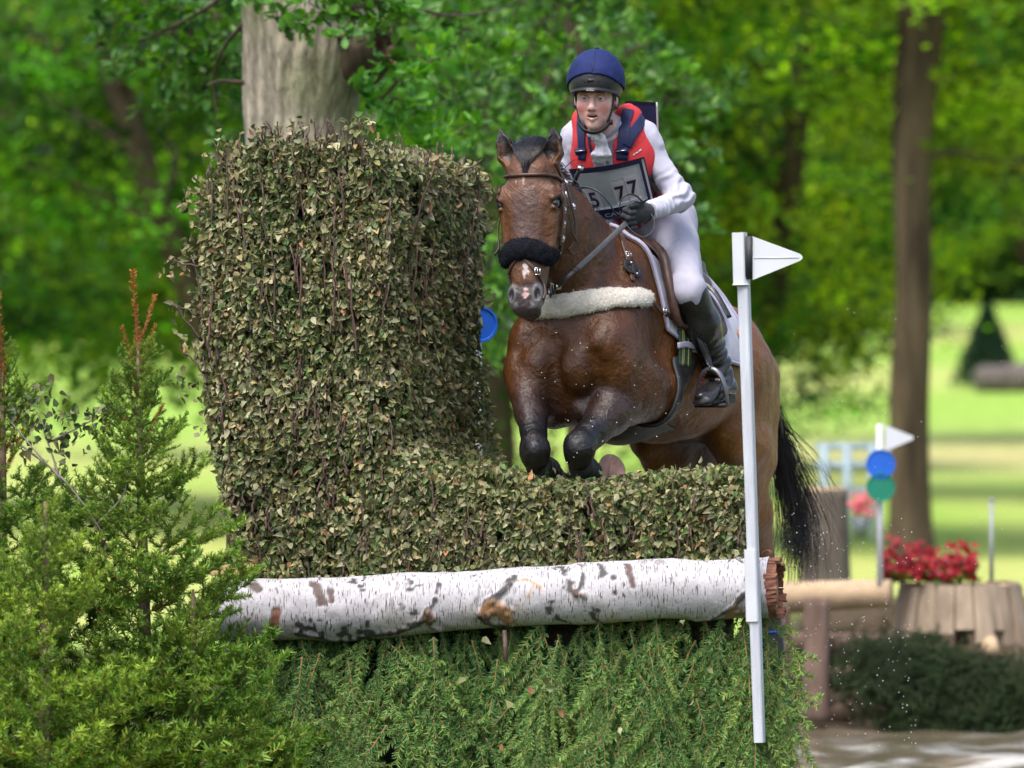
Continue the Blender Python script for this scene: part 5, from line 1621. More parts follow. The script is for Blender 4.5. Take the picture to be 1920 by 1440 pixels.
# black side gusset and its stripes under the arm
vstrap("side_gusset", [(1217, 330), (1226, 346), (1234, 360)], [.012, .030, .020][1], M_BLACKP, n=10)
vstrap("side_stripe", [(1240, 372), (1228, 384), (1214, 396)], .010, M_BLACKP, n=10)
for k_, (x0, y0, x1, y1) in enumerate(((1187, 291, 1190, 289), (1191, 288, 1196, 285), (1197, 284, 1202, 280))):     # tiny illegible white print
    vstrap("vest_print", [(x0, y0), ((x0 + x1) / 2, (y0 + y1) / 2), (x1, y1)], .005, M_WHITEP, .001, .002, n=6)
# back number panel showing behind the shoulder
mb = MB()
gp = []
for i in range(8):
    for j in range(8):
        u_, v_ = i / 7, j / 7
        gp.append(P(1172 + 58 * u_ + 2 * v_, 189 + 3 * u_ + 62 * v_, .58 + .03 * u_ + .05 * v_ + .01 * math.sin(u_ * 3.1)))
gp = np.array(gp); Q = [[i * 8 + j, i * 8 + j + 1, (i + 1) * 8 + j + 1, (i + 1) * 8 + j] for i in range(7) for j in range(7)]
Q = np.array(Q); th = np.array((0, .012, 0))
rim = [j for j in range(8)] + [i * 8 + 7 for i in range(1, 8)] + [56 + j for j in range(6, -1, -1)] + [i * 8 for i in range(6, 0, -1)]
E = [[rim[k], rim[(k + 1) % len(rim)], rim[(k + 1) % len(rim)] + 64, rim[k] + 64] for k in range(len(rim))]
mb.add(np.concatenate([gp, gp + th]), np.concatenate([Q, Q[:, ::-1] + 64, E])); BP = mb.build("back_panel", M_NAVY, VEST)
mb = MB(); mb.tube(gp[56:64] + np.array((.003, -.002, 0)), .0035, 6); mb.build("panel_edge", M_WHITEP, BP)

# ---- stock tie: neck band, knot and two tails
STK = MB()
p = [RC * 0 + nb + tU * .014 + .060 * (math.cos(t) * tL + math.sin(t) * tFw) for t in np.linspace(-2.6, 5.8 - 2.6 - .05, 30)]
mb = MB(); mb.tube(p, .010, 10, flat=1.3)
kn = P(1124, 262, .245)
V, F = sdf_mesh([Ell(kn, (.022, .018, .026), tL, tU, .01), Prim(kn + tL * .014 + tU * .035, kn, .012, .016, tL, .015), Prim(kn - tL * .024 + tU * .034, kn, .012, .016, tL, .015),
                 Prim(kn - tU * .01, P(1121, 290, .250), (.018, .010), (.024, .008), tL, .012), Prim(P(1121, 290, .250), P(1126, 316, .30), (.024, .008), (.024, .006), tL, .01),
                 Prim(kn + tL * .014 - tU * .01, P(1138, 290, .255), (.012, .008), (.016, .007), tL, .01), Prim(P(1138, 290, .255), P(1142, 312, .30), (.016, .007), (.016, .006), tL, .01)], .003, fn=wrinkle(.006, 60, (1.6, 1, .6)))
mb.add(V, F); mb.build("stock_tie", M_STOCK, RID)

# ---- bib: bordered panel with a clear window, cards and figures
BQ = [(1066, 317), (1208, 294), (1227, 376), (1104, 404)]
def bibpt(u, v, lift):
    """u 0..1 left-right, v 0..1 top-bottom"""
    sag = 5 * math.sin(u * math.pi) * (1 - v) + 3 * math.sin(u * math.pi) * v
    x = (BQ[0][0] * (1 - u) + BQ[1][0] * u) * (1 - v) + (BQ[3][0] * (1 - u) + BQ[2][0] * u) * v
    y = (BQ[0][1] * (1 - u) + BQ[1][1] * u) * (1 - v) + (BQ[3][1] * (1 - u) + BQ[2][1] * u) * v + sag
    return x, y
_nu, _nv = 26, 20
dep = np.full((_nv, _nu), np.nan)
for i in range(_nv):
    for j in range(_nu):
        x, y = bibpt(j / (_nu - 1), i / (_nv - 1), 0)
        r = cast(T_VEST, x, y)
        if r is not None and r[0][1] < .52: dep[i, j] = r[0][1]
# a plane fitted to the chest, pushed just clear of it: the bib hangs flat
ii, jj = np.where(~np.isnan(dep))
A_ = np.stack([ii / (_nv - 1), jj / (_nu - 1), np.ones(len(ii))], 1)
cf = np.linalg.lstsq(A_, dep[ii, jj], rcond=None)[0]
res = (dep[ii, jj] - A_ @ cf).min()
def bib3(u, v, lift=0.0):
    x, y = bibpt(u, v, 0)
    Yd = cf[0] * v + cf[1] * u + cf[2] + res - .006 + .030 * abs(u - .5) ** 2 * 2 + .004 * math.sin(u * 9 + v * 3)
    return P(x, y, Yd - lift)
def bibpatch(name, u0, u1, v0, v1, lift, mat_, par, nu=16, nv=12, thick=.003):
    g = np.array([[bib3(u0 + (u1 - u0) * j / (nu - 1), v0 + (v1 - v0) * i / (nv - 1), lift) for j in range(nu)] for i in range(nv)]).reshape(-1, 3)
    b = g + np.array((0, thick, 0)); n_ = nu * nv
    i = np.arange(nv - 1)[:, None] * nu; j = np.arange(nu - 1)[None]
    Q = np.stack([i + j, i + nu + j, i + nu + j + 1, i + j + 1], -1).reshape(-1, 4)
    rim = [r_ * nu for r_ in range(nv)] + [(nv - 1) * nu + c for c in range(1, nu)] + [r_ * nu + nu - 1 for r_ in range(nv - 2, -1, -1)] + [c for c in range(nu - 2, 0, -1)]
    E = [[rim[k], rim[(k + 1) % len(rim)], rim[(k + 1) % len(rim)] + n_, rim[k] + n_] for k in range(len(rim))]
    mb = MB(); mb.add(np.concatenate([g, b]), np.concatenate([Q, Q[:, ::-1] + n_, E])); return mb.build(name, mat_, par)
BIB = bibpatch("number_bib", 0, 1, 0, 1.16, 0, M_NAVY, RID)
WIN = bibpatch("clear_window", .045, .915, .115, .93, .0035, M_CLEAR, BIB)
bibpatch("bib_edge", .955, .985, .04, .95, .0035, M_WHITEP, BIB)
bibpatch("number_card", .06, .26, .40, .92, .0070, M_CARD, BIB)
bibpatch("number_card", .475, .655, .34, .88, .0070, M_CARD, BIB)
bibpatch("number_card", .665, .845, .26, .86, .0070, M_CARD, BIB)
def bibtext(t, uc, vc_, w, h, name="number_figure", lift=.0110, mat_=M_INK):
    V, T = text_mesh(t, 1.0)
    ext = V.max(0) - V.min(0); ctr = (V.max(0) + V.min(0)) / 2
    V = (V - ctr) / ext[:2].tolist().__add__([1]) if False else np.stack([(V[:, 0] - ctr[0]) / ext[0], (V[:, 1] - ctr[1]) / ext[1]], 1)
    pts = np.array([bib3(uc + x * w, vc_ - y * h, lift) for x, y in V])
    mb = MB(); mb.add(pts, None, T); return mb.build(name, mat_, BIB, smooth=False)
bibtext("5", .165, .70, .115, .33)
bibtext("7", .565, .66, .135, .33)
bibtext("7", .755, .60, .135, .33)
bibtext("CAVALOR", .52, 1.06, .58, .075, "bib_lettering", .006, M_WHITEP)

# ---- breeches
thp = [Prim(hipL, knL, (.098, .112), (.066, .070), tL, .06), Prim(knL, knL * .62 + anL * .38, .064, .062, tL, .04),
       Prim(hipR, knR, .102, .066, tL, .06), Prim(knR, knR * .6 + anR * .4, .062, .060, tL, .04),
       Prim(pel + tL * .055, pel - tL * .055, (.108, .128), (.108, .128), tU, .05), Prim(pel, waist, (.145, .112), (.128, .10), tL, .05)]
V, F = sdf_mesh(thp, .0050, fn=wrinkle(.011, 14, (1.4, 1.4, .8)))
BREE = obj("breeches", mesh_np("breeches", V, F), M_BREECH, RID)
T_BR = bvh(V, F)
p, nn = drape(T_BR, [(1252, 470), (1262, 455), (1275, 448)], 10, .0)
mb = MB(); mb.tube(p, .0025, 5); mb.build("seam", M_BREECH, BREE)

# ---- boots
def boot(kn, an, toe, heel, name):
    top = kn * 1.0 + an * 0.0
    ps = [Prim(top - unit(an - kn) * .03, kn * .55 + an * .45, (.074, .076), (.071, .074), tL, .03), Prim(kn * .55 + an * .45, an, (.071, .074), (.050, .054), tL, .03),
          Prim(an, heel + UPV * .028, (.046, .050), (.038, .038), tL, .03),
          Prim(heel + UPV * .022, heel * .45 + toe * .55 + UPV * .018, (.038, .034), (.046, .036), tL, .03), Prim(heel * .45 + toe * .55 + UPV * .018, toe + UPV * .006, (.046, .036), (.038, .024), tL, .03)]
    axd = unit(an - kn).astype(np.float32)
    def fn(d, X):
        near = np.abs(d) < .03
        x = X[near]; d = d.copy()
        t = (x - an.astype(np.float32)) @ axd
        d[near] += .0045 * np.sin(t * 150 + 4 * vnoise(x * 16)) * sstep(-.17, -.08, t) * sstep(.07, .01, t) + .005 * vnoise(x * 24)
        return np.maximum(d, -((X - top.astype(np.float32)) @ axd))
    V, F = sdf_mesh(ps, .0048, fn=fn)
    b = obj("boot", mesh_np("boot", V, F), M_BLEATHER, RID)
    fw = unit(toe - heel); sd = unit(np.cross(fw, UPV)); up = np.cross(sd, fw)
    outl = [(0, -.030), (.02, -.036), (.08, -.030), (.16, -.044), (.21, -.038), (.245, 0), (.21, .038), (.16, .044), (.08, .030), (.02, .036), (0, .030)]
    L0 = np.linalg.norm(toe - heel) / .215
    v = np.array([heel - fw * .02 + fw * a * L0 + sd * c - up * .014 for a, c in outl]); n_ = len(v)
    mb = MB(); mb.add(np.concatenate([v, v + up * .014]), [[k, (k + 1) % n_, (k + 1) % n_ + n_, k + n_] for k in range(n_)],
                      [[0, k + 1, k] for k in range(1, n_ - 1)] + [[n_, n_ + k, n_ + k + 1] for k in range(1, n_ - 1)])
    mb.build("sole", M_BLACKP, b, smooth=False)
    mb = MB(); mb.box(heel + fw * .012 - up * .024, (.030, .030, .012), np.stack([fw, sd, up], 1)); mb.build("heel", M_BLACKP, b, smooth=False)
    return b
toeL, heelL = P(1317, 752, .24), P(1362, 738, .43)
bt = boot(knL, anL, toeL, heelL, "boot")
boot(knR, anR, anR + HF * .20 - UPV * .09, anR - HF * .04 - UPV * .10, "boot")
T_BT = bvh(*sdf_mesh([Prim(knL, anL, .066, .048, tL, .03), Prim(anL, heelL + UPV * .028, .048, .04, tL, .03)], .01))
# spur
mb = MB(); ctr = anL + UPV * -.045 + HF * -.01
mb.torus(ctr, .050, .0032, UPV, 22, 6); mb.tube([ctr - HF * .05, ctr - HF * .085 - UPV * .004], [.004, .003], 6); mb.build("spur", M_STEEL, bt)

# ---- stirrup on its leather
STI = empty("stirrup", P(1335, 700, .36), "grey safety stirrup round the rider's black boot", "stirrup")
ball = heelL * .40 + toeL * .60
fw = unit(toeL - heelL); sd = unit(np.cross(fw, UPV)); up = np.cross(sd, fw)
if sd[0] > 0: sd = -sd          # towards the horse
arch = []
for t in np.linspace(-.12, math.pi + .12, 22):
    arch.append(ball - up * .018 + sd * (.062 * math.cos(t)) + up * (.135 * max(0, math.sin(t)) ** .75 - .004) + fw * .0)
mb = MB(); mb.tube(np.array(arch), .0062, 8, flat=1.7); mb.build("branch", mat("grey_stirrup_alloy", (.20, .20, .21), .35, (.12, .12, .13), metal=.8), STI)
mb = MB(); mb.box(ball - up * .026, (.026, .064, .007), np.stack([fw, sd, up], 1)); mb.build("footplate", M_BLACKP, STI)
M_REDMARK = mat("red_print", (.45, .02, .03), .5)
for k in range(4):
    mb = MB(); mb.box(np.array(arch[4 + k]) - sd * .010 - fw * .002, (.005, .003, .0045), np.stack([fw, sd, up], 1)); mb.build("printed_mark", M_REDMARK, STI)
sl = catmull([P(1298, 590, .30), P(1312, 640, .30), P(1326, 676, .32), np.array(arch[11])], 16)
mb = MB(); mb.ribbon(sl, np.tile(unit((.5, -.85, 0)), (16, 1)), .020, .005); mb.build("stirrup_leather", M_BLEATHER, STI)
sl = catmull([P(1306, 600, .31), P(1318, 642, .31), P(1329, 676, .33), np.array(arch[11])], 16)
mb = MB(); mb.ribbon(sl, np.tile(unit((.5, -.85, 0)), (16, 1)), .020, .005); mb.build("stirrup_leather", M_BLEATHER, STI)

# ---- gloved hands: palm, four curled fingers, thumb
def glove(wr, fa, k_out, up_, mirror=1.0):
    """wr wrist, fa forearm direction, k_out side the knuckles face, up_ thumb side"""
    fa = unit(fa); up_ = unit(np.asarray(up_) - fa * np.dot(up_, fa)); ko = unit(np.cross(fa, up_)) * mirror
    ps = [Prim(wr - fa * .012, wr + fa * .02, (.034, .030), (.036, .028), up_, .015),
          Prim(wr + fa * .02, wr + fa * .068 + ko * .004, (.038, .024), (.042, .024), up_, .015)]
    for i, L in enumerate((.040, .045, .042, .034)):
        o = (.030 - .020 * i)
        a = wr + fa * (.072 - .006 * abs(i - 1)) + up_ * o + ko * .008
        b = a + fa * L * .72 + ko * .002 - up_ * .010
        c = b - ko * .030 - up_ * .004 + fa * .002
        d = c - fa * L * .55 - ko * .004
        ps += [Prim(a, b, .0115, .0105, up_, .004), Prim(b, c, .0105, .0098, up_, .004), Prim(c, d, .0098, .0088, up_, .004)]
    t0 = wr + fa * .022 + up_ * .030 - ko * .006
    t1 = t0 + fa * .034 + up_ * .012 - ko * .006
    t2 = t1 + fa * .032 - up_ * .002 - ko * .004
    ps += [Prim(t0, t1, .014, .0118, ko, .010), Prim(t1, t2, .0118, .0095, ko, .004)]
    V, F = sdf_mesh(ps, .0026, fn=lambda d, X: d + .0016 * vnoise(X * 70))
    g = obj("glove", mesh_np("glove", V, F), M_GLOVE, RID)
    p = wr - fa * .010; th = np.linspace(0, 2 * math.pi, 19)
    mb = MB(); mb.tube([p + .0345 * math.cos(t) * up_ + .031 * math.sin(t) * ko for t in th], .0035, 6); mb.build("cuff", M_GLOVE, g)
    return wr + fa * .085 - ko * .016, fa, ko, up_
faG = unit(P(1158, 408, .05) - wrL)
gl = glove(wrL + faG * .022, faG, None, unit((-.10, -.35, .92)), 1.0)
faG2 = unit(P(1135, 446, .30) - wrR)
glR = glove(wrR + faG2 * .02, faG2, None, unit((0, -.3, .95)), -1.0)

# ---- reins: from the bit up to the hand, with the slack looping over
REI = empty("reins", P(1100, 480, -.1), "dark grey rubber reins running from the bit to the gloved hand", "reins")
hp = gl[0]
rp = catmull([bc + UPV * -.050, P(1062, 522, -.16), P(1098, 490, -.08), P(1135, 456, .01), hp - gl[3] * .02 + np.array((-.012, -.01, 0))], 30)
mb = MB(); mb.ribbon(rp, np.tile(unit((.25, -.9, .35)), (30, 1)), np.interp(np.linspace(0, 1, 30), [0, .35, .4, 1], [.013, .015, .020, .022]), .005); mb.build("rein", M_RUBBER, REI)
rp2 = catmull([bcl + UPV * -.045, P(975, 545, .05), P(1010, 500, .22), P(1080, 455, .36), glR[0]], 26)
mb = MB(); mb.ribbon(rp2, np.tile(unit((-.6, -.5, .3)), (26, 1)), .018, .004); mb.build("rein", M_RUBBER, REI)
for t in (.36, .40):
    k_ = int(t * 29); mb = MB(); mb.torus(rp[k_] + np.array((0, -.002, 0)), .013, .0025, unit(rp[k_ + 1] - rp[k_]), 14, 5); mb.build("keeper", M_LEATHER, REI)
k_ = 4; mb = MB(); mb.box(rp[k_] + np.array((0, -.006, 0)), (.010, .003, .012)); mb.build("rein_buckle", M_STEEL, REI)
lp = [[(1083, 354, .16), (1100, 351, .10), (1124, 360, .06), (1142, 380, .06), (1152, 396, .07)],
      [(1160, 392, .05), (1164, 374, .04), (1176, 364, .05), (1192, 366, .07), (1208, 380, .10)],
      [(1222, 402, .10), (1228, 415, .08), (1224, 434, .07), (1206, 446, .06), (1186, 436, .06), (1172, 420, .07)]]
for pts_ in lp:
    c = catmull([P(*a) for a in pts_], 22)
    tn = np.gradient(c, axis=0)
    mb = MB(); mb.ribbon(c, np.cross(tn, np.array((0, -1, .15))), .016, .004); mb.build("rein_slack", M_RUBBER, REI)
# ---- whip held in the hand
M_WHIP = mat("black_whip_shaft", (.020, .028, .034), .35, (.012, .016, .02), nscale=60)
WH = empty("riding_whip", P(1085, 330, .05), "black riding whip with silver cap in the rider's hand", "whip")
w0, w1 = P(1086, 316, .10), P(1172, 430, .06)
wpts = [P(1086, 317, .06), P(1078, 338, .10), P(1072, 360, .16)]
mb = MB(); mb.tube([P(1087, 318, .10), P(1078, 338, .14), P(1070, 362, .20), P(1064, 385, .26)], .009, 10); mb.build("shaft", M_WHIP, WH)
mb = MB(); mb.tube([P(1089.5, 312, .09), P(1087, 319, .10)], .0115, 12); mb.build("cap", M_STEEL, WH)
# ================================================================== the jump
PHI = math.radians(13)
Je = np.array((math.cos(PHI), -math.sin(PHI), 0)); Jn = np.array((-math.sin(PHI), -math.cos(PHI), 0))
JB = np.array((-.04, -.30, 0))
def plane_pt(px, py, o):
    """point on the upright plane o metres in front of the fence line, seen at (px, py)"""
    c = JB + Jn * o
    d = P(px, py, 0) - EYE
    t = np.dot(c - EYE, Jn) / np.dot(d, Jn)
    return EYE + d * t

# ---- birch log
LOG = empty("birch_log", plane_pt(940, 1130, 0), "silver birch log with black scars laid along the jump", "log")
ctrl = [(408, 1144), (450, 1142), (560, 1139), (650, 1143), (800, 1131), (930, 1122), (1100, 1113), (1250, 1107), (1400, 1104), (1446, 1103)]
rr = [.110, .112, .113, .120, .118, .112, .110, .110, .112, .112]
cl = catmull([plane_pt(x, y, .02) for x, y in ctrl], 460); rl = np.interp(np.linspace(0, 1, 460), np.linspace(0, 1, len(rr)), rr)
m = 110; th = np.arange(m) * 2 * math.pi / m
tan = np.gradient(cl, axis=0); tan /= np.linalg.norm(tan, axis=1, keepdims=True)
a1 = np.cross(tan, UPZ := np.array((0, 0, 1.0))); a1 /= np.linalg.norm(a1, axis=1, keepdims=True); a2 = np.cross(a1, tan)
LN = np.cos(th)[None, :, None] * a1[:, None] + np.sin(th)[None, :, None] * a2[:, None]
LV = cl[:, None] + LN * rl[:, None, None]
# scars: (photo polyline, half-width m, colour, edge noise, relief)
BLK, BRN, ORG, RED = (.030, .026, .024), (.105, .060, .035), (.30, .155, .060), (.20, .075, .035)
scars = [
    ([(586, 1092), (596, 1105), (602, 1128)], .020, (.080, .045, .032), .35, -.004), ([(618, 1104), (620, 1126)], .012, (.08, .045, .032), .4, -.004),
    ([(476, 1095), (482, 1104)], .020, (.08, .05, .035), .3, -.003), ([(517, 1148), (514, 1180)], .018, RED, .3, -.004),
    ([(560, 1186), (640, 1202), (700, 1193), (750, 1180), (800, 1163)], .016, BLK, .9, .006), ([(560, 1170), (600, 1190)], .018, BLK, 1.2, .0),
    ([(822, 1096), (815, 1122), (804, 1146), (790, 1160)], .014, BLK, .9, .006), ([(800, 1148), (806, 1172), (826, 1182)], .012, BRN, .8, .008), ([(760, 1140), (775, 1150)], .020, BLK, 1.6, .0), ([(806, 1148), (812, 1158)], .014, (.16, .09, .06), .5, .012),
    ([(965, 1086), (940, 1112), (912, 1132), (898, 1150)], .013, BLK, .9, .006), ([(908, 1148), (925, 1140), (945, 1145), (955, 1160)], .026, ORG, .5, .008), ([(900, 1150), (920, 1168), (960, 1172)], .013, BLK, .8, .006), ([(912, 1150), (916, 1152)], .012, BLK, .3, .012),
    ([(972, 1090), (990, 1088), (1010, 1100), (1012, 1108)], .006, (.45, .28, .15), .6, 0), ([(1000, 1096), (990, 1120)], .006, (.45, .30, .17), .8, 0),
    ([(1093, 1076), (1090, 1100), (1078, 1116), (1092, 1124)], .010, BLK, .9, .004), ([(1080, 1112), (1096, 1118)], .014, (.15, .09, .06), .6, .006),
    ([(1052, 1062), (1060, 1080), (1068, 1100)], .016, BLK, 1.3, .0), ([(1125, 1060), (1130, 1078)], .014, BLK, 1.4, 0), ([(1176, 1060), (1182, 1080), (1186, 1098)], .012, (.085, .045, .030), .4, -.004),
    ([(1150, 1082), (1151, 1084)], .010, BLK, .3, -.004), ([(1152, 1112), (1153, 1113)], .008, BLK, .3, -.004), ([(1440, 1116), (1441, 1118)], .008, BLK, .3, -.003), ([(1060, 1168), (1030, 1150), (1034, 1130)], .012, BLK, 1.5, 0),
    ([(1396, 1112), (1380, 1130), (1360, 1148), (1330, 1160), (1300, 1162)], .010, BLK, .8, .005), ([(1380, 1140), (1362, 1160), (1390, 1150)], .016, (.26, .15, .075), .6, .003), ([(770, 1090), (776, 1100)], .020, BLK, 1.8, 0), ([(890, 1080), (895, 1090)], .016, BLK, 1.8, 0),
    ([(640, 1195), (700, 1185)], .03, BLK, 1.9, 0), ([(1110, 1150), (1120, 1165)], .022, BLK, 1.9, 0), ([(860, 1186), (980, 1180), (1100, 1172), (1250, 1166)], .010, BLK, 1.5, 0), ([(660, 1085), (680, 1100)], .014, BLK, 1.8, 0), ([(585, 1160), (590, 1175)], .02, BLK, 2.0, 0),
]
LVf = LV.reshape(-1, 3)
F_ = (np.arange(459)[:, None] * m)
Qlog = np.stack([F_ + np.arange(m)[None], F_ + m + np.arange(m)[None], F_ + m + (np.arange(m)[None] + 1) % m, F_ + (np.arange(m)[None] + 1) % m], -1).reshape(-1, 4)
T_LOG = bvh(LVf, Qlog)
Cl = np.tile(np.array((.46, .445, .47)), (len(LVf), 1))
nA = vnoise(LVf * 60); nB = vnoise(LVf * 24 + 8); nC = vnoise(LVf * 7 + 2); nD = vnoise(LVf * np.array((150, 60, 60)) + 4)
Cl *= (1 + .22 * nC + .16 * nB + .12 * nA)[:, None]
Cl = Cl + (np.array((.16, .145, .14)) - Cl) * (.75 * sstep(.30, .62, nC + .7 * nD + .45 * nB))[:, None]      # grey weathered streaks
low = sstep(.15, -.7, np.tile(np.sin(th), 460) + .5 * nB)
Cl = Cl + (np.array((.40, .33, .27)) - Cl) * (low * sstep(-.1, .3, nC + .5 * nB) * .5)[:, None]     # patchy browner underside
rel = np.zeros(len(LVf))
for poly, hw, colr, en, rf_ in scars:
    sp, _ = drape(T_LOG, poly, max(6, 5 * len(poly)), 0)
    dmin = np.full(len(LVf), 9.0)
    for q in range(len(sp) - 1):
        ab = sp[q + 1] - sp[q]; t = np.clip(((LVf - sp[q]) @ ab) / max(ab.dot(ab), 1e-9), 0, 1)
        dmin = np.minimum(dmin, np.linalg.norm(LVf - sp[q] - t[:, None] * ab, axis=1))
    w = .92 * sstep(1.10, .60, dmin / (hw * 1.25) + en * (nA * 1.3 + nB * .7 + .25) + .5 * nD)
    Cl = Cl + (np.array(colr) * (1 + .5 * nA)[:, None] - Cl) * w[:, None]
    rel += rf_ * w * (1 + nA)
LVf = LVf + LN.reshape(-1, 3) * (rel * 1.5 + .020 * nC + .004 * nB)[:, None]
me = mesh_np("birch_log_bark", LVf, Qlog); set_col(me, np.clip(Cl, .01, 1))
# bark: white skin with short dark dashes running round the stem
M_BIRCH = mat("birch_bark", attr=True, rough=.62, nscale=40, attr_noise=.12, bump=.0015, bscale=90, spec=.3)
nt = M_BIRCH.node_tree; N, L = nt.nodes, nt.links
bs = N["Principled BSDF"] if "Principled BSDF" in N else [n_ for n_ in N if n_.type == 'BSDF_PRINCIPLED'][0]
src = bs.inputs["Base Color"].links[0].from_socket
tc = N.new("ShaderNodeTexCoord"); mp = N.new("ShaderNodeMapping"); mp.inputs["Scale"].default_value = (230, 30, 30); mp.inputs["Rotation"].default_value = (0, 0, PHI)
L.new(tc.outputs["Object"], mp.inputs["Vector"])
nz = N.new("ShaderNodeTexNoise"); nz.inputs["Scale"].default_value = 1.0; nz.inputs["Detail"].default_value = 2.5; L.new(mp.outputs["Vector"], nz.inputs["Vector"])
rp = N.new("ShaderNodeValToRGB"); rp.color_ramp.elements[0].position = .575; rp.color_ramp.elements[1].position = .65
L.new(nz.outputs["Fac"], rp.inputs["Fac"])
mx = N.new("ShaderNodeMix"); mx.data_type = 'RGBA'; L.new(rp.outputs["Color"], mx.inputs["Factor"]); L.new(src, mx.inputs["A"]); mx.inputs["B"].default_value = (.10, .085, .08, 1)
L.new(mx.outputs["Result"], bs.inputs["Base Color"])
obj("bark", me, M_BIRCH, LOG)
# sawn right end with a thick lip of red inner bark, standing out in slabs
ec, ed = cl[-1], tan[-1]
mb = MB(); R_e = rl[-1]
ring = [ec + (np.cos(t) * a1[-1] + np.sin(t) * a2[-1]) * R_e * .93 for t in th]
V = [ec + ed * .012]
for k_ in (.33, .66, 1.0):
    V += [ec + (np.cos(t) * a1[-1] + np.sin(t) * a2[-1]) * R_e * .95 * k_ + ed * .010 for t in th]
V = np.array(V); T = [[0, 1 + j, 1 + (j + 1) % m] for j in range(m)]; Q = [[1 + r_ * m + j, 1 + (r_ + 1) * m + j, 1 + (r_ + 1) * m + (j + 1) % m, 1 + r_ * m + (j + 1) % m] for r_ in range(2) for j in range(m)]
mb.add(V, Q, T); mb.build("sawn_end", mat("sawn_birch_wood", (.42, .26, .15), .8, (.30, .17, .10), nscale=20, bump=.003, bscale=60), LOG)
M_INNER = mat("red_inner_bark", (.25, .105, .062), .9, (.12, .05, .034), nscale=30, bump=.004, bscale=50)
ang = 0.0; rg = random.Random(5)
while ang < 2 * math.pi - .12:
    da = rg.uniform(.18, .42); a0, a1_ = ang + .012, min(ang + da, 2 * math.pi) - .012
    L0, L1 = .002 - rg.random() * .008, .024 + rg.random() * .020
    R0, R1 = R_e * .86, R_e * (.97 + .05 * rg.random())
    vv = []
    for t in np.linspace(a0, a1_, 4):
        dr = np.cos(t) * a1[-1] + np.sin(t) * a2[-1]
        for r_, l_ in ((R0, L0), (R1, L0), (R1 * .99, L1), (R0, L1)):
            vv.append(ec + dr * (r_ + rg.uniform(-.003, .003)) + ed * (l_ + rg.uniform(-.004, .004)))
    Q = [[4 * s + e_, 4 * s + (e_ + 1) % 4, 4 * s + 4 + (e_ + 1) % 4, 4 * s + 4 + e_] for s in range(3) for e_ in range(4)] + [[0, 3, 2, 1], [12, 13, 14, 15]]
    mb = MB(); mb.add(vv, Q); mb.build("bark_slab", M_INNER, LOG, smooth=False)
    ang += da
# curl of bark on the top right, peeling scraps along the top
def curl(c, dirv, w, n_=10, r=.018, turn=4.2, name="bark_curl", mat_=None):
    up = np.array((0, 0, 1.0)); sd = unit(np.cross(dirv, up)); vv = []
    for k_ in range(n_):
        t = k_ / (n_ - 1) * turn; rr_ = r * (1 - .35 * k_ / n_)
        p = c + unit(dirv) * (rr_ * math.sin(t)) + up * (rr_ * (1 - math.cos(t)))
        vv += [p - sd * w / 2, p + sd * w / 2, p + sd * w / 2 + up * .003, p - sd * w / 2 + up * .003]
    Q = [[4 * s + e_, 4 * s + (e_ + 1) % 4, 4 * s + 4 + (e_ + 1) % 4, 4 * s + 4 + e_] for s in range(n_ - 1) for e_ in range(4)]
    mb = MB(); mb.add(vv, Q); return mb.build(name, mat_ or M_INNER, LOG)
curl(plane_pt(1438, 1050, 0), Je, .06, r=.022)
M_SCRAP = mat("peeling_grey_bark", (.42, .40, .40), .8, (.14, .12, .11), nscale=30)
for x, y, s in ((1390, 1052, .03), (1365, 1053, .02), (1120, 1060, .018), (1090, 1062, .022), (985, 1072, .02), (680, 1086, .022), (1040, 1066, .016), (600, 1082, .014)):
    curl(plane_pt(x, y + 3, .06), np.array((random.uniform(-1, 1), -.3, 0)), s * 1.4, 7, s * .5, 2.4, "bark_scrap", M_SCRAP)

# ---- pine batten resting between hedge and log
BAT = MB(); BAT.box(plane_pt(438, 1069, -.03), (.085, .03, .021), np.stack([Je, -Jn, UPZ], 1))
bat = BAT.build("wooden_batten", mat("pale_sawn_pine", (.60, .44, .20), .7, (.48, .33, .13), nscale=12, stretch=(.3, 6, 6), bump=.001, bscale=60), None, smooth=False)
tag(bat, "short pale wooden batten between hedge and log at left", "batten")
bb = bat.data; bm = bmesh.new(); bm.from_mesh(bb); bmesh.ops.bevel(bm, geom=list(bm.edges), offset=.003, segments=2, affect='EDGES'); bm.to_mesh(bb); bm.free()

# ---- brush hedge
HED = empty("brush_hedge", plane_pt(700, 1090, -.3), "clipped dry birch brush hedge, tall at left and low at right", "hedge")
FRONT_O = -.04
front_poly = [(408, 330), (432, 303), (474, 280), (520, 270), (600, 263), (690, 266), (735, 290), (770, 303), (850, 320), (902, 340), (910, 400), (904, 500), (899, 620), (906, 700), (922, 790), (945, 872), (985, 896), (1100, 906), (1180, 904), (1250, 892), (1392, 884), (1396, 960), (1398, 1062),
              (1200, 1075), (1000, 1085), (800, 1100), (600, 1105), (440, 1080), (428, 1000), (410, 900), (394, 820), (382, 720), (377, 600), (378, 500), (376, 420), (384, 375)]
def inside(poly, X, Y):
    c = np.zeros(len(X), bool); n_ = len(poly)
    for k_ in range(n_):
        x0, y0 = poly[k_]; x1, y1 = poly[(k_ + 1) % n_]
        cond = (y0 > Y) != (y1 > Y)
        c ^= cond & (X < (x1 - x0) * (Y - y0) / (y1 - y0 + 1e-9) + x0)
    return c
BACK = np.array((-.06, 1.0, 0))
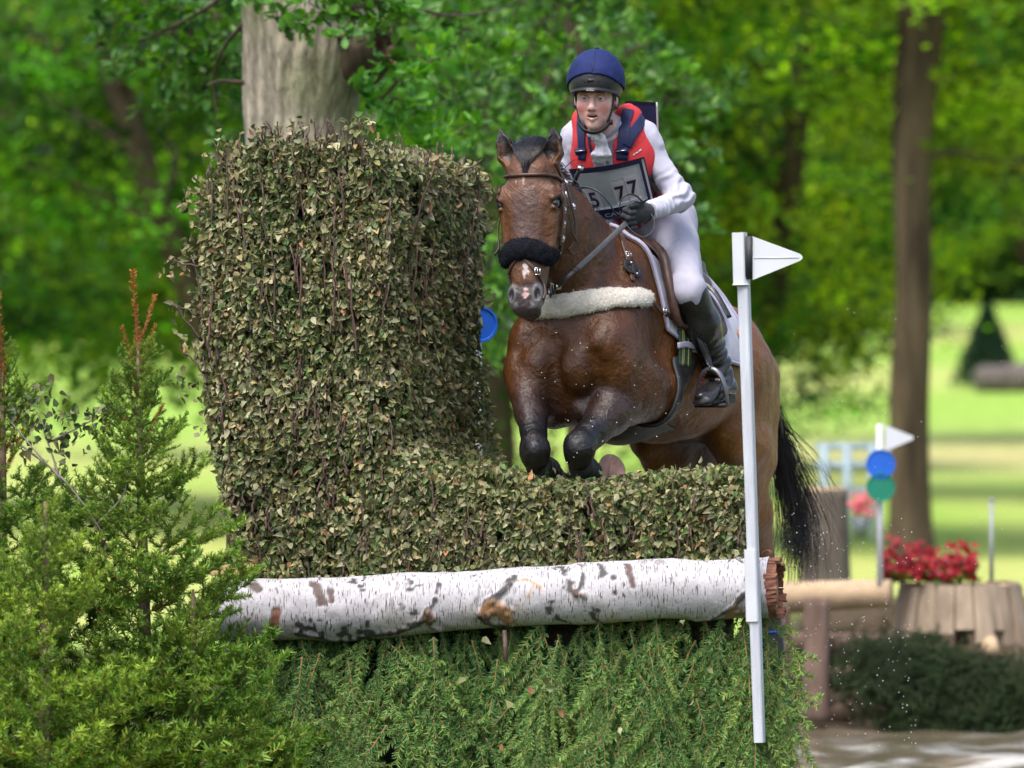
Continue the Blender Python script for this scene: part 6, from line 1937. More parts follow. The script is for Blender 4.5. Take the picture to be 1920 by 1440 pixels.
def recess(px, py):
    """how far the face stands back: the tall part turns a rounded corner at its right, and its left shoulder is rounded too"""
    px = np.asarray(px, float); py = np.asarray(py, float)
    tallw = sstep(880, 800, py - np.clip((px - 760) * .25, 0, 40))
    r = 1.35 * np.clip((px - 690) / 222, 0, 1.15) ** 1.9 * tallw
    return r + np.interp(px, [340, 400, 470], [.16, .05, 0]) * (py < 1000)
def face_nrm(px, py):
    t = np.clip((np.asarray(px, float) - 690) / 160, 0, 1) * sstep(880, 820, np.asarray(py, float))
    n_ = Jn[None] * (1 - .75 * t)[:, None] + np.array((.75, -.10, 0))[None] * t[:, None]
    return n_ / np.linalg.norm(n_, axis=1, keepdims=True)
def face_pt(px, py, o): return plane_pt(px, py, FRONT_O + o - float(recess(px, py)))
# leaf: folded, slightly curled, birch outline
_bp = [(0, .05), (.20, .35), (.58, .25), (1.0, .01)]
def birch_leaf(curlk, foldk, tw):
    tv_ = []
    for a, w in _bp:
        z0 = curlk * a * a
        y_ = tw * a
        tv_ += [(a, y_, z0), (a, w + y_, z0 + foldk * w), (a, -w + y_, z0 + foldk * w * .8)]
    f_ = []
    for k_ in range(len(_bp) - 1):
        f_ += [[3 * k_, 3 * k_ + 3, 3 * k_ + 4, 3 * k_ + 1], [3 * k_, 3 * k_ + 2, 3 * k_ + 5, 3 * k_ + 3]]
    return np.array(tv_), np.array(f_)
BL = [birch_leaf(c, f, t) for c, f, t in ((-.25, .35, .0), (.30, -.25, .08), (-.45, .6, -.08), (.15, .9, .05), (-.1, -.4, 0), (.5, .4, -.1))]
OLIVE, GREYG, TANL, ORAN, DEEP, PALE = (.175, .185, .066), (.225, .232, .125), (.315, .262, .130), (.350, .180, .085), (.082, .140, .040), (.375, .355, .215)
PAL = np.array([OLIVE, GREYG, TANL, ORAN, DEEP, PALE])
def hedge_cols(n, wts, rng): return PAL[rng.choice(6, n, p=np.array(wts) / sum(wts))] * rng.uniform(.6, 1.35, (n, 1))
M_HLEAF = mat("dry_birch_leaves", attr=True, rough=.6, nscale=60, attr_noise=.25, transl=.12, spec=.3, bump=.0008, bscale=150)
M_TWIG = mat("brown_birch_twig", (.135, .080, .060), .7, (.070, .042, .036), nscale=40, var=.35, bump=.001, bscale=120)
rngh = np.random.default_rng(21)
VV, FF, CC, nb0 = [], [], [], 0
def add_leaves(pos, nrm_, wts, size=(.017, .033), droop=.9):
    global nb0
    n_ = len(pos); kind = rngh.integers(0, 6, n_)
    x = rngh.normal(0, .75, (n_, 3)) + np.array((0, 0, -droop)); z = nrm_ + rngh.normal(0, .95, (n_, 3))
    R = frames(x, z); sc = rngh.uniform(*size, n_) * np.where(rngh.random(n_) < .12, 1.25, 1)
    col = hedge_cols(n_, wts, rngh)
    for k_ in range(6):
        s_ = kind == k_
        V, F, C = scatter(BL[k_][0], BL[k_][1], pos[s_], R[s_], sc[s_], col[s_])
        VV.append(V); FF.append(F + nb0); CC.append(C); nb0 += len(V)
def sample(poly, n_):
    p = np.array(poly); lo_, hi_ = p.min(0), p.max(0)
    X = rngh.uniform(lo_[0], hi_[0], n_ * 3); Y = rngh.uniform(lo_[1], hi_[1], n_ * 3)
    k_ = inside(poly, X, Y); return np.stack([X[k_], Y[k_]], 1)
def lumps(pts2):           # uneven pruning: the face swells and hollows
    return .045 * vnoise(np.stack([pts2[:, 0] * .022, pts2[:, 1] * .016, 0 * pts2[:, 0]], -1)) + .02 * vnoise(np.stack([pts2[:, 0] * .07, pts2[:, 1] * .05, 0 * pts2[:, 0] + 5], -1))
for off, cnt in ((-.015, 22000), (-.045, 18000), (-.085, 13000)):
    s2 = sample(front_poly, cnt)[:cnt]
    lum = lumps(s2)
    pos = np.array([face_pt(x, y, off + l_) for (x, y), l_ in zip(s2, lum)])
    fn_ = face_nrm(s2[:, 0], s2[:, 1])
    tall = s2[:, 1] < 840 + 30 * vnoise(np.stack([s2[:, 0] * .02, s2[:, 1] * .02, 0 * s2[:, 0]], -1))
    hollow = vnoise(np.stack([s2[:, 0] * .05, s2[:, 1] * .02, 0 * s2[:, 0] + 9], -1)) + vnoise(np.stack([s2[:, 0] * .11, s2[:, 1] * .04, 0 * s2[:, 0] + 2], -1)) * .6
    keep = hollow < (.40 if off > -.08 else .6)
    green = vnoise(np.stack([s2[:, 0] * .012, s2[:, 1] * .012, 0 * s2[:, 0] + 30], -1)) > .12
    for sel, w in ((tall & keep & ~green, (.32, .27, .21, .018, .11, .11)), (tall & keep & green, (.30, .25, .08, .012, .30, .06)), (~tall & keep, (.34, .28, .12, .010, .19, .07))):
        add_leaves(pos[sel], fn_[sel], w)
# tops: the tall part's crown and the low part's flat top
n_ = 4600
tt = rngh.random(n_); bb_ = rngh.random(n_)
edge_top = np.array([(408, 332), (432, 305), (474, 282), (520, 272), (600, 265), (690, 268), (735, 292), (770, 305), (850, 322), (905, 342)])
px_ = 408 + tt * (902 - 408); py_ = np.interp(px_, edge_top[:, 0], edge_top[:, 1])
pos = np.array([face_pt(x, y, -.06) for x, y in zip(px_, py_)]) - Jn * (bb_ * np.interp(px_, [398, 700, 905], [1.3, 1.3, .15]))[:, None] + np.array((0, 0, 1)) * (rngh.normal(0, .02, n_) - .02)[:, None]
add_leaves(pos, np.tile((0, -.3, .9), (n_, 1)), (.28, .24, .24, .03, .12, .10))
n_ = 5200
px_ = rngh.uniform(900, 1392, n_); py_ = np.interp(px_, [900, 950, 1000, 1100, 1180, 1250, 1392], [872, 884, 900, 908, 906, 894, 886]); bb_ = rngh.random(n_)
pos = np.array([plane_pt(x, y, FRONT_O - .04) for x, y in zip(px_, py_)]) + BACK * (bb_ * .50)[:, None] + np.array((0, 0, 1)) * (rngh.normal(0, .016, n_) - .012)[:, None]
add_leaves(pos, np.tile((0, -.3, .9), (n_, 1)), (.34, .26, .10, .022, .22, .06))
s2 = np.stack([np.full(900, 1394.0), rngh.uniform(875, 1062, 900)], 1)           # right end of the low part
pos = np.array([plane_pt(x, y, FRONT_O - .04) for x, y in s2]) + BACK * rngh.uniform(0, .5, (900, 1)) + np.array((rngh.normal(0, .015, 900), 0 * s2[:, 0], 0 * s2[:, 0])).T
add_leaves(pos, np.tile((1, -.2, 0), (900, 1)), (.34, .26, .10, .022, .22, .06))
# sprays straying past the outline
for (x, y, Y_) in [(345, 490, 0), (340, 575, 0), (352, 640, 0), (345, 720, 0), (350, 380, 0), (372, 350, 0), (400, 300, 0), (430, 270, 0), (480, 250, 0), (660, 225, 0), (690, 232, 0), (560, 240, 0), (905, 345, 1), (912, 420, 1), (905, 560, 1), (920, 700, 1), (935, 800, 1), (330, 505, 0), (1330, 880, 0), (1280, 884, 0)]:
    c = face_pt(min(x, 912), y, -.02)
    add_leaves(c + rngh.normal(0, .022, (16, 3)), np.tile(Jn, (16, 1)), (.3, .24, .2, .03, .16, .07), (.022, .036), .3)
ol = catmull(np.array([(390, 800), (378, 700), (373, 600), (375, 500), (372, 420), (380, 372), (402, 330), (432, 298), (474, 276), (520, 266), (600, 259), (690, 262), (735, 286), (800, 304), (850, 316), (902, 336)], float), 130)
for (x, y) in ol:                                                 # ragged outline: odd sprays of a few leaves
    if rngh.random() < .62:
        r_ = abs(rngh.normal(0, 9)); c = face_pt(x + (-r_ if x < 400 else rngh.normal(0, 5)), y - (r_ if x >= 395 else rngh.normal(0, 6)), -.04 + rngh.normal(0, .02)); m_ = int(rngh.integers(3, 9))
        add_leaves(c + rngh.normal(0, .014, (m_, 3)), np.tile(Jn, (m_, 1)), (.27, .24, .30, .02, .08, .12), (.018, .034), .2)
V = np.concatenate(VV); F = np.concatenate(FF); C = np.concatenate(CC)
me = mesh_np("hedge_leaves", V, F); set_col(me, C)
o = obj("leaves", me, M_HLEAF, HED); o["kind"] = "stuff"
# the largest leaves one can pick out singly
LM = []
for k_ in range(6):
    for ci in (1, 2, 5, 3, 0):
        me = mesh_np("leaf", BL[k_][0], BL[k_][1]); set_col(me, np.tile(PAL[ci] * 1.0, (len(BL[k_][0]), 1))); me.materials.append(M_HLEAF); LM.append((ci, me))
hw = HED.location
s2 = sample(front_poly, 900)[:300]
for x, y in s2:
    p = face_pt(x, y, .004 + float(lumps(np.array([[x, y]]))[0]))
    R = frames(rngh.normal(0, .8, (1, 3)) + np.array((0, 0, -.7)), face_nrm([x], [y]) + rngh.normal(0, .55, (1, 3)))[0]
    while True:
        ci, me = LM[rngh.integers(0, len(LM))]
        if ci != 3 or rngh.random() < .12: break
    o = bpy.data.objects.new("leaf", me); COL.objects.link(o); o.parent = HED
    M4 = Matrix(R.tolist()).to_4x4(); o.matrix_local = Matrix.Translation(Vector(p) - hw) @ M4 @ Matrix.Scale(float(rngh.uniform(.026, .037)), 4)
# twigs: upright stems, cut ends showing at the top
TM = []
for k_ in range(6):
    rg = np.random.default_rng(k_); mb = MB()
    pts_ = np.array([(rg.normal(0, .0035) * (q > 0), rg.normal(0, .0035) * (q > 0), q / 5) for q in range(6)])
    mb.tube(catmull(pts_, 9), np.linspace(.0042, .0024, 9) * (1.0 + .3 * rg.random()), 5)
    me = mb.mesh("twig"); me.materials.append(M_TWIG); TM.append(me)
def put_twig(p, d, L):
    d = unit(d); x = unit(np.cross(d, (.3, .9, .1))); y = np.cross(d, x)
    o = bpy.data.objects.new("twig", TM[rngh.integers(0, 6)]); COL.objects.link(o); o.parent = HED
    o.matrix_local = Matrix.Translation(Vector(p) - hw) @ Matrix(np.stack([x, y, d], 1).tolist()).to_4x4() @ Matrix.Diagonal((1, 1, L, 1))
for x, y in sample(front_poly, 900)[:240]:
    put_twig(face_pt(x, y, -.004 + rngh.normal(0, .012)) if not (740 < x and 700 < y < 960) else plane_pt(x, 1060, FRONT_O - .03), (rngh.normal(0, .14), rngh.normal(-.03, .08), 1), rngh.uniform(.12, .34) if 420 < y < 700 else rngh.uniform(.08, .16) if y >= 700 else rngh.uniform(.06, .15))
for k_ in range(64):
    x = rngh.uniform(400, 900)
    y = np.interp(x, [398, 425, 470, 520, 600, 690, 735, 757, 800, 850, 905], [332, 308, 284, 272, 266, 270, 292, 300, 310, 322, 344])
    c = face_pt(x, y + 12, -.06)
    put_twig(c, (rngh.normal(0, .32), rngh.normal(0, .2), 1), rngh.uniform(.05, .13))
for (x0, y0, x1, y1) in [(380, 640, 325, 570), (378, 500, 322, 490), (375, 590, 318, 572), (385, 700, 345, 660), (650, 262, 690, 215), (520, 262, 500, 226), (420, 300, 398, 262), (860, 330, 905, 300), (400, 1000, 372, 960)]:
    a_, b_ = plane_pt(x0, y0, FRONT_O - .05), plane_pt(x1, y1, FRONT_O - .02); put_twig(a_, b_ - a_, np.linalg.norm(b_ - a_))
# dark brush inside: dead stems packed so that no light comes through
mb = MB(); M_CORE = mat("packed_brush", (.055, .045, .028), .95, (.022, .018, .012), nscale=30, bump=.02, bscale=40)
def prism(front, depth, z0, ztop):
    """solid of brush behind a run of front points"""
    f_ = np.array(front); n_ = len(f_); b_ = f_ + BACK[:2] * np.asarray(depth)[:, None]
    V = np.concatenate([np.c_[f_, np.full(n_, z0)], np.c_[b_, np.full(n_, z0)], np.c_[f_, ztop], np.c_[b_, ztop]])
    Q = []
    for k_ in range(n_ - 1):
        Q += [[k_, k_ + 1, 2 * n_ + k_ + 1, 2 * n_ + k_], [n_ + k_ + 1, n_ + k_, 3 * n_ + k_, 3 * n_ + k_ + 1], [2 * n_ + k_, 2 * n_ + k_ + 1, 3 * n_ + k_ + 1, 3 * n_ + k_]]
    Q += [[0, 2 * n_, 3 * n_, n_], [n_ - 1, 2 * n_ - 1, 4 * n_ - 1, 3 * n_ - 1]]
    mb.add(V, Q)
pxs = np.array([428, 455, 500, 560, 620, 680, 720, 760, 800, 840, 870, 892]); tops = np.interp(pxs, edge_top[:, 0], edge_top[:, 1]) + np.interp(pxs, [398, 450, 520], [60, 40, 34])
zt = lambda px, py, o: face_pt(px, py, o)[2]
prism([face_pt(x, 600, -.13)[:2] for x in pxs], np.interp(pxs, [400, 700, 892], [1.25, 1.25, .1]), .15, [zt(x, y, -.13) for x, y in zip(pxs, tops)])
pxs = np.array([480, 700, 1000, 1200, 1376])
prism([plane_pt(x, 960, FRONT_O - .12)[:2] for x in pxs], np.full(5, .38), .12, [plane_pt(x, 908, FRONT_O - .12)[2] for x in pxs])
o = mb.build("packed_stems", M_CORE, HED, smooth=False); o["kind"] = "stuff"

# ---- spruce: shoots, branches, boughs
M_NEEDLE = mat("spruce_needles", attr=True, rough=.5, nscale=9, attr_noise=.22, transl=.22, spec=.35, var=.22)
def spruce_branch(seed, L, nside, droop, flat=False, sub=True, tip=(.240, .390, .045), base=(.030, .120, .020), stem=(.36, .18, .05), dens=760, nl=.0185, ang=.95, needle_w=.0019):
    """a branch along +x, side twigs alternate; every needle is a face"""
    rg = np.random.default_rng(seed); mb = MB(); NP, ND, NC, NS = [], [], [], []
    def shoot(p0, d0, l, bend, lev, young):
        k_ = 7; pts_ = [np.array(p0)]; d = np.array(d0, float)
        for q in range(k_):
            d = unit(d + np.array((0, 0, bend)) / k_ + rg.normal(0, .035, 3)); pts_.append(pts_[-1] + d * l / k_)
        pts_ = np.array(pts_)
        sc_ = np.array(stem) * rg.uniform(.75, 1.2)
        mb.tube(pts_, np.linspace(.0032 if lev == 0 else .0021, .0012, k_ + 1), 4, C=sc_ , cap=False)
        n_ = int(l * dens); t = rg.random(n_); s_ = t * k_; i_ = np.minimum(s_.astype(int), k_ - 1); f = (s_ - i_)[:, None]
        pp = pts_[i_] * (1 - f) + pts_[i_ + 1] * f; ax = pts_[i_ + 1] - pts_[i_]; ax = ax / np.linalg.norm(ax, axis=1, keepdims=True)
        r_ = rg.normal(0, 1, (n_, 3)); r_[:, 2] = r_[:, 2] * (.22 if flat else .7) + (.10 if flat else .35)
        r_ -= ax * (r_ * ax).sum(1, keepdims=True); r_ /= np.linalg.norm(r_, axis=1, keepdims=True)
        dd = ax * rg.uniform(.45, .95, (n_, 1)) + r_
        NP.append(pp); ND.append(dd / np.linalg.norm(dd, axis=1, keepdims=True))
        y_ = np.clip(young * (.25 + .75 * t), 0, 1)[:, None] * rg.uniform(.5, 1.1, (n_, 1))
        NC.append(np.clip((np.array(base) + (np.array(tip) - np.array(base)) * y_) * rg.uniform(.7, 1.3, (n_, 1)), 0, 1)); NS.append(nl * rg.uniform(.75, 1.15, n_))
        return pts_
    main = shoot((0, 0, 0), (1, 0, 0), L, droop, 0, .6)
    for q in range(nside):
        t = .12 + .83 * (q + rg.uniform(0, .6)) / nside; sg = 1 if q % 2 else -1
        i_ = min(int(t * 7), 6); f = t * 7 - i_; p0 = main[i_] * (1 - f) + main[i_ + 1] * f; ax = unit(main[i_ + 1] - main[i_])
        sd = unit(np.cross((0, 0, 1), ax)); l = L * ((.50 if not flat else .34) * (1 - t) + .16) * rg.uniform(.7, 1.2)
        el = rg.normal(.10, .18) if not flat else rg.normal(0, .10)
        d = unit(ax * math.cos(ang) + sd * sg * math.sin(ang) + np.array((0, 0, el)))
        sp = shoot(p0, d, l, droop * .6 + .15, 1, .9)
        if sub and l > .09:
            for w in range(int(l / .055)):
                t2 = .25 + .7 * rg.random(); i2 = min(int(t2 * 7), 6); p2 = sp[i2]; s2_ = 1 if w % 2 else -1
                d2 = unit(unit(sp[i2 + 1] - sp[i2]) * .8 + np.cross((0, 0, 1), d) * .6 * s2_ + np.array((0, 0, rg.normal(.05, .15))))
                shoot(p2, d2, l * rg.uniform(.28, .45), .1, 2, 1.0)
    NP, ND, NC, NS = map(np.concatenate, (NP, ND, NC, NS))
    w = np.cross(ND, rg.normal(0, 1, ND.shape)); w /= np.linalg.norm(w, axis=1, keepdims=True)
    V = np.stack([NP - w * needle_w, NP + w * needle_w, NP + ND * NS[:, None] + w * needle_w * .3, NP + ND * NS[:, None] - w * needle_w * .3], 1).reshape(-1, 3)
    mb.add(V, np.arange(len(V)).reshape(-1, 4), None, np.repeat(NC, 4, 0))
    me = mb.mesh("spruce_branch"); me.materials.append(M_NEEDLE)
    return me
SPR = [spruce_branch(s, .46, 9, .40, dens=680, nl=.021, needle_w=.0023) for s in range(5)]
SPRY = [spruce_branch(20 + s, .46, 10, .45, dens=680, nl=.021, needle_w=.0023, tip=(.330, .470, .050), base=(.050, .165, .024)) for s in range(4)]
BOUGH = [spruce_branch(40 + s, .62, 15, -.12, True, s % 3 == 0, tip=(.225, .370, .085), base=(.066, .180, .056), stem=(.42, .24, .09), ang=.40 + .06 * (s % 4), dens=720, nl=.0195, needle_w=.0024) for s in range(8)]
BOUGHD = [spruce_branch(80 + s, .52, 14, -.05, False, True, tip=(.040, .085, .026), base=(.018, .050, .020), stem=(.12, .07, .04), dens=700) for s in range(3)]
TOPO = [spruce_branch(60 + s, .20, 0, .1, tip=(.42, .20, .050), base=(.34, .150, .040), stem=(.36, .17, .07), dens=1100, nl=.011) for s in range(2)]
def put(name, me, parent, p, xdir, zdir, s, sy=1.0):
    x = unit(xdir); z = np.asarray(zdir, float); z = unit(z - x * np.dot(z, x)); y = np.cross(z, x)
    o = bpy.data.objects.new(name, me); COL.objects.link(o); o.parent = parent
    o.matrix_local = Matrix.Translation(Vector(p) - Vector(world_loc(parent))) @ Matrix(np.stack([x, y, z], 1).tolist()).to_4x4() @ Matrix.Diagonal((s, s * sy, s, 1))
    return o
# boughs nailed up under the log, tips hanging down
FAC = empty("spruce_bough_screen", plane_pt(960, 1540, .05), "cut spruce boughs hanging below the birch log", "greenery")
rngs = np.random.default_rng(31)
for row, (yy, oo) in enumerate(((1080, -.05), (1120, -.01), (1165, .03), (1230, .07), (1310, .11), (1390, .15))):
    nb_ = 16
    for k_ in range(nb_):
        px = 400 + (1432 - 400) * (k_ + rngs.uniform(-.4, .5)) / (nb_ - 1); py = yy + rngs.normal(0, 14)
        
        p = plane_pt(px, py, oo + rngs.normal(0, .02))
        lean = rngs.normal(0, .30) * (1 if px < 1350 else .4) + (.08 if px > 1380 else 0) - (.2 if px < 480 else 0)
        put("bough", BOUGH[rngs.integers(0, 8)], FAC, p, Je * lean - UPZ + Jn * rngs.uniform(.02, .30), Jn + rngs.normal(0, .20, 3), rngs.uniform(.7, 1.25), rngs.uniform(.75, 1.15))
# the board they are fixed to
mb = MB(); mb.box(plane_pt(930, 1380, -.13) , (1.02, .02, .36), np.stack([Je, -Jn, UPZ], 1)); mb.build("backing_board", mat("dark_backing_board", (.020, .018, .014), .9, (.010, .009, .008), nscale=10), FAC)
# broken leaves and a bare stub among the boughs
mb = MB(); mb.tube([plane_pt(946, 1182, .10), plane_pt(948, 1240, .12)], [.009, .008], 7); mb.build("stub", M_TWIG, FAC)
for px, py in [(905, 1195), (928, 1290), (1040, 1290), (1020, 1270), (1050, 1330), (960, 1325), (1310, 1290), (1320, 1300), (1280, 1170), (940, 1395), (820, 1215), (1000, 1300), (1300, 1310), (500, 1320), (505, 1335), (1330, 1262), (870, 1270), (1160, 1365)]:
    p = plane_pt(px, py, .19)
    ci, me = LM[rngs.integers(0, len(LM))]
    R = frames(rngs.normal(0, .8, (1, 3)) + np.array((0, 0, -.5)), Jn[None] + rngs.normal(0, .4, (1, 3)))[0]
    o = bpy.data.objects.new("leaf", me); COL.objects.link(o); o.parent = FAC
    o.matrix_local = Matrix.Translation(Vector(p) - FAC.location) @ Matrix(R.tolist()).to_4x4() @ Matrix.Scale(float(rngs.uniform(.030, .042)), 4)

# ---- young spruce trees in the left foreground
def spruce(label, px, Y, top_py, width, seed, meshes, leader=True, dens=1.0, lean=0.0):
    d = CAM_D + Y; x = (px - 960) * d / FPX; H_ = CAM_H + (720 - top_py) * d / FPX
    t = empty("spruce_tree", (x, Y, 0), label, "spruce", "young spruces at the left")
    rg = np.random.default_rng(seed); b0 = np.array((x, Y, 0.0))
    ln = np.array((lean, 0, 0))
    mb = MB(); mb.tube([b0, b0 + (0, 0, H_ * .4) + ln * .3, b0 + (0, 0, H_ * .75) + ln * .7, b0 + (0, 0, H_) + ln], [.030, .024, .014, .005], 8)
    mb.build("trunk", mat("spruce_bark", (.20, .135, .09), .9, (.10, .07, .05), nscale=30, bump=.004, bscale=60), t)
    z = .12
    while z < H_ * .93:
        f = 1 - z / H_; Lb = width * (f ** .85) + .06
        nb_ = max(3, int(7 * dens * (.5 + .5 * f)))
        a0 = rg.uniform(0, 6.28)
        for k_ in range(nb_):
            a = a0 + k_ * 2 * math.pi / nb_ + rg.normal(0, .2)
            if math.sin(a) > .55 and f > .3: continue                       # the back of the tree is thin
            el = .12 + .85 * (1 - f) ** 1.6 + rg.normal(0, .14)
            dv = np.array((math.cos(a) * math.cos(el), math.sin(a) * math.cos(el), math.sin(el)))
            p = b0 + (0, 0, z + rg.normal(0, .02)) + ln * (z / H_)
            put("branch", meshes[rg.integers(0, len(meshes))], t, p, dv, np.array((0, 0, 1)) + rg.normal(0, .15, 3), Lb * rg.uniform(.8, 1.15) / .46)
        z += .092 + .075 * f
    if leader:
        for k_ in range(10):
            a = rg.uniform(0, 6.28); zz_ = H_ * (1 - .030 * k_) - .04
            dv = np.array((math.cos(a) * .42, math.sin(a) * .42, 1)) if k_ else np.array((-.05, 0, 1))
            put("leader_shoot", TOPO[k_ % 2], t, b0 + ln * (zz_ / H_) + (0, 0, zz_ - (.10 if k_ == 0 else .02)), dv, (0, -1, .2), rg.uniform(.8, 1.2) if k_ else 1.6)
    return t
spruce("young spruce with bare orange leader, left of the brush hedge", 278, -.85, 600, .66, 3, SPR, lean=-.04, dens=1.15)
spruce("young spruce cut off by the picture's left edge", 5, -.70, 640, .62, 4, SPR, dens=.85)
spruce("bright yellow-green little spruce in the bottom left corner", 85, -1.35, 940, .56, 5, SPRY, leader=False, dens=1.0)
spruce("low spruce spreading over the left end of the log", 362, -1.10, 1105, .48, 8, SPR + SPRY[:1], leader=False, dens=.95)
spruce("small spruce filling the gap at the left edge", -60, -1.05, 900, .50, 9, SPRY + SPR[:1], leader=False)

# dead leafy stick caught between the spruces
DB = empty("dead_branch", P(150, 900, -.9), "dry leafy birch branch caught between the spruces", "branch")
mb = MB()
for pts_ in ([(40, 835, -.85), (110, 890, -.95), (160, 950, -1.0), (205, 1020, -1.02)], [(110, 890, -.95), (90, 830, -.9), (70, 770, -.85)], [(90, 830, -.9), (150, 800, -.9), (205, 770, -.9)], [(180, 985, -1.0), (230, 930, -1.0), (240, 880, -1.0)], [(120, 905, -.95), (70, 850, -.95), (20, 790, -.9)]):
    mb.tube(catmull([P(*a) for a in pts_], 12), np.linspace(.0045, .0018, 12), 5)
mb.build("stem", mat("grey_dead_wood", (.26, .22, .20), .8, (.16, .13, .11), nscale=40), DB)
VV, FF, CC, nb0 = [], [], [], 0
for (x, y) in [(70, 745), (95, 770), (60, 790), (115, 790), (80, 815), (130, 760), (100, 830), (150, 800), (185, 775), (210, 765), (200, 800), (45, 760), (30, 780), (125, 840), (240, 885), (225, 925), (180, 985), (200, 1010), (90, 735), (140, 830), (50, 840), (165, 790)]:
    add_leaves(P(x, y, -.92) + rngh.normal(0, .025, (10, 3)), np.tile((0, -1, .2), (10, 1)), (.2, .15, .1, 0, .5, .05), (.022, .036), .6)
me = mesh_np("dead_leaves", np.concatenate(VV), np.concatenate(FF)); set_col(me, np.concatenate(CC) * .7)
o = obj("dry_leaves", me, M_HLEAF, DB); o["kind"] = "stuff"

# ---- boundary flag at the right of the jump
M_FLAGW = mat("white_painted_wood", (.58, .61, .67), .5, (.44, .46, .51), nscale=6, stretch=(4, 4, .5), bump=.0012, bscale=40)
nt = M_FLAGW.node_tree
M_FLAGP = mat("white_flag_plastic", (.62, .64, .68), .4, (.56, .58, .62), nscale=5)
FL = empty("boundary_flag", P(1424, 1392, -.675), "white marker flag on square pole right of the jump", "flag")
def square_bar(name, p0, p1, w0, w1, mat_, parent, tilt=.35, n=8, bev=.004):
    p0, p1 = np.asarray(p0), np.asarray(p1); ax = unit(p1 - p0); x = unit(np.array((math.cos(tilt), -math.sin(tilt), 0))); x = unit(x - ax * x.dot(ax)); y = np.cross(ax, x)
    mb = MB(); V = []
    for t in np.linspace(0, 1, n):
        w = (w0 + (w1 - w0) * t) / 2; b = bev
        for cx, cy in ((w, w - b), (w - b, w), (-w + b, w), (-w, w - b), (-w, -w + b), (-w + b, -w), (w - b, -w), (w, -w + b)):
            V.append(p0 + (p1 - p0) * t + x * cx + y * cy)
    Q = [[8 * s + e_, 8 * s + (e_ + 1) % 8, 8 * s + 8 + (e_ + 1) % 8, 8 * s + 8 + e_] for s in range(n - 1) for e_ in range(8)]
    e0 = 8 * (n - 1)
    Q += [[0, 7, 6, 1], [1, 6, 5, 2], [2, 5, 4, 3], [e0, e0 + 1, e0 + 6, e0 + 7], [e0 + 1, e0 + 2, e0 + 5, e0 + 6], [e0 + 2, e0 + 3, e0 + 4, e0 + 5]]
    mb.add(V, Q); return mb.build(name, mat_, parent, smooth=False)
Yf = -.675
square_bar("pole", P(1424.5, 1392, Yf), P(1394, 520, Yf), .036, .040, M_FLAGW, FL)
square_bar("sleeve", P(1413, 1165, Yf), P(1409, 1030, Yf), .046, .045, M_FLAGP, FL)
square_bar("holder", P(1389, 533, Yf), P(1386.5, 436, Yf), .046, .046, M_FLAGP, FL)
mb = MB(); c0 = P(1388, 533, Yf); mb.box(P(1389, 534, Yf), (.030, .030, .003)); mb.build("holder_rim", M_FLAGP, FL)
mb = MB(); mb.box(P(1405, 483, Yf - .02), (.011, .010, .078), np.stack([unit((1, -.25, 0)), unit((.25, 1, 0)), UPZ], 1)); mb.build("hinge", M_BLACKP_F if False else mat("black_flag_hinge", (.030, .032, .036), .5, (.02, .02, .024), nscale=60, stretch=(30, 30, 1), bump=.002, bscale=20), FL)
tri = [(1411, 443), (1500, 476), (1504, 480), (1505, 484), (1500, 489), (1411, 525)]
v = np.array([P(x, y, Yf - .02 - (x - 1411) * .0004) for x, y in tri]); n_ = len(v)
mb = MB(); mb.add(np.concatenate([v + (0, -.004, 0), v + (0, .004, 0)]), [[k_, k_ + n_, (k_ + 1) % n_ + n_, (k_ + 1) % n_] for k_ in range(n_)], [[0, k_ + 1, k_] for k_ in range(1, n_ - 1)] + [[n_, n_ + k_, n_ + k_ + 1] for k_ in range(1, n_ - 1)])
mb.build("flag", M_FLAGP, FL, smooth=False)
mb = MB(); mb.tube([P(1413, 484, Yf - .026), P(1498, 483, Yf - .06)], .0012, 5); mb.build("fold_line", M_FLAGW, FL)
# ---- blue disc behind the tall hedge
M_BLUE = mat("blue_plastic_sign", (.012, .13, .62), .35, (.010, .10, .50), nscale=5)
def disc(name, c, r, nrm_, mat_, parent=None, thick=.012):
    nrm_ = unit(nrm_); a = unit(np.cross(nrm_, UPZ)); b = np.cross(a, nrm_); th_ = np.arange(40) * 2 * math.pi / 40
    V = []
    for k_, q in ((0, thick / 2), (.86, thick / 2), (.90, thick), (1, thick), (1, -thick / 2), (0, -thick / 2)):
        V += [c + nrm_ * q + r * k_ * (np.cos(t) * a + np.sin(t) * b) for t in th_] if k_ else [c + nrm_ * q]
    # index: 0 centre, rings
    Q = []; o1 = 1
    for s in range(3): Q += [[o1 + s * 40 + j, o1 + (s + 1) * 40 + j, o1 + (s + 1) * 40 + (j + 1) % 40, o1 + s * 40 + (j + 1) % 40] for j in range(40)]
    T = [[0, 1 + j, 1 + (j + 1) % 40] for j in range(40)] + [[161, 121 + (j + 1) % 40, 121 + j] for j in range(40)]
    mb = MB(); mb.add(np.array(V), Q, T); return mb.build(name, mat_, parent, smooth=False)
bd = empty("number_disc", P(905, 608, 1.62), "blue round sign peeping out behind the tall hedge", "sign")
disc("disc_face", P(900, 608, 1.62), .072, (.35, -.9, 0), M_BLUE, bd)
mb = MB(); mb.tube([P(898, 608, 1.66), P(898, 1500, 1.66)], .012, 8); mb.build("post", M_FLAGW, bd)
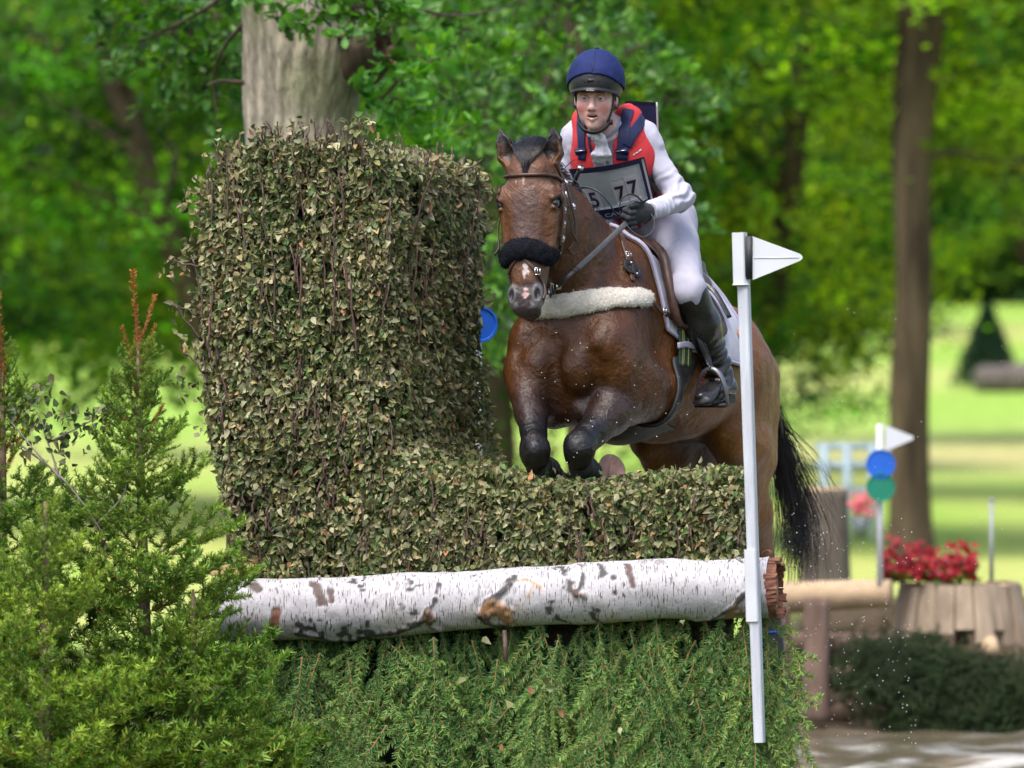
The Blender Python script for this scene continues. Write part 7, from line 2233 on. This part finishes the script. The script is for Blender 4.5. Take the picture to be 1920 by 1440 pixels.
# ================================================================== second jump across the water and odds and ends in the meadow
M_LOGTAN = mat("sawn_pine_wood", (.52, .38, .24), .85, (.40, .28, .17), nscale=8, bump=.004, bscale=20)
M_LOGBRK = mat("reddish_log_bark", (.20, .13, .10), .95, (.10, .065, .05), nscale=10, bump=.012, bscale=18, stretch=(1, 1, .25))
M_STUMPW = mat("weathered_stump", (.36, .28, .20), .9, (.16, .12, .085), nscale=7, bump=.015, bscale=12, stretch=(1, 1, .2))
def log_bar(name, p0, p1, r0, r1, mat_, parent, n=20, rough=.012, flat=1.0, flute=0):
    mb = MB(); mb.tube(np.linspace(p0, p1, 14), np.linspace(r0, r1, 14), n, flat=flat)
    V = np.concatenate(mb.V); V += (vnoise(V * 9) * rough)[:, None] * np.array((1, 1, .3)); mb.V = [V]
    return mb.build(name, mat_, parent)
Y2 = 9.6
J2 = empty("log_table", P(1640, 1340, Y2), "blurred sawn log table jump across the water", "table")
log_bar("table_top", P(1440, 1122, Y2 - .15), P(1672, 1112, Y2 - .3), .105, .088, M_LOGTAN, J2, flat=.85)
log_bar("support_post", P(1530, 1356, Y2 - .55), P(1530, 1122, Y2 - .50), .075, .07, M_LOGBRK, J2)
log_bar("support_post", P(1462, 1356, Y2 - .40), P(1462, 1135, Y2 - .35), .06, .055, M_LOGBRK, J2)
for k, (x0, x1, y, r) in enumerate(((1440, 1720, 1330, .07), (1440, 1740, 1265, .065), (1450, 1700, 1205, .06), (1700, 1960, 1335, .07))):
    log_bar("bank_log", P(x0, y, Y2 + .25), P(x1, y + 4, Y2 + .25), r, r * .95, M_LOGBRK, J2)
# big sawn stump: flared, fluted sides, pale top
SP = empty("tree_stump", P(1800, 1330, Y2), "wide pale sawn stump carrying red flowers", "stump")
rgk = random.Random(4); a_ = 0.0; cS = P(1800, 1094, Y2); tops_ = []
while a_ < 2 * math.pi - .05:                                       # split slabs standing side by side round the butt
    da = rgk.uniform(.16, .34); b_ = min(a_ + da, 2 * math.pi); am = (a_ + b_) / 2
    Lz = rgk.uniform(.24, .36); out = rgk.uniform(.95, 1.05); fl_ = rgk.uniform(.02, .09); zt_ = rgk.uniform(-.012, .012)
    vv = []
    for t, k_ in ((0, 1.0), (.5, 1.0), (1, 1.0)):
        for aa in (a_ + .01, am, b_ - .01):
            d_ = np.array((math.cos(aa) * .33, math.sin(aa) * .28, 0)) * out
            w_ = d_ / np.linalg.norm(d_)
            vv.append(cS + d_ + w_ * (fl_ * t + rgk.uniform(-.006, .006)) + np.array((0, 0, zt_ - Lz * t)))
    vv = np.array(vv); inn = vv - (vv - cS) * np.array((1, 1, 0)) * .18
    Q = []
    for r_ in range(2):
        for c_ in range(2):
            q = r_ * 3 + c_; Q += [[q, q + 3, q + 4, q + 1], [9 + q, 9 + q + 1, 9 + q + 4, 9 + q + 3]]
    rim = [0, 1, 2, 5, 8, 7, 6, 3]; Q += [[rim[k_], rim[(k_ + 1) % 8], rim[(k_ + 1) % 8] + 9, rim[k_] + 9] for k_ in range(8)]
    mb = MB(); mb.add(np.concatenate([vv, inn]), Q); mb.build("slab", M_STUMPW, SP, smooth=False); a_ = b_
th = np.arange(36) * 2 * math.pi / 36
top_ = np.array([cS + np.array((math.cos(t) * .30, math.sin(t) * .255, -.006)) for t in th])
mb = MB(); mb.add(np.concatenate([top_, [cS]]), None, [[k, (k + 1) % 36, 36] for k in range(36)]); mb.build("sawn_top", M_LOGTAN, SP)
mb = MB(); mb.tube([P(1855, 1205, Y2 - .3), P(1858, 1222, Y2 - .42)], [.05, .045], 12); mb.build("sawn_branch", M_LOGTAN, SP)
S2 = empty("tree_stump", P(1547, 1085, 14), "tall grey-brown stump behind the log table", "stump")
log_bar("trunk_side", P(1548, 1120, 14), P(1546, 918, 14), .165, .145, mat("grey_brown_stump_bark", (.155, .125, .100), .95, (.075, .06, .05), nscale=9, bump=.015, bscale=14, stretch=(1, 1, .25)), S2)
mb = MB(); mb.tube([P(1546, 921, 14), P(1546, 914, 14)], [.145, .135], 20); mb.build("sawn_top", M_LOGTAN, S2)
# spruce greenery on the bank
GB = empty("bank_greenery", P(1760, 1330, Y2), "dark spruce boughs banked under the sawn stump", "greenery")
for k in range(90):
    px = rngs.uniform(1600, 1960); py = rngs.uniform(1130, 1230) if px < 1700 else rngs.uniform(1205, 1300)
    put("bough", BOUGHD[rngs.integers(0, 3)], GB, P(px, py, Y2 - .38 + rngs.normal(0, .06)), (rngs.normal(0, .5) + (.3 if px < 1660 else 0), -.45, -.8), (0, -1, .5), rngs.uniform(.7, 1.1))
# red flowers: blooms of five petals over leaves
FLW = empty("red_flowers", P(1740, 1088, Y2), "mass of red flowers on top of the pale stump", "flowers")
M_REDP = mat("red_petals", (.36, .004, .010), .6, (.20, .003, .008), nscale=30, transl=.2)
mb = MB(); n = 560
for k in range(n):
    c = P(rngs.uniform(1655, 1830), 1086 - abs(rngs.normal(0, 26)), Y2 + rngs.uniform(-.25, .15)); c[2] = max(c[2], P(0, 1088, Y2)[2])
    a = unit(rngs.normal(0, .5, 3) + np.array((0, -.6, .6))); e1 = unit(np.cross(a, (.2, .1, .9))); e2 = np.cross(a, e1)
    for q in range(5):
        t = q * 1.2566; d = math.cos(t) * e1 + math.sin(t) * e2; s = np.cross(a, d)
        mb.add([c, c + d * .013 + s * .010 + a * .004, c + d * .024 + a * .003, c + d * .013 - s * .010 + a * .004], [[0, 1, 2, 3]])
o = mb.build("blooms", M_REDP, FLW); o["kind"] = "stuff"
mb = MB(); PP = np.array([P(rngs.uniform(1655, 1830), 1088 - abs(rngs.normal(0, 14)), Y2 + rngs.uniform(-.25, .15)) for _ in range(240)])
V, F, C = scatter(FAR_V, FAR_F, PP, rand_rot(240, (0, -.3, 1), .6), .05, leaf_cols(240, DKG, MDG)); me = mesh_np("flower_leaves", V, F, False); set_col(me, C)
o = obj("leaves", me, M_LEAF, FLW); o["kind"] = "stuff"
# its flag, number discs and thin posts
F2 = empty("boundary_flag", P(1650, 1100, Y2 - .3), "small blurred white flag on pole beside the red flowers", "flag")
mb = MB(); mb.tube([P(1650, 1100, Y2 - .35), P(1649, 795, Y2 - .35)], .018, 10); mb.build("pole", M_FLAGP, F2)
v = np.array([P(x, y, Y2 - .36) for x, y in ((1660, 797), (1712, 818), (1712, 824), (1660, 846))]); mb = MB()
mb.add(np.concatenate([v + (0, -.005, 0), v + (0, .005, 0)]), [[0, 3, 2, 1], [4, 5, 6, 7], [0, 1, 5, 4], [1, 2, 6, 5], [2, 3, 7, 6], [3, 0, 4, 7]]); mb.build("flag", M_FLAGP, F2, smooth=False)
B2 = empty("number_disc", P(1651, 870, Y2 - .4), "blurred blue round sign on the far flag pole", "sign"); disc("disc_face", P(1651, 870, Y2 - .40), .080, (0, -1, 0), M_BLUE, B2)
G2 = empty("number_disc", P(1651, 914, Y2 - .4), "blurred green round sign under the blue one", "sign"); disc("disc_face", P(1651, 914, Y2 - .40), .079, (0, -1, 0), mat("green_plastic_sign", (.008, .22, .14), .4, (.006, .18, .11), nscale=5), G2)
M_GREYP = mat("grey_galvanised_post", (.34, .36, .38), .5, (.26, .28, .30), nscale=10)
mb = MB(); mb.tube([P(1859, 1090, Y2 + .4), P(1859, 938, Y2 + .4)], .012, 8); mb.tube([P(1859, 940, Y2 + .4), P(1859, 935, Y2 + .4)], .016, 8)
tag(mb.build("metal_post", M_GREYP), "thin grey metal post behind the sawn stump", "post")
# rail fence and pot of pink flowers farther off
RF_ = empty("rail_fence", P(1590, 1010, 24), "pale blue-grey rail fence behind the tall stump", "fence")
M_RAIL = mat("pale_blue_rail", (.26, .34, .40), .6, (.20, .27, .33), nscale=8)
for y in (838, 872, 920):
    mb = MB(); mb.box((P(1535, y, 24) + P(1640, y, 24)) / 2, (.26, .02, .03)); mb.build("rail", M_RAIL, RF_)
for x in (1545, 1588, 1636):
    mb = MB(); mb.box((P(x, 835, 24) + P(x, 1010, 24)) / 2 + np.array((0, -.03, 0)), (.035, .02, .40)); mb.build("post", M_RAIL, RF_)
PK = empty("flower_pot", P(1615, 985, 19), "pot of pink flowers by the rail fence", "flowers")
mb = MB()
for k in range(60):
    c = P(1615, 945, 19) + rngs.normal(0, .04, 3); mb.ball(c, rngs.uniform(.012, .024), 6, 4)
o = mb.build("blooms", mat("pink_petals", (.72, .16, .22), .7, (.6, .10, .16), nscale=20), PK); o["kind"] = "stuff"
mb = MB(); mb.tube([P(1614, 1010, 19), P(1614, 968, 19)], [.05, .07], 14); mb.build("pot", mat("dark_grey_pot", (.10, .12, .14), .5), PK)
# a cone-shaped fir and a heap of logs out in the meadow
x, Yq = 10.2, 92.0
gz = float(ground_z(x, Yq))
FT = empty("fir_tree", P(1851, 760, Yq) * np.array((1, 1, 0)) + np.array((0, 0, gz)), "small dark conical fir standing alone in the meadow", "tree")
fx_, fy_, fz_ = FT.location; n = 5200; h = RNG.random(n) ** .8
hh = 1.75; r = (1 - h) * .62 * (1 + .3 * RNG.normal(0, 1, n).clip(-1, 1)); a = RNG.random(n) * 6.28
PP = np.stack([fx_ + np.cos(a) * r, fy_ + np.sin(a) * r, fz_ + .08 + h * hh], 1)
V, F, C = scatter(FAR_V, FAR_F, PP, rand_rot(n, (0, 0, .6), .7), .12, leaf_cols(n, (.015, .045, .022), (.035, .085, .035))); me = mesh_np("fir_needles", V, F, False); set_col(me, C)
o = obj("crown", me, M_LEAF, FT); o["kind"] = "stuff"
mb = MB(); mb.tube([(fx_, fy_, fz_ - .1), (fx_, fy_, fz_ + 1.6)], [.06, .02], 8); mb.build("trunk", M_BARKD, FT)
for k, (px, py, r) in enumerate(((1880, 752, .30), (1925, 748, .32), (1970, 750, .30))):
    p = P(px, py, 90); p[2] = float(ground_z(p[0], 90)) + r * .85
    mb = MB(); mb.tube(np.linspace(p - (.55, .1, 0), p + (.55, .1, 0), 8), r * np.array((.8, 1, .96, 1, 1.03, 1, .97, .8)), 16)
    V = np.concatenate(mb.V); V += (vnoise(V * 5) * .06)[:, None]; mb.V = [V]
    tag(mb.build("log", mat("grey_log_bark", (.15, .125, .115), .95, (.08, .065, .06), nscale=4, bump=.02, bscale=8)), ["short grey log beside the lone fir, nearest to it", "short grey log beside the lone fir, second from it", "short grey log farthest from the lone fir"][k], "log", "logs lying by the lone fir")

# ---- drops flung up from the water
mb = MB(); M_DROP = mat("water_drops", (.80, .82, .85), .08, (.7, .72, .75), spec=.9)
def drops(n, x0, x1, y0, y1, Y0, Y1, r0, r1):
    for _ in range(n):
        mb.ball(P(rngs.uniform(x0, x1), rngs.uniform(y0, y1), rngs.uniform(Y0, Y1)), rngs.uniform(r0, r1), 6, 4)
drops(24, 1010, 1240, 600, 880, -.5, -.25, .0010, .0022)
drops(14, 960, 1160, 640, 860, -.55, -.3, .0008, .0018)
drops(260, 1440, 1720, 960, 1400, .2, 2.2, .0010, .0026)
drops(90, 1480, 1920, 560, 1250, .2, 2.5, .0008, .0020)
drops(12, 1180, 1290, 660, 800, -.4, -.1, .0008, .0018)
o = mb.build("water_drops", M_DROP); tag(o, "spray of tiny water drops in the air round the horse", "spray", kind="stuff")
